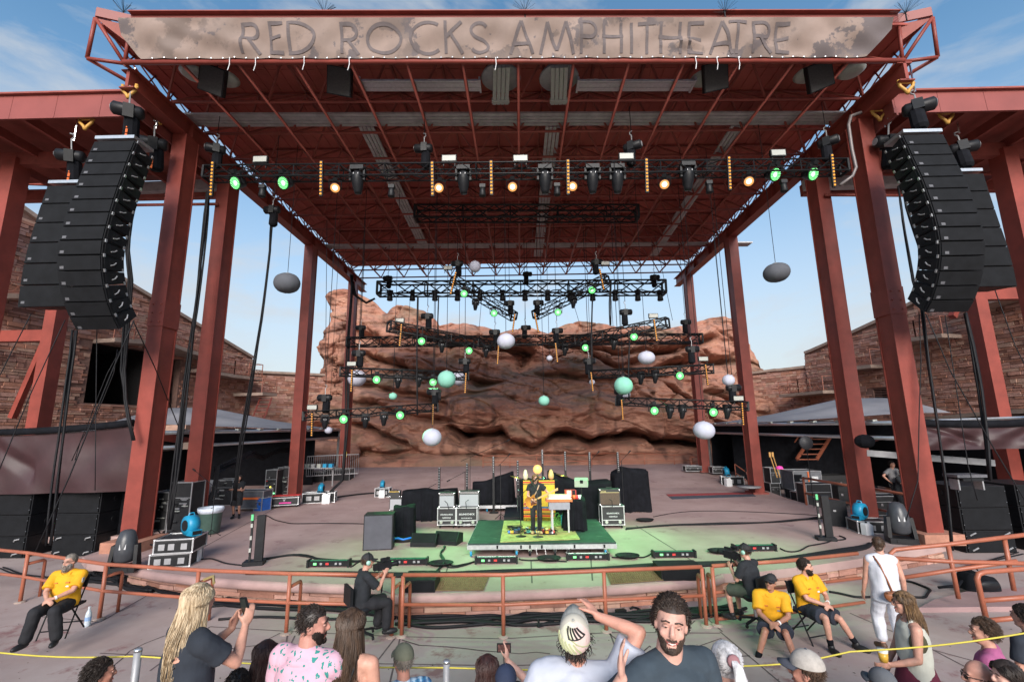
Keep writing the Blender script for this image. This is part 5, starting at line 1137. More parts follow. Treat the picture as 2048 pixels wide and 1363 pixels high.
for ox, oz in ((-.85, 1.25), (.9, 1.3)): MB().lathe([(.01, .04), (.24, 0), (.23, -.008)], dc+V(ox, .1, oz), 20, Matrix.Rotation(rad(14), 3, 'Y')).build('cymbal', mat('brass', (.6, .42, .12), .3, 1, var=.1), dk, True); MB().tube(dc+V(ox, .1, oz), dc+V(ox*.95, .1, 0), .014).build('cymbal_stand', CHROME, dk)
# amps on cases to the left of the riser
AMPG = mat('amp_grille', (.30, .31, .33), .8, var=.1, scale=60); AMPT = mat('amp_tolex', (.03, .03, .03), .6, var=.2, scale=60)
def amp(cbase, w, h, d, label, grill=AMPG, strip=None, text=None, top_handle=True, edge=None):
    t = thing('guitar_amp', label, 'amplifier', cbase, 0, local=True)
    MB().box((0, 0, h/2), (w, d, h)).build('cabinet', AMPT, t); MB().box((0, -d/2-.006, h*.42), (w-.06, .014, h*.72)).build('grille', grill, t)
    MB().box((0, -d/2-.008, h*.89), (w-.06, .016, h*.12)).build('control_panel', strip or CHROME, t)
    if edge: MB().box((0, -d/2-.016, h*.80), (w-.06, .01, .014)).build('trim', edge, t)
    if top_handle: MB().path([(-.12, 0, h), (-.08, 0, h+.05), (.08, 0, h+.05), (.12, 0, h)], .014, 5).build('handle', AMPT, t)
    for sx in (-1, 1):
        for q in (.03, h-.03): MB().ball((sx*(w/2-.02), -d/2, q), .025, 6, 4).build('corner', CHROME, t)
    if text: text_part(text, (-w*.3, -d/2-.02, h*.86), .09, mat('gold_print', (.6, .5, .2), .5, var=0), t)
    return t
def cased(x0, x1, ytop, ybot, dep, label, logo, big=False, wheels=True):
    a = G(x0, ybot, 0); b = G(x1, ybot, 0); Y = (a.y+b.y)/2; w = b.x-a.x; h = P(x0, ytop, Y).z-.12; c = V((a.x+b.x)/2, Y+dep/2, 0)
    t = case(c, (w, dep, h), label, wheels=wheels, latch=False, e=.028)
    z = .12+h*.62
    text_part('SOUNDCHECK', (0, -dep/2-.004, z), .082 if big else .066, WPR, t)
    if big:
        for i, s in enumerate(('BACKLINE RENTAL', 'NASHVILLE TN', '5140')): text_part(s, (0, -dep/2-.004, z-.13-.1*i-(.03 if i == 2 else 0)), .045 if i < 2 else .115, WPR, t)
    else: text_part('NASHVILLE', (0, -dep/2-.004, z-.11), .06, WPR, t)
    for s in (-1, 1): MB().lathe([(.06, 0), (.055, .02)], (s*w*.3, -dep/2+.004, .12+h*.16), 12, Matrix.Rotation(pi/2, 3, 'X')).build('butterfly_latch', CHROME, t)
    MB().box((0, -dep/2-.005, .12+h*.26), (w-.05, .012, .025)).build('lid_seam', ALU, t)
    return c, Y, .12+h, w
c, Y, h, w = cased(875, 911, 1016, 1056, .6, 'road case with small white print under the small grey amp', 1)
amp(V(P(892, 1012, Y).x, c.y, h), .58, .52, .28, 'small grey fronted combo amp on a road case')
one('mic_clip', MB().path([(c.x+.1, Y-.15, h+.0), (c.x+.05, Y-.2, h+.2), (c.x-.05, Y-.16, h+.28)], .012), BLK, 'microphone on a short arm before the small grey amp', 'microphone')
c, Y, h, w = cased(913, 954, 1015, 1056, .6, 'road case printed 5140 under the large grey amp', 1, True)
amp(V(P(937, 1012, Y).x, c.y, h), .74, .56, .28, 'large grey fronted combo amp on a road case')
one('mic_clip', MB().path([(c.x, Y-.15, h+.0), (c.x-.02, Y-.2, h+.24), (c.x+.08, Y-.16, h+.3)], .012), BLK, 'microphone on a short arm before the large grey amp', 'microphone')
c, Y, h, w = cased(1205, 1250, 1012, 1056, .62, 'wheeled road case with a yellow tag under the right amp', 1)
amp(V(P(1222, 1008, Y).x, c.y, h), .74, .56, .28, 'brown fronted combo amp on a road case right of the riser', mat('amp_brown', (.09, .06, .045), .85, var=.35, scale=40), AMPT, 'VOX', edge=mat('gold_trim', (.6, .5, .25), .4, .5, var=0))
one('mic_clip', MB().path([(c.x-.05, Y-.2, h+.02), (c.x-.05, Y-.2, h+.22), (c.x-.15, Y-.17, h+.27)], .014), BLK, 'microphone on a short stand before the brown amp', 'microphone')
# left cluster
a = G(780, 1022, 0); amp(a+V(.2, .3, 0), .55, .62, .3, 'pale grilled speaker cabinet left of the long black drape', AMPG, AMPT)
amp(P(790, 993, a.y+.3), .5, .27, .28, 'small amp head with gold panel on the pale cabinet', AMPT, mat('gold_panel', (.5, .35, .08), .4, .6, var=.1))
p0, p1 = G(800, 1044, 0), G(916, 1030, 0)
drape(((p0.x+p1.x)/2, p0.y+.55, 0), (p1.x-p0.x+.1, .8, 1.12), 'long low black drape over gear left of the grey amps', rad(3), 1, dip=.1)
p = G(757, 1096, 0); t = thing('side_fill', 'upright grey fronted floor speaker at the left of the riser', 'speaker', p, rad(8), local=True)
MB().prism([(-.43, -.2, 0), (.43, -.2, 0), (.43, .35, 0), (-.43, .35, 0)], (0, 0, 1.0)).build('cabinet', BLKP, t); MB().box((0, -.215, .5), (.8, .02, .94)).build('grille', mat('grey_grille', (.07, .07, .085), .75, var=.12, scale=3, bump=.3, bscale=200), t)
MB().box((-.3, 0, 1.004), (.22, .12, .02)).build('handle_recess', BLK, t)
p = G(806, 1078, 0); drape((p.x, p.y+.1, 0), (.68, .5, 1.02), 'black cloth hung over a small stack beside the upright speaker', rad(5), 5, flare=.05)
p = G(806, 1082, 0); t = thing('pedal_bag', 'black and bright blue pedal bag on the floor', 'bag', p); MB().ball(p+V(0, 0, .06), (.38, .2, .10), 14, 8).build('bag', BLK, t, True); MB().path([p+V(-.3, -.18, .1), p+V(-.1, -.22, .15), p+V(.05, -.2, .1), p+V(.3, -.16, .15)], .03, 6).build('blue_strip', mat('bright_blue', (.02, .17, .6), .4, var=.1), t, True)
p = G(847, 1093, 0); wedge(p+V(0, .25, 0), .78, rad(-4), 'left of two floor monitor wedges before the road cases')
p = G(894, 1089, 0); wedge(p+V(0, .25, 0), .78, rad(-14), 'right of two floor monitor wedges, nearest the riser')
# back row
b0 = G(962, 1024, 0); t = thing('rolling_riser', 'silver edged wheeled riser behind the singer, left', 'riser', b0)
MB().box(b0+V(.95, 1.0, .27), (2.2, 2, .06)).build('deck', BLK, t); MB().box(b0+V(.95, 0, .22), (2.24, .05, .13)).build('edge_rail', ALU, t)
for k in (.45, 1.5): MB().lathe([(.08, -.03), (.08, .03)], b0+V(k-.2, .15, .08), 10, Matrix.Rotation(pi/2, 3, 'Y')).build('caster', BLUE, t)
drape((P(986, 1012, b0.y+.5).x, b0.y+.6, .3), (1.75, .9, 1.05), 'black drape over tall gear on the left rear riser', 0, 8, top=lambda x, y: .22*x+.1*x*x-.05, flare=.04, dip=.12)
p = P(1160, 1000, 18.6); drape((p.x, 18.7, .1), (2.35, .9, 1.35), 'wide sagging black drape behind the keyboards', 0, 12, top=lambda x, y: .16*(x-.2)**2*(1.5 if x < 0 else .2)-.02, flare=.04, dip=.15)
p = G(1270, 1026, 0); drape((p.x, p.y+.7, 0), (1.5, 1.0, 1.62), 'tall black draped rack at the right rear of the riser', rad(-3), 15, top=lambda x, y: .08*(1-x*x)-.06*(x < -.5), flare=.06)
for x, y, h_, lab in ((878, 986, 1.05, 'behind the long low drape'), (934, 975, 1.0, 'behind the large grey amp'), (987, 948, .7, 'behind the left rear drape'), (1036, 972, 1.05, 'left of the covered amplifier'), (1085, 930, .6, 'behind the round lamp'), (1131, 943, .8, 'behind the wide drape, left'), (1180, 944, .8, 'behind the wide drape, right'), (1237, 944, .8, 'left of the tall draped rack')):
    p = P(x, y, 20.5); t = thing('led_pole', 'thin black LED pole standing '+lab, 'light', (p.x, 20.5, 0), group='LED poles behind the band'); MB().box((p.x, 20.5, (p.z+h_)/2), (.09, .09, p.z+h_)).build('pole', BLK, t)
    MB().lathe([(.2, 0), (.2, .03)], (p.x, 20.5, .0), 10).build('base', BLK, t)
    for k in range(10): MB().box((p.x, 20.45, p.z+.1+k*.1*h_), (.05, .012, .03)).build('cell', GREY, t)
# mic stands
def micstand(p, zt, label, boom=None, base='round', mt=BLK):
    t = thing('mic_stand', label, 'microphone stand', p, group=None)
    if base == 'round': MB().lathe([(.16, 0), (.16, .02), (.03, .04)], p, 16).build('base', mt, t, True)
    else:
        for k in range(3): a = 2*pi*k/3+.4; MB().tube(p+V(0, 0, .22), p+V(.3*cos(a), .3*sin(a), .0), .011, 5).build('leg', mt, t)
    MB().tube(p, p+V(0, 0, zt), .013, 6).build('pole', mt, t)
    if boom:
        a, b = p+V(0, 0, zt)-Vector(boom)*.25, p+V(0, 0, zt)+Vector(boom); MB().tube(a, b, .010, 5).build('boom', mt, t); MB().tube(b, b+Vector(boom).normalized()*.14, .022, 6, .03).build('microphone', mt, t)
    return t
p = G(1042, 1073, RH); micstand(p, 1.15, 'round based microphone stand left of the singer', (.42, -.02, .42))
p = G(1076, 1074, RH); micstand(p, 1.33, 'round based vocal microphone stand before the singer', (-.12, .2, .16), mt=mat('grey_black', (.05, .05, .05), .4, .5, var=.1))
p = V(P(940, 975, 19.5).x, 19.5, 0); micstand(p, 2.35, 'tall boom microphone stand with long arm over the left rear drape', (1.5, 0, .62), 'tripod')
p = V(P(930, 975, 19.2).x, 19.2, 0); micstand(p, 1.8, 'short boom microphone stand by the left rear drape', (-.6, 0, -.3), 'tripod')
p = G(803, 1012, 0); t = thing('mic_stand', 'boom arm reaching up from the left amp cabinet', 'microphone stand', p); MB().tube(p+V(.1, 0, .2), P(873, 966, p.y+.3), .014, 6).build('boom', BLK, t); MB().tube(P(842, 986, p.y+.2), G(842, 1040, 0), .012, 5).build('pole', BLK, t)
for x, Y, lab in ((1001, 19, 'behind the left rear riser'), (1182, 20, 'behind the wide drape'), (1245, 20, 'left of the tall rack')):
    p = V(P(x, 960, Y).x, Y, 0); micstand(p, 2.1, 'tall microphone stand '+lab, (.3, 0, .3), 'tripod')
# keyboard desk right of the singer
a, b = G(1106, 1066, RH), G(1135, 1066, RH); zt = P(1120, 1008, a.y).z; t = thing('keyboard_stand', 'pale grey keyboard stand with steel legs right of the singer', 'stand', a)
for xx in (a.x, b.x+.05):
    for yy_ in (a.y+.05, a.y+.5): MB().box((xx, yy_, (RH+zt)/2), (.05, .05, zt-RH)).build('leg', ALU, t)
MB().box(((a.x+b.x)/2, a.y+.28, zt-.05), (b.x-a.x+.2, .6, .2)).build('apron', mat('pale_box', (.24, .245, .28), .5, var=.1), t)
kb = thing('keyboard', 'orange and cream keyboard on the pale stand', 'keyboard', ((a.x+b.x)/2, a.y+.28, zt+.05)); c = Vector(kb.location)
MB().box(c+V(0, 0, .05), (.82, .42, .08)).build('body', mat('keyboard_orange', (.6, .16, .05), .5, var=.15), kb); MB().box(c+V(0, -.08, .10), (.76, .2, .02)).build('keys', WHT, kb); MB().box(c+V(-.02, .12, .14), (.6, .2, .1)).build('module', mat('cream_case', (.6, .58, .42), .5, var=.15, scale=8), kb)
p0, p1 = G(1137, 1063, RH), G(1168, 1060, RH); zt2 = P(1150, 998, p0.y+.2).z
drape(((p0.x+p1.x)/2, p0.y+.4, RH), (.66, .7, zt2-RH), 'narrow table covered to the floor in black cloth right of the keyboard', 0, 22, flare=.11, name='covered_table')
c = V((p0.x+p1.x)/2, p0.y+.35, zt2+.02)
tt = thing('sampler', 'red and cream electronic sampler standing on the black covered table', 'instrument', c); MB().box(c+V(-.12, 0, .13), (.34, .2, .24), rz=.1).build('body', mat('sampler_red', (.55, .06, .05), .45, var=.1), tt); MB().box(c+V(-.17, -.11, .15), (.14, .02, .2), rz=.1).build('panel', mat('cream_case', (.6, .58, .42), .5), tt); MB().box(c+V(-.02, -.11, .15), (.1, .02, .2), rz=.1).build('dark_panel', BLK, tt)
tt = thing('effects_unit', 'green cream effects unit raised on a stand above the black covered table', 'instrument', c); MB().tube(c+V(.25, .1, 0), c+V(.25, .1, .4), .015).build('stand', BLK, tt); MB().box(c+V(.25, .05, .47), (.42, .24, .22), R=Euler((.3, 0, -.2)).to_matrix()).build('body', mat('unit_green', (.35, .45, .33), .5, var=.1), tt); MB().box(c+V(.24, -.075, .5), (.1, .02, .1), R=Euler((.3, 0, -.2)).to_matrix()).build('screen', BLK, tt)
for k, (dx, mt_) in enumerate(((-.2, WHT), (-.02, ORGP), (.14, WHT), (.05, REDP))):
    one('cup', MB().lathe([(.045, 0), (.06, .12)], c+V(dx, -.22, .0), 10), mt_, ('white cup at the left front of the black table', 'orange cup at the middle front of the black table', 'white cup at the right front of the black table', 'red cup between the cups on the black table')[k], 'cup', smooth=True)
# pedalboards
pc = [mat('pedal_%d' % i, c_, .4, var=.1) for i, c_ in enumerate(((.6, .07, .05), (.05, .05, .06), (.5, .5, .55), (.05, .3, .25), (.65, .38, .05), (.08, .2, .5), (.6, .6, .25)))]
for (x0, x1, y0_, y1_), n_, lab in (((1017, 1040, 1058, 1068), 16, 'left of the singer\'s microphone stand'), ((1048, 1082, 1060, 1068), 20, 'at the singer\'s feet'), ((1084, 1108, 1060, 1070), 16, 'right of the singer\'s feet')):
    a, b = G(x0, y1_, RH), G(x1, y0_, RH); t = thing('pedalboard', 'pedalboard of colourful effect pedals '+lab, 'pedals', a); MB().box(((a.x+b.x)/2, (a.y+b.y)/2, RH+.03), (b.x-a.x, b.y-a.y, .03)).build('board', BLK, t); rnd = random.Random(x0)
    for k in range(n_): MB().box((rnd.uniform(a.x, b.x), rnd.uniform(a.y, b.y), RH+.075), (rnd.uniform(.06, .12), rnd.uniform(.09, .13), .06), rz=rnd.uniform(-.2, .2)).build('pedal', rnd.choice(pc), t)
    m = MB()
    for k in range(7): q = [V(rnd.uniform(a.x-.1, b.x+.1), rnd.uniform(a.y-.12, b.y+.1), RH+.03+rnd.uniform(0, .12)) for _ in range(5)]; m.path(q, .008, 4)
    m.build('patch_cable', CABLE, t)
p = G(1120, 1052, RH); one('cable_heap', (lambda m: [m.path([p+V(random.uniform(-.25, .25), random.uniform(-.15, .15), random.uniform(.02, .4)) for _ in range(6)], .014, 4) for _ in range(7)] and m)(MB()), mat('green_cable', (.10, .25, .06), .6, var=.2), 'heap of green cables under the keyboard stand', 'cables')
one('blue_box', MB().box(p+V(.1, -.12, .22), (.13, .1, .3), rz=.2), BLUE, 'small blue box under the keyboard stand', 'box')
p = G(1178, 1030, 0); t = thing('stool', 'drum stool with chrome legs behind the black table', 'stool', p+V(0, .5, 0)); MB().lathe([(.22, .62), (.24, .66), (.22, .72)], p+V(0, .5, 0), 16).build('seat', BLK, t, True)
for k in range(3): a = k*2.1; MB().tube(p+V(0, .5, .62), p+V(.3*cos(a), .5+.3*sin(a), 0), .015).build('leg', CHROME, t)
# floor light strips along the stage front
for x0, x1, y_, lab in ((611, 699, 1131, 'first from the left'), (768, 856, 1127, 'second from the left, by the camera operator'), (948, 1037, 1124, 'before the riser, left'), (1132, 1221, 1117, 'before the riser, right'), (1306, 1395, 1112, 'second from the right'), (1468, 1556, 1099, 'first from the right')):
    a, b = G(x0, y_+4, 0), G(x1, y_+3, 0); c = (a+b)/2+V(0, .1, 0); rz = math.atan2(b.y-a.y, b.x-a.x); w = (b-a).length
    t = thing('floor_light_strip', 'low black LED floor strip at the stage edge, '+lab, 'stage light', c, rz, 'floor light strips', local=True)
    MB().box((0, 0, .09), (w-.1, .16, .12)).build('housing', BLKP, t); MB().box((0, .02, .155), (w-.16, .08, .014)).build('lens', mat('dark_green_glass', (.03, .16, .09), .2, var=.1), t)
    for s in (-1, 1): MB().box((s*(w/2-.04), 0, .09), (.05, .22, .18)).build('end_bracket', BLK, t)
    for dx, mt_ in ((-.3, mat('screen_green', (.1, .5, .15), .4, var=0, emit=(.25, .9, .3), estr=.6)), (-.02, REDP), (.28, GREY), (-.16, GREY), (.18, GREY)): MB().box((dx*w, -.085, .09), (.07*w if mt_ is not GREY else .05*w, .012, .05)).build('port', mt_, t)
# upright LED fixtures either side
for x, y, yt, rz, lab in ((508, 1128, 1030, .25, 'left'), (1652, 1079, 990, -.25, 'right')):
    p = G(x, y, 0); h = P(x, yt, p.y).z; t = thing('upright_light', 'upright black LED bar on a square base, %s of the stage' % lab, 'stage light', p, rz, 'upright LED bars', local=True)
    MB().box((0, 0, .05), (.5, .36, .1)).build('base', BLKP, t); MB().box((.1, 0, h/2+.05), (.2, .14, h-.1)).build('bar', BLKP, t); MB().box((-.12, 0, h/2+.05), (.05, .06, h)).build('spine', BLK, t); MB().box((-.12, -.04, h-.04), (.06, .05, .16)).build('green_tag', mat('tag_green', (.1, .5, .2), .4, var=0), t)
    for q in (.3, .55, .8): MB().box((-.12, -.05, h*q), (.05, .02, .1)).build('label_plate', PALE, t)
# big moving lights on the floor
for x, y, yt, rz, lab in ((246, 1142, 1058, .35, 'left front column'), (1804, 1085, 1003, -.35, 'right front column')):
    p = G(x, y, 0); H_ = P(x, yt, p.y).z; k = H_/1.25; t = thing('floor_moving_light', 'large black moving light standing on the floor before the %s' % lab, 'stage light', p, rz, local=True)
    MB().box((0, 0, .09*k), (.74*k, .56*k, .18*k)).build('base', BLKP, t); MB().box((0, -.285*k, .1*k), (.4*k, .02, .09*k)).build('display', BLK, t)
    for s in (-1, 1): MB().prism([(s*.34*k-.05*k, -.2*k, .18*k), (s*.34*k-.05*k, .2*k, .18*k), (s*.30*k-.05*k, .13*k, .8*k), (s*.30*k-.05*k, -.13*k, .8*k)], (.1*k, 0, 0)).build('yoke_arm', BLKP, t)
    MB().lathe([(.2*k, .28*k), (.29*k, .36*k), (.31*k, .62*k), (.27*k, .95*k), (.19*k, 1.2*k), (.1*k, 1.25*k)], (0, 0, 0), 16).build('head', mat('dark_shell', (.045, .048, .055), .35, var=.15, scale=6), t, True)
    MB().add([(-.09*k, -.292*k, .7*k), (.09*k, -.292*k, .7*k), (.075*k, -.245*k, .98*k), (-.075*k, -.245*k, .98*k)], [(0, 1, 2, 3)]).build('vent_window', GREY, t, solid=False)
# blower fans, racks, jugs
def fan(p, r, rz, label):
    t = thing('blower_fan', label, 'fan', p, rz, 'blue blower fans', local=True)
    MB().lathe([(r*.5, -r*.55), (r*.95, -r*.5), (r, 0), (r*.95, r*.5), (r*.5, r*.55)], (0, 0, r*1.05), 20, Matrix.Rotation(pi/2, 3, 'Y')).build('scroll_housing', mat('fan_blue', (.012, .22, .38), .4, var=.1, scale=6), t, True)
    MB().box((0, -r*.8, r*.35), (r*1.0, r*1.1, r*.55)).build('outlet', MATS['fan_blue'], t); MB().box((0, -r*1.36, r*.38), (r*.85, .02, r*.36)).build('outlet_slot', BLK, t)
    for s in (-1, 1): MB().lathe([(r*.12, 0), (r*.55, .0), (r*.55, r*.04)], (s*r*.56, 0, r*1.05), 16, Matrix.Rotation(s*pi/2, 3, 'Y')).build('inlet_grille', BLK, t)
    MB().path([(-r*.3, .0, r*2), (-r*.2, 0, r*2.25), (r*.2, 0, r*2.25), (r*.3, 0, r*2)], r*.08, 5).build('handle', MATS['fan_blue'], t)
    return t
def jug(p, label, s=1, cap=ORGP):
    t = thing('jug', label, 'jug', p, .2, 'white plastic jugs', local=True); MB().prism([(-.16*s, -.12*s, 0), (.16*s, -.12*s, 0), (.16*s, -.12*s, .34*s), (.05*s, -.12*s, .42*s), (-.13*s, -.12*s, .42*s), (-.16*s, -.12*s, .36*s)], (0, .22*s, 0)).build('body', WHT, t); MB().lathe([(.035*s, .42*s), (.035*s, .47*s)], (.0, 0, 0), 8).build('cap', BLK, t); MB().path([(.04*s, 0, .41*s), (.14*s, 0, .43*s), (.15*s, 0, .32*s)], .02*s, 5).build('handle', WHT, t)
def rackcase(p, w, d, h, rz, label):
    t = case(p, (w, d, h), label, rz, e=.035, latch=False, name='rack_case'); MB().box((0, -d/2-.008, h/2), (w-.1, .012, h-.1)).build('rack_face', BLK, t)
    for k in (-.3, -.05, .28): MB().box((k*w, -d/2-.018, h/2), (.16*w, .012, h*.45)).build('connector', GREY, t)
    return t
p = G(348, 1134, 0); rackcase(p+V(-.2, .35, 0), .95, .8, .33, rad(14), 'lower grey edged rack case under the left blower fan'); rackcase(p+V(-.12, .35, .36), .92, .85, .34, rad(12), 'upper grey edged rack case under the left blower fan'); fan(p+V(.05, .4, .72), .26, rad(62), 'bright blue blower fan on rack cases at the left front')
jug(G(383, 1123, 0)+V(0, .1, 0), 'white plastic jug by the left rack cases', .9)
one('orange_plug', MB().box(G(397, 1111, .03), (.14, .1, .08)), ORGP, 'orange plug on the floor by the left jug', 'plug')
p = G(1742, 1070, 0); rackcase(p+V(.35, .55, 0), .95, .7, .36, rad(-10), 'rack case under the right blower fan'); fan(p+V(.15, .55, .38), .26, rad(-60), 'bright blue blower fan on a rack case at the right front'); jug(p+V(-.02, .12, 0), 'white plastic jug by the right rack case', .85)
p = G(632, 1006, 0); t = rackcase(p+V(0, .4, 0), 1.5, .6, .45, rad(12), 'low rack case by the left third column'); fan(p+V(.1, .3, .47), .2, 0, 'blue blower fan on a rack case by the left third column'); jug(G(652, 1006, 0), 'white jug by the left third column', 1.1)
p = G(762, 994, 0); rackcase(p+V(0, .4, 0), .75, .5, .42, 0, 'small rack case under the blower fan at the left rear of the stage'); fan(p+V(-.05, .4, .43), .18, 0, 'blue blower fan on a small case at the left rear of the stage'); jug(p+V(.05, -.05, 0), 'white jug before the small case at the left rear', .9)
p = G(1462, 972, 0); rackcase(p+V(.3, .5, 0), 1.2, .6, .5, rad(-15), 'rack case under the blower fan at the right rear'); fan(p+V(0, .5, .52), .24, 0, 'blue blower fan at the right rear by the canopy post'); jug(p+V(-.15, .0, 0), 'white jug at the right rear by the canopy post', 1.1)
# trash can
p = G(417, 1066, 0); t = thing('trash_can', 'round green trash can with a white liner behind the left column', 'trash can', p); MB().lathe([(.30, 0), (.34, .05), (.38, .8), (.40, .84), (.37, .84), (.34, .4)], p, 20).build('can', mat('can_green', (.05, .09, .075), .5, var=.15), t, True)
MB().lathe([(.375, .70), (.415, .80), (.41, .88), (.36, .86), (.33, .7)], p, 24).build('liner', mat('liner_white', (.55, .6, .68), .3, var=.15, bump=.5, bscale=12), t, True)
micstand(G(421, 1072, 0), 1.6, 'black boom stand beside the trash can', (-.9, .2, .55), 'tripod')
# sub stacks
def subs(x0, x1, ytop, ybot, z0, label, n=3, dep=1.5, Yoff=0, group='ground stacked subwoofers'):
    a, b = G(x0, ybot, z0), G(x1, ybot, z0); Y = min(a.y, b.y)+Yoff; xa, xb = P(x0, ybot, Y).x, P(x1, ybot, Y).x; H_ = P((x0+x1)/2, ytop, Y+.3).z-z0; w = xb-xa
    h = H_/n
    for k in range(n):
        t = thing('subwoofer', label+(', bottom box', ', middle box', ', top box')[k], 'subwoofer', ((xa+xb)/2, Y, z0+k*h), group=group)
        z = z0+k*h; c = (xa+xb)/2
        MB().box((c, Y+dep/2+.02, z+h/2), (w, dep, h-.02)).build('cabinet', BLKP, t); MB().box((c, Y+.005, z+h*.5), (w-.08, .05, h-.08)).build('grille', GRIL, t)
        if k == 0:
            for s in (-1, 1): MB().path([(c+s*w*.34-.09, Y-.03, z+h*.78), (c+s*w*.34-.03, Y-.07, z+h*.86), (c+s*w*.34+.09, Y-.03, z+h*.9)], .022, 6).build('handle', GREY, t)
            for s in (-1, 1): MB().path([(c+s*w*.34-.09, Y-.03, z+h*.12), (c+s*w*.34-.03, Y-.07, z+h*.2), (c+s*w*.34+.09, Y-.03, z+h*.24)], .022, 6).build('handle', GREY, t)
        for q in (.25, .75):
            for s in (-1, 1): MB().ball((c+s*(w/2-.05), Y-.01, z+h*q), .014, 6, 4).build('bolt', ALU, t)
        for s in (-1, 1): MB().lathe([(.09, 0), (.09, .02)], (c+s*w/2, Y+dep*.4, z+h*.6), 10, Matrix.Rotation(s*pi/2, 3, 'Y')).build('side_handle', BLK, t)
subs(100, 186, 982, 1112, PZ, 'inner left stack of black subwoofers'); subs(-60, 46, 986, 1116, PZ, 'outer left stack of black subwoofers')
subs(1935, 2036, 968, 1105, PZ, 'inner right stack of black subwoofers'); subs(2055, 2150, 965, 1100, PZ, 'outer right stack of black subwoofers')
for x0, x1, y0_, y1_, lab in ((800, 870, 1152, 1187, 'left'), (1326, 1410, 1130, 1163, 'right')):
    a, b = G(x0, y1_, 0), G(x1, y1_-4, 0); Y = (a.y+b.y)/2; h = P(x0, y0_, Y+.3).z
    t = thing('front_fill', 'low black speaker box on the %s of the stage lip' % lab, 'speaker', a); MB().box(((a.x+b.x)/2, Y+.38, h/2), (b.x-a.x, .72, h)).build('cabinet', BLKP, t); MB().box(((a.x+b.x)/2, Y+.005, h/2), (b.x-a.x-.06, .03, h-.06)).build('grille', GRIL, t)
p = G(1680, 1052, 0); t = thing('flat_speaker', 'thin black speaker standing on the right stage floor', 'speaker', p, rad(-28), local=True); MB().box((0, 0, .44), (.52, .14, .86)).build('cabinet', BLKP, t); MB().box((-.1, -.075, .52), (.08, .01, .06)).build('badge', GREY, t)
# canopies
def canopy(s, label):
    X = s*12.75; xo = s*21.5
    t = thing('canopy', label, 'canopy', (X, 17.5, 0))
    zf = 3.5
    ys = [24.0, 33.0]
    def roof_pt(u, v):
        x = X+(xo-X)*u; y = ys[0]+(ys[-1]-ys[0])*v; return V(x, y, zf+.12+1.35*min(u*1.35, 1)*(1-.75*abs(2*v-1)**1.4)-.10*sin(u*pi)*sin(v*pi*4)**2)
    MB().grid(roof_pt, 18, 26).build('tent_roof', TENT, t, True, solid=False)
    for z, r in ((zf, .075), (zf-.52, .07)): MB().tube((X, 16.2, z), (X, 33, z), r, 8).build('front_tube', ALU, t, True)
    MB().box((X+s*.12, 24.6, zf-.26), (.04, 16.8, .38)).build('valance', CLOTH, t)
    MB().tube((X, 33, zf), (xo, 33, zf), .07, 8).build('rear_tube', ALU, t, True)
    for y in (33,): MB().beam((X+s*.1, y, 0 if s < 0 else PZ), (X+s*.1, y, zf), .12).build('post', ALU, t)
    for k in range(9): MB().box((X, 17.5+k*1.75, zf+.09), (.16, .3, .07)).build('lamp_head', PALE, t)
    for y in (17.4, 33): MB().tube((X, y, zf), (xo, y, zf+.2), .06).build('rafter', ALU, t)
    bk = MB(); bk.box((xo-s*.3, 25, 1.6), (.1, 16, 3.6)); bk.build('back_curtain', CLOTH, t)
    if s > 0: MB().box((X+s*2.6, 32.6, 1.6), (5, .08, 3.4)).build('end_curtain', CLOTH, t)
    MB().box(((X+xo)/2, 17.25, 3.15), (abs(xo-X)-.3, .06, .55)).build('end_valance', CLOTH, t)
canopy(-1, 'grey tent canopy with silver tube edge over the left wing of the stage')
canopy(1, 'grey tent canopy with silver tube edge over the right wing of the stage')
# red corrugated roof strips and boards at the front columns
for s, a, b, lab in ((-1, (318, 872), (400, 886), 'left'), (1, (1800, 855), (1735, 880), 'right')):
    one('red_beam', MB().beam(P(*a, 16.5), P(*b, 18.5), .12, .25), RED, 'short red beam with dark strip roof between the %s front columns' % lab, 'beam')
# maroon tarpaulins
def tarp(pxs, Y, label, seed, lean=0):
    (tl, tr, br, bl) = pxs; m = MB(); A, B, C_, D2 = P(*tl, Y), P(*tr, Y), P(*br, Y+lean), P(*bl, Y+lean)
    def f(u, v):
        p = A.lerp(B, u).lerp(D2.lerp(C_, u), v); return p+V(0, .12*noise.noise(V(u*5+seed, v*2, 0))+.05*sin(u*16+v*5)+.15*max(0, 1-abs(u-v*.5-.06)*9)*(u < .4), -.14*sin(pi*u)*(1-v)*.6)
    m.grid(f, 60, 24); t = thing('tarp_screen', label, 'tarpaulin', A); m.build('sheet', TARP, t, True, solid=False)
    MB().path([f(i/20, 0)+V(0, -.02, .12) for i in range(21)], .13, 6).build('rolled_edge', CLOTH, t, True)
tarp(((-60, 872), (266, 852), (262, 982), (-60, 990)), 15.9, 'shiny maroon tarpaulin screen behind the left subwoofers', 2)
tarp(((1848, 852), (2120, 846), (2120, 895), (1852, 900)), 15.9, 'maroon tarpaulin strip above the right backstage', 7)
one('wood_beam', MB().beam(P(1730, 905, 17.4), P(1985, 925, 17.4), .2, .22), GREY, 'grey timber beam under the right maroon tarpaulin', 'beam')
one('wood_beam', MB().beam(P(312, 896, 17.6), P(385, 890, 17.6), .2, .25), COPE, 'pale timber beam between the two left columns', 'beam')
one('stone_block', MB().box(P(350, 862, 19), (1.2, .5, .5)), STONES[2], 'pale stone block beside the left canopy roof', 'stone')
p = P(1729, 882, 16.6); one('covered_lamp', MB().ball(p, (.30, .3, .24), 10, 7), CLOTH, 'lamp wrapped in black cloth on the right column arm', 'lamp')
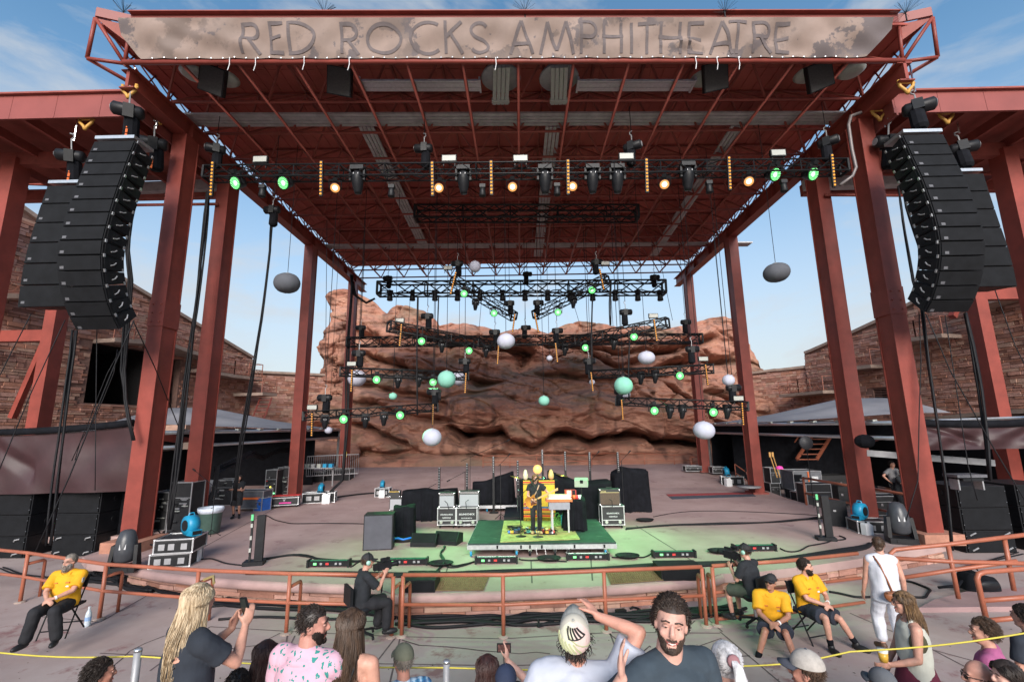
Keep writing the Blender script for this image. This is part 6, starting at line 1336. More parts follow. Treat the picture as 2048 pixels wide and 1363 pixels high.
# dark screens added behind the gear so that it stays dim under the canopies
tag(MB().box((-17.3, 29.8, 1.5), (8.4, .08, 3.2)).build('shade_screen', CLOTH), 'added black screen keeping the back of the left canopy dim', 'shade screen')
tag(MB().box((-17.2, 17.1, 1.1), (8, .08, 3.4)).build('shade_screen', CLOTH), 'added black screen keeping the space behind the left maroon tarpaulin dim', 'shade screen')
tag(MB().box((17.5, 30.2, 1.3), (8.6, .08, 3.5)).build('shade_screen', CLOTH), 'added black screen keeping the back of the right canopy dim', 'shade screen')
# left backstage gear
def caseP(x0, x1, yb, yt, dep, label, z=0, rz=0, mt=None, wheels=True, trim=ALU):
    a, b = G(x0, yb, z), G(x1, yb, z); Y = (a.y+b.y)/2; xa, xb = P(x0, yb, Y).x, P(x1, yb, Y).x; h = P((x0+x1)/2, yt, Y).z-z
    return case(V((xa+xb)/2, Y+dep/2, z), (xb-xa, dep, h-(.12 if wheels else 0)), label, rz, mt, wheels=wheels, trim=trim, latch=not wheels)
t = caseP(538, 590, 1015, 995, .5, 'long black road case with silver edges and a pink tape stripe', rz=rad(16)); MB().box((.05, -.265, .22), (.5, .01, .05)).build('tape', PINKT, t); text_part('V', (0, -.262, .33), .16, WPR, t); MB().box((0, 0, .53), (1.3, .46, .02)).build('red_lid', REDP, t)
t = caseP(508, 528, 1022, 996, .5, 'bright blue case leaning beside the long road case', rz=rad(-20), mt=mat('case_blue', (.02, .10, .38), .4, var=.15), wheels=False)
t = caseP(468, 524, 1022, 982, .8, 'grey road case with orange tape behind the crew member', mt=mat('case_grey', (.09, .095, .11), .6, var=.2)); MB().box((.1, -.41, .55), (.8, .01, .09)).build('tape', ORGP, t)
for x0, x1, yb, yt, lab in ((528, 550, 1002, 940, 'tall equipment rack with small lights left of the left third column'), (552, 574, 998, 935, 'tall equipment rack beside the left third column'), (332, 374, 1068, 965, 'tall silver edged rack between the two left columns'), (296, 330, 1060, 985, 'shelf rack behind the left front column'), (425, 462, 1010, 960, 'dark rack behind the trash can')):
    t = caseP(x0, x1, yb, yt, .7, lab, wheels=False); d = t.children[0]; rnd = random.Random(x0)
    for k in range(14): MB().box((rnd.uniform(-.3, .3)*.8, -.37, rnd.uniform(.2, 1.2)), (rnd.uniform(.05, .3), .02, rnd.uniform(.02, .06))).build('unit', rnd.choice([GREY, BLK, PALE, BLKP]), t)
    if 'lights' in lab:
        for k, mt_ in enumerate((REDP, mat('led_yellow', (.8, .7, .1), .3, var=0, emit=(1, .9, .1), estr=2), mat('led_green', (.1, .8, .2), .3, var=0, emit=(.2, 1, .3), estr=2))): MB().box((-.2+.2*k, -.385, 1.0-.3*k), (.07, .01, .05)).build('indicator', mt_, t)
caseP(600, 646, 972, 943, .8, 'open black case behind the left third column', z=0); caseP(648, 698, 970, 938, .9, 'large black road case by the left rear column')
t = thing('crowd_barrier', 'steel crowd barrier leaning at the left rear column', 'barrier', P(620, 960, 28.5)); a, b = P(612, 952, 28.5), P(716, 946, 29.5)
for z in (0, 1.15): MB().tube(a+V(0, 0, z), b+V(0, 0, z), .03).build('rail', ALU, t)
for k in range(26): q = a.lerp(b, k/25); MB().tube(q, q+V(0, 0, 1.15), .012, 4).build('bar', ALU, t)
p = G(715, 966, 0); one('cable_heap', (lambda m: [m.path([p+V(random.uniform(-.6, .6), random.uniform(-.3, .3), random.uniform(.02, .3)) for _ in range(7)], .03, 4) for _ in range(14)] and m)(MB()), CABLE, 'heap of black cables at the left rear of the stage', 'cables')
t = thing('table', 'small table of pale gear behind the left third column', 'table', P(628, 930, 27)); c = P(628, 935, 27); MB().box(c, (2.4, .7, .05)).build('top', GREY, t)
for s in (-1, 1): MB().box(c+V(s*1.1, 0, -.5), (.06, .06, 1)).build('leg', GREY, t)
rnd = random.Random(2)
for k in range(7): MB().box(c+V(-1+.33*k, 0, .12), (.2, .3, .2)).build('unit', rnd.choice([PALE, GREY, BLUE]), t)
# swag of black cables under the left canopy
m = MB()
for k in range(16):
    z0 = random.uniform(-.25, .25); pts = []
    for (x, y), Yq in (((432, 940), 18.6), ((470, 925), 20), ((503, 907), 22.5), ((525, 915), 24), ((552, 902), 26), ((580, 900), 28)): pts.append(P(x, y, Yq)+V(random.uniform(-.1, .1), 0, z0*.5+random.uniform(-.08, .08)))
    m.path(pts, .02, 4)
one('cable_swag', m, CABLE, 'swag of black cables hung along the left canopy edge', 'cables')
m = MB()
for k in range(12): m.path([P(436+random.uniform(-4, 4), 930, 18.4), P(428+random.uniform(-5, 5), 985, 17.8), P(416+random.uniform(-7, 7), 1035, 17.2), P(375+random.uniform(-20, 20), 1072, 16.7)+V(0, 0, -.05)], .022, 4)
one('cable_swag', m, CABLE, 'black cables fanning down past the trash can to the column foot', 'cables')
m = MB(); 
for k in range(16): c0 = G(318+random.uniform(-28, 45), 1085+random.uniform(-8, 8), .03); m.path([c0+V(.45*cos(a*.7+k)*random.uniform(.6, 1.2), .3*sin(a*.7+k), .03+.02*k*random.random()) for a in range(10)], .025, 4)
one('cable_heap', m, CABLE, 'coils of black cable behind the left rack cases', 'cables')
# right backstage gear
for x0, x1, yb, yt, z, lab in ((1543, 1562, 994, 966, -.4, 'lower road case by the right third column'), (1543, 1561, 966, 936, .5, 'upper road case with a pink hat on it'), (1586, 1606, 998, 975, -.4, 'small grey road case before the open rack'), (1600, 1625, 1012, 985, -.4, 'lower open rack on the right stage edge')):
    caseP(x0, x1, yb, yt, .7, lab, z=z, wheels=False)
t = caseP(1590, 1646, 980, 942, 1.2, 'large grey road case with orange strap and a paper sheet', z=.1, mt=mat('case_mid', (.16, .165, .18), .6, var=.15), wheels=False); MB().box((.05, -.62, .5), (.07, .015, .9)).build('strap', ORGP, t); MB().box((.38, -.62, .45), (.32, .012, .5)).build('paper', WHT, t); MB().box((-.5, -.615, .45), (.42, .01, .7)).build('opening', CLOTH, t)
for x0, x1, yb, yt, lab in ((1618, 1668, 1022, 968, 'low black case with cable loops by the right railing'), (1680, 1708, 1010, 972, 'black plastic trunk behind the right railing'), (1752, 1812, 1030, 992, 'silver edged mixer case behind the right front column'), (1640, 1700, 985, 950, 'dark equipment under the right canopy')):
    caseP(x0, x1, yb, yt, .8, lab, z=-.4, wheels=False, trim=BLK if 'dark' in lab or 'trunk' in lab else ALU)
one('pink_hat', MB().lathe([(.15, 0), (.14, .03), (.10, .10), (.02, .12)], P(1559, 937, 19.8), 12), PINKT, 'pink hat on top of the road case at the right wing', 'hat', smooth=True)
p = P(1552, 935, 20.6); t = thing('guitar_neck', 'two guitar necks poking up behind the right road cases', 'guitars', p)
for dx in (0, .12): MB().beam(p+V(dx, 0, -.4), p+V(dx-.18, 0, .45), .05, .03).build('neck', mat('neck_wood', (.45, .25, .08), .4, var=.2), t); MB().box(p+V(dx-.2, 0, .55), (.08, .03, .2)).build('headstock', MATS['neck_wood'], t)
p = P(1612, 885, 21); t = thing('pedestal_fan', 'round pedestal fan under the right canopy', 'fan', p); MB().lathe([(.28, -.05), (.3, 0), (.28, .05)], p, 20, Matrix.Rotation(pi/2, 3, 'X')).build('cage', mat('cage_dark', (.05, .05, .055), .5, var=.2), t, True); MB().tube(p-V(0, 0, .3), V(p.x, p.y, PZ), .018).build('pole', BLK, t)
t = thing('mixer_case', 'small mixer on a stand on top of the right subwoofers', 'mixer', P(1932, 955, 14.6)); c = P(1930, 950, 14.6); MB().box(c, (.9, .5, .08)).build('mixer', mat('mixer_dark', (.10, .10, .11), .5, var=.3, scale=20), t); MB().box(c+V(0, -.1, -.1), (.6, .3, .08)).build('tray', BLK, t)
for s in (-1, 1): MB().box(c+V(s*.35, 0, -.25), (.04, .3, .3)).build('leg', GREY, t)
p = P(1425, 944, 33.5); caseP(1372, 1404, 942, 932, .6, 'flat dark case on the rear right stage corner', z=.5, wheels=False); caseP(1426, 1450, 946, 934, .6, 'dark equipment box behind the rear right railing', z=.45, wheels=False)
one('round_table', MB().lathe([(.02, .0), (.55, .0), (.58, .06), (.02, .07)], G(1498, 974, .35), 20), GREY, 'round grey table top by the right canopy post', 'table', smooth=True)
# floor cables on the stage and in the pit
def floor_cable(px, z, r, label, n=1, sp=.05, grp='cables on the stage floor', mt=CABLE):
    m = MB(); pts = [G(x, y, z+r) for x, y in px]; fine = []
    for i in range(len(pts)-1):
        p0, p1, p2, p3 = pts[max(0, i-1)], pts[i], pts[i+1], pts[min(len(pts)-1, i+2)]
        for k in range(6):
            t_ = k/6; fine.append(.5*((2*p1)+(-p0+p2)*t_+(2*p0-5*p1+4*p2-p3)*t_*t_+(-p0+3*p1-3*p2+p3)*t_**3))
    fine.append(pts[-1])
    rnd = random.Random(len(px)+int(px[0][0]))
    for q in range(n):
        ph = rnd.uniform(0, 6); m.path([p+V(sp*sin(i*.7+ph), sp*cos(i*.5+ph)+sp*(q-n/2)*.8, r*.6*(q % 2)) for i, p in enumerate(fine)], r, 5)
    return one('floor_cable', m, mt, label, 'cable', grp, smooth=True)
floor_cable(((520, 1118), (590, 1108), (640, 1118), (720, 1120)), 0, .02, 'black cable from the left upright LED bar', 3, .06)
floor_cable(((697, 1133), (730, 1120), (768, 1126)), 0, .018, 'black cable linking the two left floor strips')
floor_cable(((855, 1126), (880, 1128), (910, 1132), (948, 1122)), 0, .02, 'black cable linking the floor strips left of centre', 2, .04)
floor_cable(((868, 1150), (885, 1128), (884, 1105), (888, 1092)), 0, .02, 'black cable bundle running back to the monitor wedges', 3, .04)
floor_cable(((1037, 1115), (1062, 1120), (1090, 1118), (1132, 1122)), 0, .02, 'black cable linking the floor strips before the riser')
floor_cable(((1221, 1112), (1260, 1113), (1290, 1112), (1303, 1101), (1310, 1108)), 0, .02, 'black cable loop between the right floor strips')
floor_cable(((500, 1143), (640, 1147), (800, 1148), (960, 1145), (1120, 1140), (1280, 1132), (1420, 1126), (1560, 1118), (1700, 1098), (1745, 1086)), 0, .035, 'long black cable loom along the whole stage front', 4, .05)
floor_cable(((1250, 1056), (1330, 1050), (1440, 1046), (1560, 1042), (1640, 1034), (1665, 1028)), 0, .022, 'pair of black cables across the right stage floor', 3, .07)
floor_cable(((1305, 1032), (1380, 1022), (1500, 1022), (1640, 1030)), 0, .014, 'single thin cable across the right stage floor')
floor_cable(((530, 1030), (560, 1040), (580, 1046), (650, 1045), (730, 1047)), 0, .018, 'curving black cable from the blue case to the upright speaker')
floor_cable(((395, 1118), (430, 1115), (440, 1124), (490, 1128)), 0, .02, 'black cable from the left jug to the upright LED bar')
floor_cable(((640, 1000), (700, 990), (760, 985), (800, 988)), 0, .03, 'black cables across the left rear stage floor', 2, .06)
floor_cable(((1556, 1095), (1590, 1102), (1620, 1090), (1655, 1082), (1685, 1078), (1680, 1070)), 0, .02, 'black cable from the right floor strip to the upright LED bar')
for x, y, lab in ((882, 1130, 'left of centre'), (1098, 1120, 'before the riser centre'), (1255, 1115, 'between the right floor strips'), (1440, 1105, 'by the right camera operator'), (1290, 1042, 'behind the right road case'), (962, 1046, 'beside the printed road case')):
    p = G(x, y, 0); one('cable_coil', (lambda m: [m.path([p+V((.24+.02*k)*cos(a*pi/8), (.16+.015*k)*sin(a*pi/8), .02+.014*k) for a in range(16)], .016, 4, closed=True) for k in range(5)] and m)(MB()), CABLE, 'coil of black cable on the stage floor '+lab, 'cable', 'cable coils')
floor_cable(((160, 1150), (260, 1160), (400, 1190), (560, 1206), (700, 1214), (800, 1222)), PZ, .04, 'thick black cable loom at the foot of the left stage wall', 7, .09, 'cables in the pit')
floor_cable(((795, 1238), (900, 1240), (1000, 1238), (1060, 1235), (1200, 1234), (1320, 1228), (1420, 1222), (1480, 1212)), PZ, .035, 'black cable loom along the foot of the centre stage wall', 7, .09, 'cables in the pit')
floor_cable(((190, 1150), (200, 1142), (235, 1155), (250, 1172), (300, 1182)), PZ, .04, 'black cable bend by the seated guard on the left', 4, .06, 'cables in the pit')
floor_cable(((410, 1212), (480, 1206), (530, 1196), (560, 1200)), PZ, .025, 'black cable stub beside the blonde woman', 1, .02, 'cables in the pit')
floor_cable(((440, 1236), (520, 1233), (640, 1235), (700, 1235), (740, 1224)), PZ, .03, 'single black cable across the pit floor on the left', 1, .03, 'cables in the pit')
floor_cable(((1080, 1240), (1092, 1228), (1105, 1236), (1090, 1250), (1070, 1248)), PZ, .022, 'small cable loop by the centre railing post', 2, .05, 'cables in the pit')
floor_cable(((1258, 1216), (1268, 1212), (1278, 1222), (1262, 1235), (1290, 1240), (1330, 1236)), PZ, .025, 'black cable loop right of the centre railing post', 1, .03, 'cables in the pit')
floor_cable(((1660, 1182), (1700, 1190), (1740, 1192), (1790, 1190), (1850, 1192), (1858, 1180), (1840, 1168), (1800, 1160), (1760, 1160)), PZ, .028, 'big black cable loop behind the woman in white', 1, .03, 'cables in the pit')
floor_cable(((1900, 1138), (1960, 1125), (2040, 1105)), PZ, .02, 'black cable at the foot of the right subwoofers', 2, .06, 'cables in the pit')
floor_cable(((0, 1135), (60, 1148), (110, 1158), (200, 1162)), PZ, .02, 'thin black cable on the floor by the left railing', 2, .06, 'cables in the pit')
for x, y, lab in ((1195, 1231, 'left of the cap wearer'), (1242, 1229, 'right of the railing post')):
    p = G(x, y, PZ); one('plug_box', MB().box(p+V(0, 0, .06), (.22, .12, .1), rz=.3), BLKP, 'black connector block at the stage wall foot '+lab, 'connector')
# bottle, backpack
p = G(174, 1252, PZ); t = thing('water_bottle', 'clear plastic water bottle on the floor by the left railing', 'bottle', p, local=False)
BOT = mat('bottle_plastic', (.62, .68, .74), .15, var=.1); MB().lathe([(.035, 0), (.038, .03), (.038, .15), (.03, .19), (.014, .22), (.014, .24)], p, 14).build('bottle', BOT, t, True); MB().lathe([(.017, .235), (.017, .26)], p, 10).build('cap', WHT, t); MB().lathe([(.0385, .08), (.0385, .13)], p, 14, cap=False).build('label_band', mat('label_blue', (.3, .45, .7), .5, var=.1), t, solid=False)
t.scale = (1.5,)*3
p = G(1962, 1180, PZ+.1); t = thing('backpack', 'black backpack lying on the ramp behind the right railing', 'backpack', p)
m = MB()
def bagf(u, v):
    a = 2*pi*u; c_, s_ = cos(a), sin(a); k = (abs(c_)**4+abs(s_)**4)**-.25; h_ = .36*(1-.35*max(0, c_))*(1+.06*sin(5*a)); w_ = 1-.22*v**3; return p+V(.06+.40*c_*k*w_, .12+.25*s_*k*w_, .01+h_*v)
m.grid(bagf, 40, 8); m.add([bagf(i/40, 1) for i in range(40)], [tuple(range(40))]); m.build('bag', CLOTH, t, True)
m = MB(); m.ball(p+V(.1, -.12, .15), (.26, .06, .11), 14, 8); m.build('pocket', BLKP, t, True)
MB().path([p+V(-.4, .0, .22), p+V(-.55, -.05, .12), p+V(-.75, -.02, .1), p+V(-.95, .04, .06)], .03, 6).build('strap', CLOTH, t, True); MB().path([p+V(-.1, .1, .36), p+V(0, .1, .5), p+V(.1, .1, .42)], .02, 5).build('handle', CLOTH, t)
# rope line and its posts
ROPE = mat('yellow_rope', (.50, .42, .06), .6, var=.1)
rp_ = [(-40, 1300), (275, 1311), (893, 1334), (1478, 1331), (1700, 1302), (2090, 1258)]
pts = [P(x, y, 5.0 if 1 < i < 4 else 4.75) for i, (x, y) in enumerate(rp_)]
fine = []
for a, b in zip(pts, pts[1:]):
    for k in range(8): fine.append(a.lerp(b, k/8)-V(0, 0, .03*sin(pi*k/8)))
fine.append(pts[-1]); one('rope', MB().path(fine, .008, 5), ROPE, 'yellow rope strung across behind the front row of the audience', 'rope', smooth=True)
for (x, y), i, lab in (((275, 1309), 1, 'left, behind the blonde woman'), ((893, 1333), 2, 'at the centre'), ((1474, 1320), 3, 'on the right, by the grey ponytail')):
    p = pts[i]; z0 = .08 if p.y > 4.95 else .7
    t = thing('rope_post', 'grey steel rope post '+lab, 'post', (p.x, p.y, z0)); MB().tube((p.x, p.y+.0, z0), (p.x, p.y, p.z+.04), .033, 12).build('post', GREY, t, True); MB().lathe([(.035, 0), (.035, .02), (.02, .03)], (p.x, p.y, p.z+.04), 12).build('cap', ALU, t, True); MB().lathe([(.13, 0), (.13, .02)], (p.x, p.y, z0), 12).build('base', GREY, t)
# lamps that wash the stage: light from the lit warm and green fixtures of the trusses
def beam(p, tgt, e, col, size, nm):
    l = bpy.data.lights.new(nm, 'SPOT'); l.energy = e; l.color = col; l.spot_size = rad(size); l.spot_blend = .9; l.shadow_soft_size = .25
    o = bpy.data.objects.new(nm, l); COL.objects.link(o); o.location = p; o.rotation_euler = (Vector(tgt)-Vector(p)).to_track_quat('-Z', 'Y').to_euler()
for x in (878, 1145): beam(P(x, 384, TY-.25), (.3, 15.2, 1.0), 750, (1, .74, .36), 15, 'warm_beam')
for x, tg in ((470, (-2.5, 13.6, 0)), (566, (2.0, 14.2, 0)), (1551, (4.8, 14.0, 0)), (1627, (1.0, 16, .5))): beam(P(x, 374, TY-.3), tg, 1700, (.22, 1, .34), 42, 'green_beam')
for x, y, f, _l in GL_:
    if _l.startswith(('left truss', 'right truss', 'lowest')): beam(P(x, y+4, f(x)-.5), P(x+(1045-x)*.6, 1040, 15.5), 420, (.2, 1, .34), 44, 'green_beam')
# ================================================================ people
def remesh(mb, vox, sm_=3, name='m', wr=0, wsc=6):
    me = mb.mesh(name, []); o = bpy.data.objects.new('tmp', me)
    r = o.modifiers.new('r', 'REMESH'); r.mode = 'VOXEL'; r.voxel_size = vox; r.use_smooth_shade = True
    if sm_: k = o.modifiers.new('s', 'SMOOTH'); k.iterations = sm_; k.factor = .5
    out = bake(o); bpy.data.meshes.remove(me); out.name = name
    if wr:
        co = [v.co.copy() for v in out.vertices]; no = [v.normal.copy() for v in out.vertices]; fl = []
        for c, q in zip(co, no): fl += (c+q*wr*(.45+noise.noise(V(c.x*wsc*1.6, c.y*wsc*1.6, c.z*wsc*.8))+.6*noise.noise(c*wsc*2.4+V(5, 0, 0))))[:]
        out.vertices.foreach_set('co', fl); out.update()
    return out
def cone(m, a, ra, b, rb, n=12):
    m.tube(a, b, ra, n, rb); m.ball(a, ra, n, 8); m.ball(b, rb, n, 8)
def ik(a, b, l1, l2, pole):
    d = b-a; L_ = min(d.length, (l1+l2)*.999); u = d.normalized(); b2 = a+u*L_
    x = (l1*l1-l2*l2+L_*L_)/(2*L_); h = math.sqrt(max(0, l1*l1-x*x)); p = Vector(pole)-u*Vector(pole).dot(u)
    if p.length < 1e-4: p = V(0, 0, 1)
    return a+u*x+p.normalized()*h, b2
SK = {}
def skin(c):
    k = 'skin_%d' % int(c[0]*1000)
    return mat(k, tuple(a*.86 for a in c), .52, var=.1, scale=16, col2=(c[0]*1.12, c[1]*1.02, c[2]*1.02), spec=.4, bump=.12, bscale=90, detail=8)
FAIR, TAN, BROWN, PALEF = (.50, .275, .20), (.42, .21, .14), (.27, .135, .085), (.56, .33, .26)
EYEW = mat('eye_white', (.48, .45, .43), .3, var=0); IRIS = mat('iris_dark', (.04, .025, .018), .2, var=0); LIP = mat('lips', (.38, .12, .10), .5, var=.1); TEETH = mat('teeth', (.75, .72, .65), .3, var=0)
def hairmat(n, c): return mat('hair_'+n, c, .45, var=.4, scale=9, spec=.4, stretch=(3, 3, .5), col2=tuple(min(1, a*1.7) for a in c))
def hand(m, w, d, n, curl, side, s):
    'palm and five fingers from wrist w along d, palm facing n'
    d = d.normalized(); n = (n-d*n.dot(d)).normalized(); l = d.cross(n).normalized()*side
    R = Matrix((l, n, d)).transposed(); pc = w+d*.05*s
    m.ball(pc, (.041*s, .017*s, .054*s), 12, 8, R)
    for k, (o, ln) in enumerate(((-.028, .062), (-.010, .074), (.010, .080), (.028, .072))):
        b = w+d*.092*s+l*o*s*-1; a1 = curl*.55; a2 = curl*1.25
        d1 = d*cos(a1)+n*sin(a1); d2 = d*cos(a2)+n*sin(a2); p1 = b+d1*ln*.52*s; cone(m, b-d*.02*s, .0098*s, p1, .0088*s, 8); cone(m, p1, .0088*s, p1+d2*ln*.5*s, .0072*s, 8)
    b = w+d*.03*s+l*.034*s; t1 = (d*.65+l*.62+n*.35).normalized(); t2 = (d*.85+l*.25+n*(.3+.3*curl)).normalized(); p1 = b+t1*.042*s; cone(m, b-t1*.015*s, .014*s, p1, .011*s, 8); cone(m, p1, .011*s, p1+t2*.034*s, .0085*s, 8)
NP = 0
def person(label, loc=None, rz=pi, s=1.0, head=None, pelvis=.95, lean=0, side=0, twist=0, hy=0, hp=0, hr=0, hands=(None, None), feet=(None, None), knees=(None, None), poles=(None, None), curl=(.6, .6), pn=(None, None), hdir=(None, None),
           sk=FAIR, fat=1.0, sh=1.0, shirt=None, sleeve=.62, hem=.10, loose=.02, bottom=None, blen=.5, bloose=.025, shoe=None, sock=None, hair=None, hairm=None, hlen=.05, beard=None, face=True, vox=.012, smile=False, hat=False, vol=1, extra=None, group=None, thick=1, hn=None):
    global NP
    'stands or sits at loc, forward = local -Y; hands, feet in local units before scaling'
    Rb = Euler((lean, side, twist)).to_matrix(); pel = V(0, 0, pelvis)
    def B(x, y, z): return pel+Rb@V(x, y, z)
    neck = B(0, 0, .50); RH = Rb@Euler((hp, hr, hy)).to_matrix(); hc = neck+Rb@V(0, -.012, .03)+RH@V(0, -.015, .118)
    def H(x, y, z): return hc+RH@V(x, y, z)
    if head is not None:
        off = Matrix.Rotation(rz, 3, 'Z')@(hc*s); loc = Vector(head)-off
    t = thing('person', label, 'person', loc, rz, group, local=True); t.scale = (s,)*3
    sw = .185*sh; out = {}
    m = MB(); f = fat
    m.ball(B(0, .01, .0), (.158*f, .115*f, .13), 16, 10, Rb); m.ball(B(0, -.005*f, .16), (.140*f, .108*f*f, .17), 16, 10, Rb); m.ball(B(0, .0, .33), (.165*sh*f**.5, .112*f**.5, .17), 16, 10, Rb)
    cone(m, B(-sw*.8, .005, .43), .060, B(sw*.8, .005, .43), .060); cone(m, B(0, .012, .44), .062*thick, H(0, .018, -.06), .052*thick)
    for sx in (-1, 1): cone(m, B(0, .015, .475), .05*thick, B(sx*sw*.85, .01, .435), .045)
    # head
    m.ball(H(0, .012, .03), (.073, .092, .092), 18, 12, RH); m.ball(H(0, -.022, -.028), (.064, .066, .088), 16, 10, RH); m.ball(H(0, -.036, -.078), (.051, .043, .043), 12, 8, RH); m.ball(H(0, -.074, -.094), (.02, .017, .018), 10, 6, RH)
    m.tube(H(0, -.085, .018), H(0, -.106, -.026), .009, 8, .0145); m.ball(H(0, -.100, -.030), (.0165, .013, .011), 8, 6, RH)
    for sx in (-1, 1):
        m.ball(H(sx*.072, .012, -.012), (.010, .022, .030), 8, 6, RH); m.ball(H(sx*.030, -.074, .026), (.026, .013, .010), 8, 6, RH); m.ball(H(sx*.038, -.062, -.028), (.022, .018, .020), 8, 6, RH)
    # arms
    arms = []
    for i, sx in enumerate((-1, 1)):
        shd = B(sx*sw, .0, .425); tg = hands[i]; tg = V(sx*(sw+.075*f), -.06, pelvis-.10) if tg is None else Vector(tg)
        pole = Vector(poles[i]) if poles[i] is not None else V(sx*.35, .8, -.4)
        el, wr = ik(shd, tg, .285, .25, pole); arms.append((shd, el, wr)); g = f**.5
        cone(m, shd, .056*g, shd.lerp(el, .55), .047*g); cone(m, shd.lerp(el, .5), .046*g, el, .038*g); cone(m, el, .037*g, el.lerp(wr, .35), .038*g); cone(m, el.lerp(wr, .35), .038*g, wr, .026)
        d = (wr-el) if hdir[i] is None else Vector(hdir[i]); n_ = Vector(pn[i]) if pn[i] is not None else V(-sx, -.3, 0)
        hand(m, wr, d, n_, curl[i], -sx, 1.0)
    legs = []
    for i, sx in enumerate((-1, 1)):
        hip = pel+V(sx*.085*f**.5, 0, -.03); tg = feet[i]; tg = V(sx*.105, .02, .085) if tg is None else Vector(tg)
        kn, an = ik(hip, tg, .44, .43, knees[i] if knees[i] is not None else V(sx*.12, -1, 0)); legs.append((hip, kn, an)); g = f**.5
        cone(m, hip, .085*g, hip.lerp(kn, .5), .070*g); cone(m, hip.lerp(kn, .5), .070*g, kn, .052); cone(m, kn, .051, kn.lerp(an, .33), .054); cone(m, kn.lerp(an, .33), .054, an, .034)
        fd = V(sx*.25, -1, 0).normalized(); m.ball(an+V(0, 0, -.045)+fd*.07, (.038, .11, .03), 10, 6, Matrix.Rotation(math.atan2(-fd.x, fd.y)+pi, 3, 'Z'))
    sm_m = skin(sk)
    me = remesh(m, vox, 3 if vox > .009 else 4, 'body'); me.materials.append(sm_m); link('body', me, t)
    if shirt:
        c = MB(); q = loose; ex = .158*f+q; ey = .116*f+q; ch = .165*sh*f**.5+q*.8; cy2 = .112*f**.5+q
        rings = [(ex*.98, ey*.98, -.05-hem), (ex, ey, 0), ((ex+ch)*.49, max(ey, cy2)*.99, .18), (ch, cy2, .33), (ch*.9, cy2*.85, .41), (ch*.55, cy2*.6, .455)]; nn_ = 28
        c.add([B(a*cos(2*pi*k/nn_), .004+b_*sin(2*pi*k/nn_), z) for a, b_, z in rings for k in range(nn_)], [(r0*nn_+k, r0*nn_+(k+1) % nn_, (r0+1)*nn_+(k+1) % nn_, (r0+1)*nn_+k) for r0 in range(5) for k in range(nn_)]+[tuple(range(nn_))[::-1], tuple(range(5*nn_, 6*nn_))])
        if sleeve is not None:
            cone(c, B(-sw*.8, .005, .43), .062+(q*.6 if sleeve else -.012), B(sw*.8, .005, .43), .062+(q*.6 if sleeve else -.012))
            for sx in (-1, 1): cone(c, B(0, .015, .468), .058*thick, B(sx*sw*.85, .01, .437), .05+q*.4)
            for (a, e, w) in arms:
                g = f**.5
                if sleeve > 1: cone(c, a, .058*g+q*.5, e, .048*g+q); cone(c, e, .048*g+q, e.lerp(w, sleeve-1), .04+q)
                elif sleeve > 0: cone(c, a, .058*g+q*.6, a.lerp(e, .3), .055*g+q*.8); c.tube(a.lerp(e, .25), a.lerp(e, sleeve), .053*g+q*.8, 14, .050*g+q*1.15)
        else:
            for sx in (-1, 1): cone(c, B(sx*sw*.42, .075, .36), .035, B(sx*sw*.5, 0, .478), .022); cone(c, B(sx*sw*.42, -.085, .34), .03, B(sx*sw*.5, 0, .478), .022)
        if sleeve is not None: c.ball(B(0, .02, .448), (.098*thick, .082*thick, .043), 14, 8, Rb)
        me = remesh(c, max(vox, .009), 2, 'shirt', .013, 4.2); me.materials.append(shirt); link('shirt', me, t)
    if bottom == 'skirt':
        c = MB(); c.lathe([(.135*f, .12), (.16*f, .02), (.20*f, -.12), (.225*f, -.34), (.22*f, -.35)], pel, 24); me = c.mesh('skirt', blen, smooth=True); me.materials.clear(); me.materials.append(bottom_m(blen)); link('skirt', me, t)
    elif bottom:
        c = MB(); c.ball(B(0, .01, -.01), (.162*f+.012, .118*f+.012, .135), 16, 10, Rb)
        for (h, k, a) in legs:
            g = f**.5; q = bloose
            if blen <= 1: cone(c, h, .088*g+q*.6, h.lerp(k, blen*.6), .076*g+q); c.tube(h.lerp(k, blen*.55), h.lerp(k, blen), .077*g+q, 16, .07*g+q*1.5)
            else: cone(c, h, .088*g+q*.6, k, .056+q); cone(c, k, .056+q, k.lerp(a, min(.97, blen-1)), .046+q)
        me = remesh(c, max(vox, .01), 3, 'trousers', .012, 5); me.materials.append(bottom); link('shorts' if blen <= 1 else 'trousers', me, t)
    if shoe:
        for (h, k, a), sx in zip(legs, (-1, 1)):
            fd = V(sx*.25, -1, 0).normalized(); R = Matrix.Rotation(math.atan2(-fd.x, fd.y)+pi, 3, 'Z'); c = MB(); c.ball(a+V(0, 0, -.04)+fd*.07, (.05, .145, .052), 14, 8, R); c.ball(a+V(0, 0, -.0), (.048, .056, .06), 10, 8, R)
            c.v = [(x, y, max(z, a.z-.083)) for x, y, z in c.v]; c.build('shoe', shoe, t, True)
            if sock:
                c = MB(); cone(c, a+V(0, 0, .02), .04, a.lerp(k, sock), .05); c.build('sock', CLOTH, t, True)
    rnd = random.Random(NP+41); NP += 1
    if face:
        for sx in (-1, 1):
            e = MB().ball(H(sx*.030, -.0755, .004), (.0122, .009, .0054), 10, 8, RH).build('eye', EYEW, t, True); MB().ball(H(sx*.030, -.0835, .004), (.0060, .003, .0058), 8, 6, RH).build('iris', IRIS, e, True)
            MB().path([H(sx*.012, -.087, .026), H(sx*.030, -.090, .032), H(sx*.050, -.076, .024)], .0038, 5).build('eyebrow', hairm or IRIS, t, True)
            MB().path([H(sx*.016, -.081, .0075), H(sx*.030, -.0850, .0095), H(sx*.045, -.074, .005)], .0046, 4).build('eyelid', sm_m, t, True)
        up = .006 if smile else 0; w_ = .027 if smile else .021
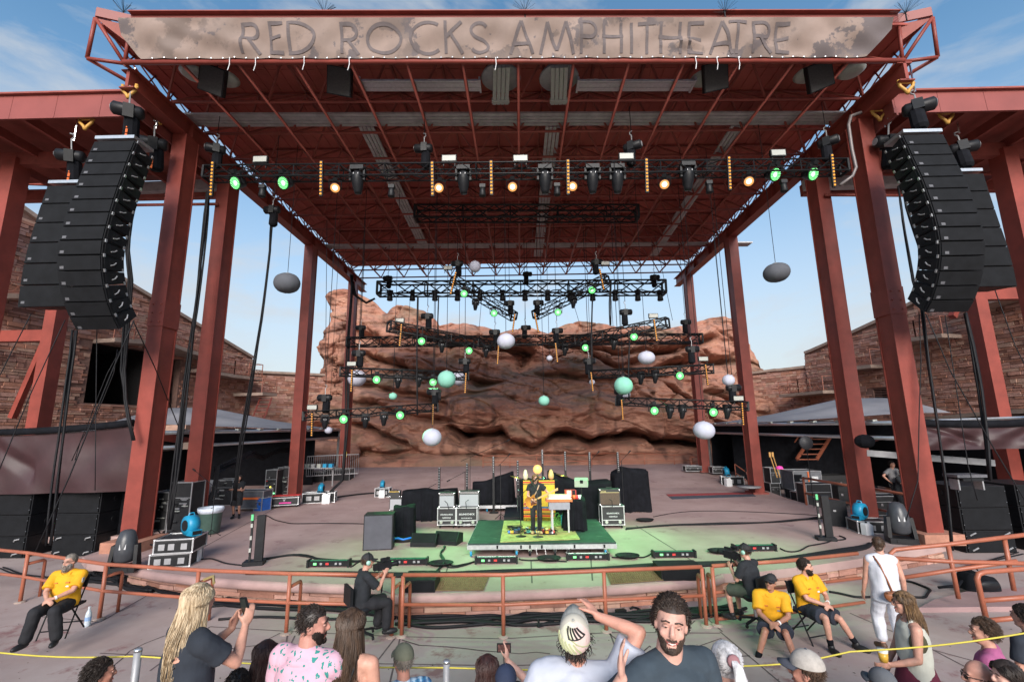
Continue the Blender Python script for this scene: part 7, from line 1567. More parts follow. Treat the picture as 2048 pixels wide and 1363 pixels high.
        MB().path([H(-w_, -.076, -.064+up), H(-.01, -.0865, -.067), H(.01, -.0865, -.067), H(w_, -.076, -.064+up)], .0055, 6).build('mouth', LIP, t, True)
        if smile: MB().path([H(-w_*.6, -.086, -.0650+up*.3), H(0, -.0905, -.0665), H(w_*.6, -.086, -.0650+up*.3)], .0032, 5).build('teeth', TEETH, t, True)
    if hair:
        hm = hairm
        def hl(y):   # hairline height over the skull
            return .072 if y < -.045 else (.072-(y+.045)/.085*.135 if y < .04 else -.075)
        if hair == 'bald':
            hl0 = hl; hl = lambda y: 9
        hm_ = MB(); cpt = V(0, .014, .032); rr = V(.079, .099, .098); pts = []
        ball = MB().ball((0, 0, 0), 1, 26, 18); keep = []
        rr = rr*vol; vs = [V(a*rr.x, b*rr.y, c*rr.z)+cpt for a, b, c in ball.v]
        thin = 1.0 if hair != 'buzz' else .972
        for fc in ball.f:
            cc = sum((vs[i] for i in fc), V())/len(fc)
            if cc.z > hl(cc.y): keep.append(fc)
        hm_.add([H(*(cpt+(v-cpt)*thin*(1+.012*rnd.uniform(-1, 1)))) for v in vs], keep)
        if hair not in ('bald',): hm_.build('scalp_hair', hm, t, True, solid=False)
        st = MB(); N = hn or {'short': 1500, 'buzz': 700, 'long': 900, 'tail': 300, 'curly': 520}.get(hair, 0)
        if vox > .011: N = int(N*.5)
        for k in range(N):
            a = rnd.uniform(0, 2*pi); z = rnd.uniform(-.75, 1); r_ = math.sqrt(1-z*z); nrm = V(r_*cos(a), r_*sin(a), z); p = cpt+V(nrm.x*rr.x, nrm.y*rr.y, nrm.z*rr.z)*.97
            if p.z < hl(p.y) or (hat and p.z > .035): continue
            if hair in ('short', 'curly', 'buzz'):
                fl = V(nrm.x*.3, .55, -.35+.5*nrm.z) if p.y > -.05 else V(nrm.x*.8+rnd.uniform(-.3, .3), .6, .45); jt = .22 if hair != 'curly' else .45; dr = (nrm*.28+fl*(1.0 if hair != 'curly' else .35)+V(rnd.uniform(-jt, jt), rnd.uniform(-jt, jt), rnd.uniform(-jt, jt))).normalized(); L_ = hlen*rnd.uniform(.6, 1.2)
                q = [p, p+dr*L_*.55, p+dr*L_*.8+V(rnd.uniform(-.25, .25), .12, -.1)*L_, p+dr*L_*.95+V(rnd.uniform(-.35, .35), .35, -.38)*L_]; st.path([H(*v) for v in q], .0038 if hair != 'buzz' else .003, 3, r2=.0012)
            else:
                # long hair: over the scalp to the side or back, then down under its own weight
                back = V(nrm.x*.75, max(.25, nrm.y)*.9 if hair == 'tail' else nrm.y*.55+.45, 0); q = [H(*p)]; cur = p.copy()
                if hair == 'tail':
                    tgt = V(0, .125, .045); mid_ = p.lerp(tgt, .5); mid_ = cpt+(mid_-cpt).normalized()*.104; pts_ = [p, mid_, tgt+V(rnd.uniform(-.012, .012), 0, rnd.uniform(-.012, .012))]; ww = [H(*v) for v in pts_]
                    e = ww[-1]; ww += [e+RH@V(rnd.uniform(-.015, .015), .05, -.03), e+RH@V(rnd.uniform(-.03, .03), .07, -.12), e+RH@V(rnd.uniform(-.04, .04), .06, -hlen)]; st.path(ww, .0034, 3, r2=.0012); continue
                side_ = V(nrm.x, nrm.y+.25, 0); side_ = side_.normalized() if side_.length > .01 else V(0, 1, 0)
                if side_.y < -.35: side_ = V(math.copysign(.95, side_.x), -.3, 0)
                e = cpt+V(side_.x*rnd.uniform(.078, .092), side_.y*rnd.uniform(.094, .11), -.035); mid_ = (p+e)/2; mid_ = cpt+(mid_-cpt).normalized()*.106
                ww = [H(*p), H(*mid_), H(*e)]; L_ = hlen*rnd.uniform(.62, 1.08); b0 = ww[-1]; ph = math.floor(math.atan2(side_.x, side_.y)*6+rnd.uniform(-.6, .6))*1.9+rnd.uniform(-1.1, 1.1); spr = V(side_.x*.4, side_.y*.25+.25, 0)
                for j in range(1, 7):
                    u = j/6; ww.append(b0+Rb@V(spr.x*.07*u+.022*sin(u*6+ph)*u, spr.y*.11*min(1, u*1.6)+.018*cos(u*7+ph)*u, 0)+V(0, 0, -L_*u))
                st.path(ww, .0036*rnd.uniform(.5, 1.5), 3, r2=.0015)
        if st.f: st.build('hair', hm, t, True, solid=False)
        if hair == 'bald':
            st = MB()
            for k in range(260):
                a = rnd.uniform(-.3, pi+.3); z = rnd.uniform(-.10, .01); p = V(.075*cos(a), .014+.098*sin(a), z); st.path([H(*p), H(*(p+V(cos(a)*.008, .006+sin(a)*.008, -.008)))], .004, 3, r2=.001)
            st.build('hair', hm, t, True, solid=False)
    if beard:
        bl, bm = beard; st = MB(); c0 = V(0, -.022, -.05)
        els = ((V(0, .012, .03), V(.073, .092, .092)), (V(0, -.022, -.028), V(.064, .066, .088)), (V(0, -.036, -.078), V(.051, .043, .043)), (V(0, -.074, -.094), V(.02, .017, .018)))
        def surf(d):
            best = 0
            for c, r in els:
                o = c0-c; A = sum((d[i]/r[i])**2 for i in range(3)); Bq = sum(d[i]*o[i]/r[i]**2 for i in range(3)); C_ = sum((o[i]/r[i])**2 for i in range(3))-1; D_ = Bq*Bq-A*C_
                if D_ > 0: best = max(best, (-Bq+math.sqrt(D_))/A)
            return c0+d*best
        for k in range(5200 if vox < .009 else 1500):
            a = rnd.uniform(-1.9, 1.9); e_ = rnd.uniform(-1.2, .75); p = surf(V(sin(a)*cos(e_), -cos(a)*cos(e_), sin(e_))); ax = abs(p.x)
            if p.y > .03: continue
            ok = p.z < (-.083 if ax < .024 else -.056 if ax < .034 else -.050+(ax-.034)*1.2 if ax < .052 else -.024)
            if ax < .024 and -.057 < p.z < -.046 and p.y < -.05: ok = True
            if not ok: continue
            d = (V(p.x*4, -.35 if ax < .04 else -.1, -1.0).normalized()+(p-c0).normalized()*.35).normalized(); L_ = bl*rnd.uniform(.6, 1.2)*(1.5 if ax < .03 and p.z < -.085 else 1)
            st.path([H(*(p-(p-c0).normalized()*.003)), H(*(p+d*L_))], .0026 if vox < .009 else .0045, 3, r2=.001)
        st.build('beard', bm, t, True, solid=False)
    if extra: extra(t, H, B, RH, Rb, arms, legs)
    t2 = Matrix.LocRotScale(Vector(loc), Euler((0, 0, rz)), V(s, s, s))
    return t, (lambda p: t2@Vector(p)), H, B, arms
def bottom_m(m_): return m_
def capf(mt, brim_mt, back=False, yaw=0, panel=None, strap=None, bl=.085):
    'baseball cap, brim forward (or turned back)'
    def f(t, H, B, RH, Rb, arms, legs):
        b = MB().ball((0, 0, 0), 1, 24, 16); rr = V(.088, .108, .100); cpt = V(0, .014, .045); vs = [cpt+V(x*rr.x, y*rr.y, z*rr.z) for x, y, z in b.v]
        k = [fc for fc in b.f if sum(vs[i].z for i in fc)/len(fc) > .048-.10*max(0, sum(vs[i].y for i in fc)/len(fc))*.8]
        m = MB(); m.add([H(*v) for v in vs], k); crown = m.build('cap_crown', mt, t, True, solid=False); m = MB(); vs = []; sg = 1 if back else -1
        for i in range(13):
            a = -1.15+2.3*i/12; x, y = sin(a), cos(a); vs += [H(x*.088, cpt.y+sg*y*.104, .05-.01*(1-y)), H(x*.092, cpt.y+sg*(y*.104+bl*max(.08, y)), .040-.022*abs(x)), H(x*.088, cpt.y+sg*y*.104, .044-.01*(1-y)), H(x*.092, cpt.y+sg*(y*.104+bl*max(.08, y)), .034-.022*abs(x))]
        for i in range(12): a, c = 4*i, 4*i+4; m.f += [(a, c, c+1, a+1), (a+2, a+3, c+3, c+2), (a+1, c+1, c+3, a+3), (a, a+2, c+2, c)]
        m.v = [tuple(v) for v in vs]; m.m = [0]*len(m.f); m.build('cap_brim', brim_mt, t, True); MB().ball(H(0, .014, .146), .008, 8, 5).build('button', brim_mt, crown)
        if panel: panel(t, H, crown)
    return f
def glasses(t, H, lens=IRIS, fr_=BLK):
    m = MB()
    for sx in (-1, 1): m.path([H(sx*.012, -.094, .012), H(sx*.030, -.098, .016), H(sx*.052, -.088, .012), H(sx*.050, -.088, -.010), H(sx*.030, -.097, -.014), H(sx*.014, -.095, -.008)], .0028, 5, closed=True); m.path([H(sx*.052, -.088, .008), H(sx*.074, -.03, .008), H(sx*.078, .02, .0)], .003, 4)
    m.path([H(-.012, -.094, .008), H(.012, -.094, .008)], .0025, 4); g = m.build('glasses', fr_, t)
    if lens:
        for sx in (-1, 1): MB().add([H(sx*.012, -.0945, .012), H(sx*.030, -.0985, .015), H(sx*.052, -.0885, .012), H(sx*.050, -.0885, -.010), H(sx*.030, -.0975, -.013), H(sx*.014, -.0955, -.008)], [(0, 1, 2, 3, 4, 5)]).build('lens', lens, g, solid=False)
def headset(t, H):
    MB().path([H(.09*cos(a), .0, .02+.13*sin(a)) for a in [i*pi/10 for i in range(11)]], .010, 6).build('headphone_band', BLK, t)
    for sx in (-1, 1): MB().lathe([(.03, 0), (.042, .012), (.035, .03)], H(sx*.075, .01, -.005), 14, Matrix.Rotation(0, 3, 'Z')@(Euler((0, sx*pi/2, 0)).to_matrix())).build('ear_cup', mat('mint_cup', (.32, .55, .46), .4, var=.1), t, True)
YSH = mat('yellow_uniform', (.66, .32, .010), .8, var=.1, scale=5, bump=.25, bscale=12)
DSH = mat('navy_shorts', (.018, .022, .034), .85, var=.25, scale=6, bump=.3, bscale=14); BSH = mat('black_tee', (.016, .018, .022), .9, var=.25, scale=6, bump=.3, bscale=14); BTR = mat('black_trousers', (.014, .014, .017), .85, var=.25, scale=6)
WSH = mat('white_cloth', (.55, .56, .61), .85, var=.06, scale=5, bump=.3, bscale=10); CREAM = mat('cream_cloth', (.46, .46, .40), .85, var=.1, scale=5, bump=.3, bscale=10); SHOE = mat('black_shoe', (.014, .014, .015), .5, var=.2)
DK, BR, BLD, GRY, AUB = hairmat('dark', (.022, .015, .012)), hairmat('brown', (.055, .032, .020)), hairmat('blonde', (.30, .20, .10)), hairmat('grey', (.46, .45, .46)), hairmat('auburn', (.035, .014, .012))
ORGR = mat('ornament_rust', (.5, .16, .03), .7, var=0)
# ---- seats under those who sit below the picture's edge
def block(p, z0): tag(MB().box((p.x, p.y, (p.z+z0)/2-.04), (.55, .5, p.z-z0)).build('seat_block', CONC), kind='structure')
def sitter(label, px, Y, rz, s=1, **k):
    h = P(px[0], px[1], Y); kw = dict(pelvis=.62, feet=((-.14, -.45, .15), (.14, -.45, .15)), vox=.009); kw.update(k)
    r = person(label, None, rz, s, head=h, **kw); q = r[1]((0, 0, .50)); zb = .7 if q.y < 3.95 else .08
    if q.z > zb+.05: block(q, zb)
    return r
# ---- the audience
NAVY = mat('navy_tee', (.02, .025, .035), .88, var=.2, scale=6, bump=.35, bscale=10)
def x_blonde(t, H, B, RH, Rb, arms, legs):
    def bk(u, v):
        a = pi/2+(u-.5)*(.55+1.25*v); z = .20+.245*v; k = 1 if z < .34 else 1-.55*((z-.34)/.115)**1.5; return B(.196*k*cos(a), .004+.141*k*sin(a), z)
    MB().grid(bk, 14, 12).build('bare_back', skin(FAIR), t, True, solid=False)
    for a, b in (((-.09, .138, .36), (.03, .150, .24)), ((-.10, .128, .31), (.0, .150, .22))): MB().path([B(*a), B(*b)], .006, 4).build('back_strap', BLK, t)
    MB().path([H(-.07, -.05, .115), H(.0, -.085, .145), H(.07, -.06, .118)], .010, 5).build('sunglasses_on_head', mat('gold_frame', (.5, .38, .16), .3, .5, var=.1), t)
BM2 = mat('hair_highlights', (.20, .125, .06), .45, var=.0, col2=(.62, .50, .34), scale=14, stretch=(6, 6, .35), detail=3)
r = person('blonde woman in a black open backed top photographing the stage with a phone', None, pi-.55, .92, head=P(398, 1202, 3.26), hands=((-.08, -.33, 1.36), (.06, -.31, 1.32)), poles=((-.5, .2, -.8), (.6, .2, -.8)), curl=(1.0, .9), hdir=((0, -.3, 1), (0, -.3, 1)), shirt=NAVY, loose=.022, hem=.2, sleeve=.6, bottom=BTR, blen=1.9, shoe=SHOE, hair='long', hairm=BM2, hlen=.46, hn=2300, hy=.1, fat=1.08, vox=.009, extra=x_blonde, sh=.95)
p = r[1]((-.03, -.35, 1.46)); t = thing('phone', 'phone held up by the blonde woman', 'phone', p, pi-.55, local=True); MB().box((0, 0, 0), (.075, .012, .155), R=Euler((-.25, .15, 0)).to_matrix()).build('body', BLK, t); MB().box((0, .008, 0), (.068, .004, .14), R=Euler((-.25, .15, 0)).to_matrix()).build('screen', mat('phone_screen', (.02, .025, .02), .15, var=.2), t)
one('hip_bag', MB().ball(r[1]((-.2, .1, .95)), (.07, .06, .10), 10, 8), mat('blue_flower_cloth', (.03, .14, .45), .8, var=.0, col2=(.55, .2, .12), scale=22), 'blue patterned cloth tied at the hip of the blonde woman', 'scarf', smooth=True)
# the man in the pink shirt with green print
def printed(name, base, ink, sc, thr):
    m_ = mat(name, base, .85, var=.05, scale=5, bump=.3, bscale=10); n = m_.node_tree.nodes; L = m_.node_tree.links; b = n['Principled BSDF']; src = b.inputs['Base Color'].links[0].from_socket; tc_ = n.new('ShaderNodeTexCoord'); v = n.new('ShaderNodeTexVoronoi'); v.inputs['Scale'].default_value = sc; v.inputs['Randomness'].default_value = .55
    mp_ = n.new('ShaderNodeMapping'); mp_.inputs['Scale'].default_value = (1.5, 1.5, .8); mp_.inputs['Rotation'].default_value = (.3, .5, .2); L.new(tc_.outputs['Object'], mp_.inputs[0]); nz_ = n.new('ShaderNodeTexNoise'); nz_.inputs['Scale'].default_value = 22; ad = n.new('ShaderNodeMix'); ad.data_type = 'RGBA'; ad.blend_type = 'LINEAR_LIGHT'; ad.inputs[0].default_value = .05
    L.new(tc_.outputs['Object'], nz_.inputs[0]); L.new(mp_.outputs[0], ad.inputs[6]); L.new(nz_.outputs['Color'], ad.inputs[7]); L.new(ad.outputs[2], v.inputs['Vector']); r_ = n.new('ShaderNodeMath'); r_.operation = 'LESS_THAN'; r_.inputs[1].default_value = thr; L.new(v.outputs['Distance'], r_.inputs[0])
    mx = n.new('ShaderNodeMix'); mx.data_type = 'RGBA'; mx.inputs[7].default_value = (*ink, 1); L.new(r_.outputs[0], mx.inputs[0]); L.new(src, mx.inputs[6]); L.new(mx.outputs[2], b.inputs['Base Color']); return m_
PKS = printed('pink_print_shirt', (.56, .34, .42), (.03, .22, .20), 17, .30)
sitter('man in a pink shirt with green boot print looking to the right', (628, 1248), 3.55, pi-.25, 1.0, hy=-1.1, hp=.05, sk=(.44, .22, .17), shirt=PKS, loose=.03, sh=1.12, fat=1.15, sleeve=.8, hem=.15, bottom=DSH, blen=.9, hair='buzz', hairm=DK, hlen=.018, beard=(.008, DK), hands=((-.16, -.30, 1.06), (.25, -.25, .62)), poles=((-.6, -.1, -1), None), hdir=((.1, .2, 1), None), vox=.008, thick=1.25)
def x_cami(t, H, B, RH, Rb, arms, legs):
    for sx in (-1, 1): MB().path([B(sx*.05, .125, .30), B(sx*.085, .1, .42), B(sx*.09, .04, .49), B(sx*.08, -.08, .42)], .007, 5).build('shoulder_strap', BLK, t)
    m = MB(); m.ball(B(0, 0, .24), (.172, .128, .085), 18, 10, Rb); m.build('lace_top', printed('black_lace', (.012, .011, .014), (.05, .045, .05), 60, .35), t, True)
sitter('woman with long brown hair and a black strappy top seen from behind', (703, 1252), 3.62, pi-.1, .98, sk=FAIR, hair='long', hairm=BR, hlen=.50, hn=1800, bottom=DSH, blen=.6, sh=.92, hp=.12, hr=.05, vox=.009, extra=x_cami, face=False, hands=(None, (.26, -.2, .60)))
def plaid(name):
    m_ = mat(name, (.05, .20, .36), .85, var=.05, scale=5); n = m_.node_tree.nodes; L = m_.node_tree.links; b = n['Principled BSDF']; src = b.inputs['Base Color'].links[0].from_socket; tc_ = n.new('ShaderNodeTexCoord')
    for ax, sc, col, th in (('X', 9, (.50, .62, .72), .42), ('Z', 9, (.50, .62, .72), .42), ('X', 9, (.02, .05, .15), -.6), ('Z', 9, (.02, .05, .15), -.6)):
        w = n.new('ShaderNodeTexWave'); w.bands_direction = ax; w.inputs['Scale'].default_value = sc*.6; L.new(tc_.outputs['Object'], w.inputs[0]); r_ = n.new('ShaderNodeMapRange'); r_.inputs['From Min'].default_value = .72 if th > 0 else .25; r_.inputs['From Max'].default_value = .85 if th > 0 else .12; r_.inputs['To Max'].default_value = .55; L.new(w.outputs['Fac'], r_.inputs[0])
        mx = n.new('ShaderNodeMix'); mx.data_type = 'RGBA'; mx.inputs[7].default_value = (*col, 1); L.new(r_.outputs[0], mx.inputs[0]); L.new(src, mx.inputs[6]); src = mx.outputs[2]
    L.new(src, b.inputs['Base Color']); return m_
OLV = mat('olive_cap', (.115, .12, .085), .85, var=.15, scale=9)
def x_olive(t, H, B, RH, Rb, arms, legs): capf(OLV, OLV)(t, H, B, RH, Rb, arms, legs); glasses(t, H)
sitter('man in an olive cap, dark glasses and a blue plaid shirt', (806, 1320), 4.5, pi+.35, 1.0, hy=.25, shirt=plaid('blue_plaid'), sleeve=.7, bottom=DSH, blen=1, hair='buzz', hairm=hairmat('greying', (.16, .14, .12)), hlen=.014, hat=True, extra=x_olive, sk=(.46, .23, .17))
r = sitter('dark haired woman holding up a phone at the bottom centre', (975, 1338), 4.5, pi-.15, .98, hair='long', hairm=AUB, hlen=.4, hn=640, shirt=BSH, bottom=DSH, face=False, hands=((-.13, -.28, 1.24), (.2, -.25, .6)), poles=((-.8, 0, -.5), None), hdir=((0, -.2, 1), None), sk=PALEF)
p = r[1]((-.10, -.29, 1.34)); t = thing('phone', 'phone held up by the dark haired woman at the bottom centre', 'phone', p, pi, local=True); MB().box((0, 0, 0), (.13, .012, .075)).build('body', BLK, t); MB().box((0, .008, 0), (.11, .003, .06)).build('screen', mat('phone_view', (.10, .05, .045), .2, var=.5, scale=40), t)
CAPB = mat('navy_cap', (.025, .035, .07), .85, var=.2)
sitter('person in a dark blue cap at the bottom centre edge', (1012, 1366), 4.1, pi, .98, shirt=BSH, bottom=DSH, hair='buzz', hairm=DK, hlen=.014, hat=True, extra=capf(CAPB, CAPB))
# the cap wearer with the raised arm
PT = [mat('patch_cream', (.62, .60, .46), .85, var=.08, scale=8, bump=.3), mat('patch_pink', (.62, .46, .42), .85, var=.08, scale=8, bump=.3), mat('patch_black', (.02, .02, .02), .8, var=0), mat('patch_sage', (.40, .42, .24), .85, var=.1)]
def x_patch(t, H, crown):
    def S_(a, e, k=1.025): return H(.088*k*cos(e)*sin(a), .014+.108*k*cos(e)*cos(a), .045+.100*k*sin(e))
    def strip(a0, e0, a1, e1, w, mt_, k=1.03, nm='stitch_stripe'):
        pts = [(a0+(a1-a0)*i/6, e0+(e1-e0)*i/6) for i in range(7)]; MB().path([S_(a, e, k) for a, e in pts], w, 4).build(nm, mt_, crown)
    MB().grid(lambda u, v: S_(-1.35+1.35*u, -.25+1.65*v, 1.018), 10, 10).build('patch', PT[1], crown, True, solid=False)
    MB().grid(lambda u, v: S_(1.35*u, -.25+1.65*v, 1.02), 10, 10).build('patch', PT[0], crown, True, solid=False)
    for k in range(5): strip(-.9+.32*k, .62, -.45+.32*k, 1.15, .0058, PT[2])
    strip(-.95, .62, .45, .62, .0045, PT[2])
    for k in range(6): strip(-.35+.28*k, -.12, .10+.28*k, .42, .0055, PT[3])
    strip(-1.2, -.2, .9, 1.0, .004, PT[3])
STRIPE = mat('brim_stripe', (.24, .24, .22), .85, var=.0, col2=(.32, .32, .30), scale=3, stretch=(30, 2, 2))
LSH = mat('pale_tee', (.42, .44, .51), .88, var=.05, scale=5, bump=.4, bscale=9)
person('man from behind in a patchwork cap and white tee, right arm raised to his cap', None, pi-.12, .95, head=P(1150, 1274, 2.8), pelvis=.95, lean=.12, hp=-.62, hr=.05, hands=((-.13, -.15, 1.66), (.30, -.1, .9)), poles=((-.9, .2, .1), None), hdir=((.5, -.5, .5), None), pn=((0, .3, -1), None), shirt=LSH, sleeve=.72, sh=1.14, loose=.035, hem=.12, bottom=DSH, blen=.9, hair='curly', hairm=DK, hlen=.035, face=False, sk=(.52, .27, .20), hat=True, extra=capf(mat('cap_cloth', (.52, .48, .40), .85, var=.1), STRIPE, panel=x_patch, bl=.105), vox=.008)
# the smiling man who faces the camera
TEE = mat('charcoal_tee', (.035, .05, .065), .9, var=.15, scale=8, bump=.35, bscale=9)
def x_tee(t, H, B, RH, Rb, arms, legs):
    m = MB()
    def g_(u, v):
        a = -1.9+1.1*u; z = .02+.30*v*(1-.75*u); return B(.196*sin(a), -.150*cos(a), z)
    m.grid(g_, 10, 6); m.build('blue_panel', mat('blue_panel', (.02, .13, .27), .9, var=.12, scale=8, bump=.3), t, True, solid=False)
person('smiling bearded man in a charcoal and blue tee facing the camera, hand raised', None, .38, 1.02, head=P(1342, 1246, 2.62), hy=-.62, hr=.10, hp=-.08, hands=((-.37, -.14, 1.47), (.30, -.05, .88)), poles=((-.8, .2, -1), None), hdir=((-.05, -.05, 1), None), pn=((.75, -.6, .1), None), curl=(.35, .5), shirt=TEE, sleeve=.6, sh=1.1, loose=.028, bottom=DSH, blen=1, hair='short', hairm=hairmat('darkbrown', (.028, .018, .013)), hlen=.028, hn=3000, vol=.99, beard=(.0045, hairmat('stubble', (.05, .032, .024))), smile=True, vox=.0065, extra=x_tee, sk=(.56, .31, .23), thick=1.15)
def x_tail(t, H, B, RH, Rb, arms, legs): MB().lathe([(.03, -.012), (.036, 0), (.03, .012)], H(0, .125, .045), 12, RH@Matrix.Rotation(pi/2, 3, 'X')).build('hair_tie', mat('mauve_tie', (.25, .12, .13), .8), t, True)
sitter('woman with silver grey hair in a ponytail seen from behind', (1452, 1330), 3.0, pi, 1.0, hair='tail', hairm=GRY, hlen=.24, hn=1300, shirt=BSH, bottom=DSH, face=False, hp=.22, extra=x_tail, sk=PALEF)
MESHC = mat('trucker_mesh', (.36, .33, .30), .85, var=.15, scale=30); NAVC = mat('trucker_front', (.06, .065, .085), .85, var=.15)
sitter('man in a grey mesh cap with dark brim turned left', (1612, 1342), 3.6, pi+.5, 1.0, hy=.35, shirt=mat('grey_tee', (.16, .16, .17), .9, var=.15), bottom=DSH, hair='buzz', hairm=BR, hlen=.016, hat=True, extra=capf(MESHC, NAVC), sk=(.45, .22, .16))
sitter('man in a magenta tee with brown hair looking left', (1965, 1262), 5.2, pi+.75, 1.0, hy=.35, shirt=mat('magenta_tee', (.34, .09, .20), .9, var=.1, scale=6, bump=.3, bscale=10), sh=1.1, fat=1.1, bottom=DSH, hair='short', hairm=BR, hlen=.035, sk=FAIR)
r = sitter('person in a dark top cut off at the right edge', (2046, 1232), 5.6, pi+.3, 1.0, shirt=NAVY, bottom=DSH, hair='short', hairm=DK, hlen=.03)
def x_gl(t, H, B, RH, Rb, arms, legs): glasses(t, H)
sitter('bald man with dark sunglasses looking left at the bottom right', (1955, 1352), 4.4, pi+.75, 1.0, hy=.5, hair='bald', hairm=DK, shirt=mat('olive_tee', (.14, .14, .08), .9, var=.1), bottom=DSH, extra=x_gl, sk=(.52, .29, .21), fat=1.1)
sitter('dark haired woman in profile at the bottom right corner', (2012, 1352), 4.2, pi+1.0, .96, hy=.45, hair='long', hairm=DK, hlen=.35, hn=640, shirt=BSH, bottom=DSH, sk=PALEF)
sitter('dark haired man turned right at the bottom left', (203, 1346), 4.6, pi-.6, 1.0, hy=-.2, hair='short', hairm=DK, hlen=.04, shirt=BSH, bottom=DSH, sk=(.42, .2, .14))
sitter('woman with long auburn hair and a dark strap, bottom left', (532, 1310), 4.2, pi-.1, .96, hair='long', hairm=AUB, hlen=.42, hn=700, bottom=DSH, face=False, sk=PALEF, extra=x_cami)
sitter('person with short dark hair below the blonde woman', (393, 1366), 3.9, pi, 1.0, hair='short', hairm=DK, hlen=.03, shirt=BSH, bottom=DSH, hands=((-.32, -.30, .92), None), poles=((-.6, .2, -.8), None), sk=FAIR)
sitter('person with cropped dark hair at the bottom edge, right of the blonde woman', (477, 1372), 4.0, pi, 1.0, hair='buzz', hairm=DK, hlen=.02, shirt=BSH, bottom=DSH)
GC = mat('grey_cap', (.09, .095, .105), .85, var=.15)
sitter('person in a dark grey cap at the bottom edge below the skirted woman', (1765, 1372), 4.3, pi+.2, 1.0, shirt=BSH, bottom=DSH, hair='buzz', hairm=DK, hlen=.014, hat=True, extra=capf(GC, GC))
# the walking woman in a wine skirt
WINE = mat('wine_skirt', (.095, .012, .030), .85, var=.2, scale=6, bump=.3, bscale=10)
def x_tank(t, H, B, RH, Rb, arms, legs):
    glasses(t, H, None)
    for sx in (-1, 1): MB().ball(B(sx*.165, .0, .30), (.035, .085, .11), 12, 8, Rb).build('olive_top', mat('olive_bra', (.06, .055, .03), .85, var=.2), t, True)
OMB = mat('hair_ombre', (.05, .03, .02), .45, var=0, col2=(.22, .13, .06), scale=8, stretch=(5, 5, .6), detail=3)
hw = P(1806, 1204, 5.35)
r = person('woman in a cream tank top and wine red skirt walking left with a cup', None, pi+1.25, .93, head=hw, shirt=CREAM, sleeve=None, loose=.025, hem=.12, bottom='skirt', blen=WINE, feet=((-.06, -.24, .085), (.08, .30, .14)), hair='long', hairm=OMB, hlen=.40, hn=760, hands=((-.28, -.16, .86), (.20, -.28, 1.02)), poles=((-.3, 1, -.2), None), shoe=SHOE, extra=x_tank, vox=.009, hr=0, sk=FAIR, sh=.92)
p = r[1]((.18, -.34, 1.10)); t = thing('cup', 'clear plastic cup of amber drink held by the walking woman', 'cup', p); MB().lathe([(.035, -.06), (.048, .06)], p, 14).build('cup', mat('clear_cup', (.6, .6, .55), .15, var=.1), t, True); MB().lathe([(.037, -.055), (.045, .03)], p+V(0, 0, -.004), 14).build('drink', mat('amber_drink', (.6, .35, .05), .2, var=.1), t, True)
# the woman in white
def x_white(t, H, B, RH, Rb, arms, legs):
    MB().path([B(.12, .06, .49), B(.08, .150, .38), B(.02, .162, .18), B(-.02, .175, .02)], .014, 5).build('bag_strap', mat('tan_leather', (.24, .085, .035), .5, var=.2), t, True); MB().ball(H(0, .06, -.045), (.05, .055, .045), 12, 8).build('hair_bun', BR, t, True)
    MB().path([H(-.07, .02, -.09), H(0, .07, -.12), H(.07, .02, -.09)], .005, 4).build('lanyard', BLK, t)
fw = G(1780, 1300, PZ)
r = person('woman in a white top and white trousers walking away with a tan bag', None, pi-.28, 1.10, head=P(1757, 1088, 8.85), pelvis=.95, sleeve=0, shirt=WSH, loose=.035, hem=.12, bottom=WSH, blen=1.72, bloose=.03, feet=((-.1, .14, .10), (.1, -.10, .085)), shoe=mat('sandal', (.10, .05, .03), .5, var=.1), hair='buzz', hairm=BR, hlen=.02, hn=320, vox=.010, extra=x_white, sk=FAIR, face=False, hy=-.35, hands=((-.27, -.06, .86), (.26, -.12, .86)))
p = r[1]((-.03, .215, .92)); t = thing('shoulder_bag', 'tan leather shoulder bag on the hip of the woman in white', 'bag', p); m = MB(); m.ball(p, (.17, .07, .12), 16, 10); m.v = [(x, y, min(z, p.z+.055)) for x, y, z in m.v]; m.build('bag', MATS['tan_leather'], t, True); MB().path([p+V(-.15, -.06, .06), p+V(0, -.075, .045), p+V(.15, -.06, .06)], .012, 5).build('flap_edge', MATS['tan_leather'], t)
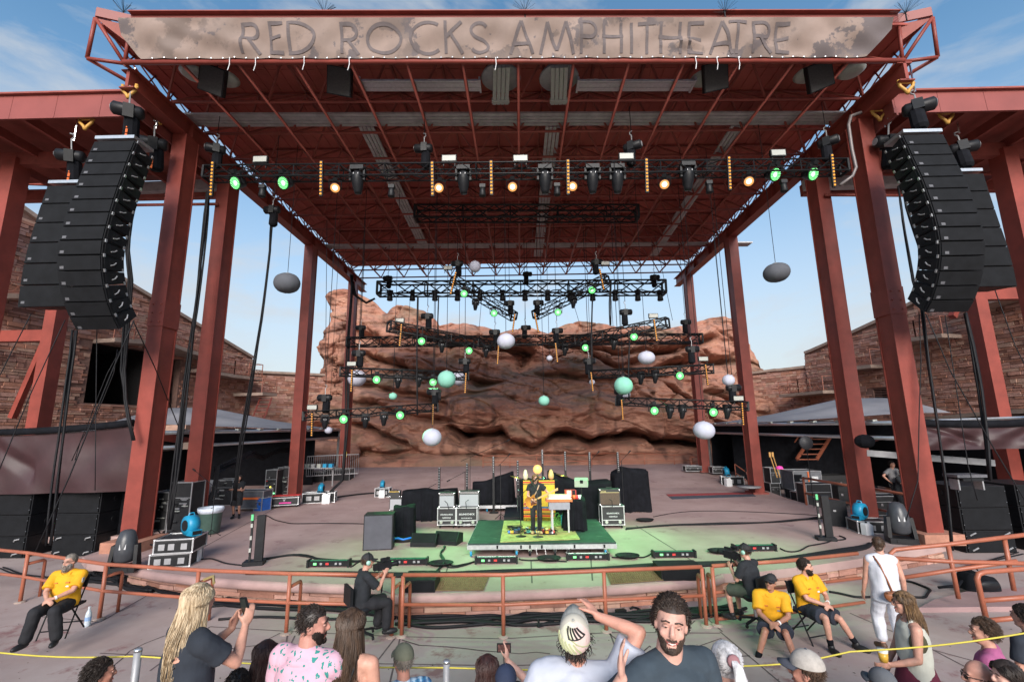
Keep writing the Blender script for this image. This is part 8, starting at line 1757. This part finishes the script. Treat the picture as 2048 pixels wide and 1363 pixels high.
# guards, chairs
def folding_chair(p, rz, s, label):
    t = thing('folding_chair', label, 'chair', p, rz, 'black folding chairs', local=True); t.scale = (s,)*3
    MB().box((0, 0, .45), (.42, .40, .035)).build('seat', BLK, t); 
    for sx in (-1, 1):
        MB().tube((sx*.21, -.24, 0), (sx*.21, .20, .90), .013, 6).build('leg', BLK, t); MB().tube((sx*.195, .26, 0), (sx*.195, -.16, .46), .013, 6).build('leg', BLK, t)
    MB().tube((-.21, -.19, .12), (.21, -.19, .12), .011, 5).build('stretcher', BLK, t); MB().tube((-.2, .2, .12), (.2, .2, .12), .011, 5).build('stretcher', BLK, t); MB().box((0, .175, .80), (.42, .02, .20), R=Euler((-.25, 0, 0)).to_matrix()).build('backrest', mat('mesh_back', (.02, .02, .022), .8, var=.3, scale=60), t)
def x_guard(cap, gl):
    def f(t, H, B, RH, Rb, arms, legs):
        for x, z, w, h, mt_ in ((-.085, .33, .05, .016, ORGR), (.085, .33, .055, .022, ORGR), (.09, .27, .045, .02, WHT if not cap else GREY)): MB().box(B(x, -.148-.0*z, z), (w, .012, h), R=Rb).build('chest_print', mt_, t)
        a, e, w = arms[1]; MB().lathe([(.034, -.012), (.034, .012)], e.lerp(w, .9), 12, (w-e).to_track_quat('Z', 'Y').to_matrix()).build('wristband', WHT, t); MB().box(arms[1][0].lerp(arms[1][1], .35)+V(.085, -.03, 0), (.012, .06, .08)).build('sleeve_patch', PALE, t)
        m = MB()
        for sx in (-1, 1): m.add([B(sx*.005, -.11, .43), B(sx*.075, -.085, .475), B(sx*.09, -.02, .50), B(sx*.06, -.10, .40)], [(0, 1, 2, 3)])
        m.build('collar', YSH, t)
        if cap: capf(mat('black_cap', (.02, .02, .022), .8, var=.2), MATS['black_cap'])(t, H, B, RH, Rb, arms, legs)
        if gl: glasses(t, H, IRIS if cap else None)
    return f
SITF = ((-.20, -.46, .085), (.22, -.44, .085)); LAP = ((-.045, -.36, .68), (.045, -.35, .69))
def guard(label, headpx, Y, rz, s, seat_label, cap=False, gl=False, **k):
    kw = dict(pelvis=.54, lean=.10, feet=SITF, hands=LAP, pn=((.6, .2, -.8), (-.6, .2, -.8)), hdir=((.7, -.5, -.2), (-.7, -.5, -.2)), curl=(.9, .9), shirt=YSH, sleeve=.78, loose=.028, hem=.05, bottom=DSH, blen=.86, bloose=.035, shoe=SHOE, sock=.22, vox=.0105, sh=1.08, fat=1.14, extra=x_guard(cap, gl), poles=((-.9, .5, -.3), (.9, .5, -.3)), group=None); kw.update(k)
    h = P(headpx[0], headpx[1], Y); r = person(label, None, rz, s, head=h, **kw); q = r[1]((0, .04, 0)); folding_chair(V(q.x, q.y, q.z), rz, s, seat_label); return r
R1 = guard('seated guard in yellow with a black cap and sunglasses', (1541, 1164), 9.35, -.42, 1.10, 'black folding chair under the capped guard', True, True, hy=-.45, hands=((-.05, -.44, .62), (.05, -.42, .63)), lean=.28, hp=-.42, sk=(.36, .18, .12), feet=((-.30, -.52, .085), (.26, -.50, .085)))
R2 = guard('seated bearded guard in yellow with bare head, looking right', (1612, 1132), 9.75, .30, 1.10, 'black folding chair under the bareheaded guard', hy=.62, hair='short', hairm=DK, hlen=.035, beard=(.02, DK), feet=((-.12, -.46, .085), (.36, -.50, .085)), lean=.02)
R3 = guard('seated grey bearded guard in yellow and glasses by the left railing', (140, 1122), 9.6, .22, 1.10, 'black folding chair under the left guard', False, True, hy=-.35, hair='buzz', hairm=hairmat('greying', (.16, .14, .12)), hlen=.012, beard=(.035, hairmat('beard_grey', (.30, .26, .23))), bottom=BTR, blen=1.9, lean=-.05)
# camera operators
def video_camera(p, rz, s, label):
    t = thing('video_camera', label, 'camera', p, rz, local=True); t.scale = (s,)*3
    MB().box((0, 0, 0), (.14, .34, .18)).build('body', BLKP, t); MB().lathe([(.05, 0), (.06, .03), (.06, .14), (.075, .2)], (0, -.16, .01), 14, Matrix.Rotation(pi/2, 3, 'X')).build('lens', BLK, t, True); MB().box((.02, -.05, .16), (.05, .2, .05)).build('top_handle', BLK, t); MB().box((-.09, .05, .17), (.09, .14, .07)).build('viewfinder', BLKP, t); MB().box((0, .22, 0), (.11, .1, .15)).build('battery', BLK, t); MB().tube((0, 0, -.09), (0, .05, -.62), .02, 8).build('support', BLK, t)
def op_seat(p, rz, s, label, back=True):
    t = thing('operator_stool', label, 'chair', p, rz, local=True); t.scale = (s,)*3; MB().lathe([(.2, .44), (.22, .47), (.2, .52)], (0, 0, 0), 16).build('seat', BLK, t, True); MB().tube((0, 0, .1), (0, 0, .45), .03, 8).build('column', CHROME, t)
    for k in range(5): a = 2*pi*k/5; MB().beam((0, 0, .12), (.28*cos(a), .28*sin(a), .07), .04, .03).build('base_arm', BLK, t); MB().lathe([(.03, -.015), (.03, .015)], (.28*cos(a), .28*sin(a), .03), 8, Matrix.Rotation(pi/2, 3, 'X')).build('caster', BLK, t)
    if back: MB().box((0, .22, .72), (.4, .05, .3)).build('backrest', BLK, t)
def x_op(cap):
    def f(t, H, B, RH, Rb, arms, legs):
        if cap: capf(mat('black_cap', (.02, .02, .022), .8, var=.2), mat('black_cap', (0, 0, 0)), back=cap == 2)(t, H, B, RH, Rb, arms, legs)
        headset(t, H)
    return f
def operator(label, hpx, Y, rz, s, lab2, lab3, **k):
    kw = dict(pelvis=.58, lean=.12, feet=((-.14, -.42, .085), (.16, -.36, .085)), hands=((-.10, -.38, .98), (.12, -.34, .90)), shirt=BSH, sleeve=.75, bottom=BTR, blen=1.9, shoe=SHOE, vox=.0105, fat=1.05, hair='buzz', hairm=BR, hlen=.02, extra=x_op(1), hp=-.05); kw.update(k); r = person(label, None, rz, s, head=P(*hpx, Y), **kw)
    q = r[1]((0, .0, 0)); op_seat(V(q.x, q.y, q.z), rz, s, lab3); p = r[1]((.0, -.40, 1.10)); video_camera(p, rz, s*.72, lab2); return r
operator('camera operator in black with a cap and headset, left of centre', (736, 1122), 9.75, pi-.95, 1.10, 'black video camera held by the left operator', 'wheeled stool under the left camera operator', hy=-.1)
operator('camera operator in a black tee and shorts with headset, right', (1489, 1102), 10.1, pi+.55, 1.08, 'black video camera held by the right operator', 'black chair under the right camera operator', blen=.9, bottom=mat('olive_shorts', (.05, .06, .045), .85, var=.2), hy=.2, extra=x_op(2), sk=FAIR)
# the singer and the guitar
def x_sing(t, H, B, RH, Rb, arms, legs): MB().path([B(.10, -.10, .46), B(.02, -.165, .28), B(-.10, -.17, .10)], .018, 5).build('guitar_strap', mat('strap_tan', (.45, .28, .2), .6, var=.1), t)
r = person('singer with long brown hair in black playing a sunburst guitar', G(1073, 1066, RH+.016), .05, 1.0, hy=.10, hands=((-.10, -.22, .98), (.36, -.26, 1.10)), poles=((-.8, .4, -.4), (.7, .4, -.6)), curl=(.8, 1.2), shirt=BSH, sleeve=.5, hem=.2, loose=.03, bottom=BTR, blen=1.92, bloose=.012, shoe=mat('tan_shoe', (.4, .26, .14), .5, var=.1), hair='long', hairm=hairmat('chestnut', (.10, .05, .025)), hlen=.36, vox=.011, extra=x_sing, sk=(.5, .27, .18), fat=.92, feet=((-.10, .0, .085), (.10, -.02, .085)))
p = r[1]((-.10, -.20, .97)); t = thing('guitar', 'sunburst electric guitar held by the singer', 'guitar', p, .05, local=True); Rg = Matrix.Rotation(rad(-24), 3, 'Y')
SUNB = mat('sunburst', (.16, .05, .012), .25, var=0, col2=(.62, .30, .04), scale=2.2)
bd = [(-.20, -.13), (-.24, 0), (-.19, .14), (-.10, .17), (-.02, .12), (.06, .155), (.13, .15), (.10, .09), (.09, 0), (.11, -.11), (.04, -.15), (-.04, -.12), (-.12, -.17)]
m = MB(); m.prism([Rg@V(x, 0, z) for x, z in bd], (0, .045, 0)); m.build('body', SUNB, t); MB().beam(Rg@V(.05, -.012, 0), Rg@V(.66, -.012, 0), .028, .045, V(0, 0, 1)).build('neck', mat('maple', (.55, .34, .14), .4, var=.1), t); MB().prism([Rg@V(x, -.02, z) for x, z in ((.66, -.025), (.82, -.045), (.84, .03), (.66, .03))], (0, .02, 0)).build('headstock', MATS['maple'], t); MB().prism([Rg@V(x, -.006, z) for x, z in ((-.12, -.1), (.06, -.11), (.08, .0), (.05, .09), (-.05, .05))], (0, .004, 0)).build('pickguard', mat('tortoise', (.10, .03, .015), .3, var=.3, scale=20), t)
for k in (-.06, 0, .05): MB().box(Rg@V(k, -.012, 0), (.02, .012, .07), R=Rg).build('pickup', CHROME, t)
# crew
person('crew member in black shorts standing with folded arms on the left wing', G(472, 1036, 0), .25, 1.0, hands=((.14, -.22, 1.13), (-.14, -.20, 1.17)), poles=((-1, .3, -.6), (1, .3, -.6)), hdir=((1, 0, .1), (-1, 0, .1)), shirt=BSH, bottom=BTR, blen=.95, shoe=SHOE, sock=.2, hair='long', hairm=DK, hlen=.16, vox=.013, beard=(.02, DK), sk=(.40, .21, .15), hy=.3)
sitv = dict(vox=.015, shirt=BSH, bottom=BTR, blen=1.9, shoe=SHOE, hair='short', hairm=DK, hlen=.03)
person('crew member in a white and black top half hidden by the second left column', None, .6, .98, head=P(415, 952, 18.8), **{**sitv, 'shirt': mat('grey_white_tee', (.35, .36, .40), .9, var=.0, col2=(.03, .03, .035), scale=3)})
person('crew member with hands on hips in a grey tee behind the right railing', None, .2, 1.0, head=P(1784, 928, 18.2), **{**sitv, 'shirt': mat('dim_grey_tee', (.20, .20, .21), .9, var=.1)}, hands=((-.24, -.02, 1.0), (.24, -.02, 1.0)), poles=((-1, .3, 0), (1, .3, 0)))
def x_ring(t, H, B, RH, Rb, arms, legs): MB().path([B(.07*cos(a), -.155, .28+.07*sin(a)) for a in [k*pi/6 for k in range(12)]], .012, 5, closed=True).build('shirt_print', mat('print_blue', (.30, .42, .50), .8, var=0), t)
person('crew member in a dark tee with a pale ring print leaning over the mixer case', None, .25, 1.0, head=P(1806, 945, 17.8), lean=.3, **sitv, extra=x_ring, hands=((-.16, -.5, .95), (.16, -.5, .95)))
def x_wc(t, H, B, RH, Rb, arms, legs): capf(PALE, PALE)(t, H, B, RH, Rb, arms, legs)
person('crew member in a pale cap by the stair railing at the right rear', None, -.5, 1.0, head=P(1499, 929, 27.0), **sitv, extra=x_wc, sk=TAN, hands=((-.1, -.35, 1.05), None))
bpy.data.scenes.remove(TS)
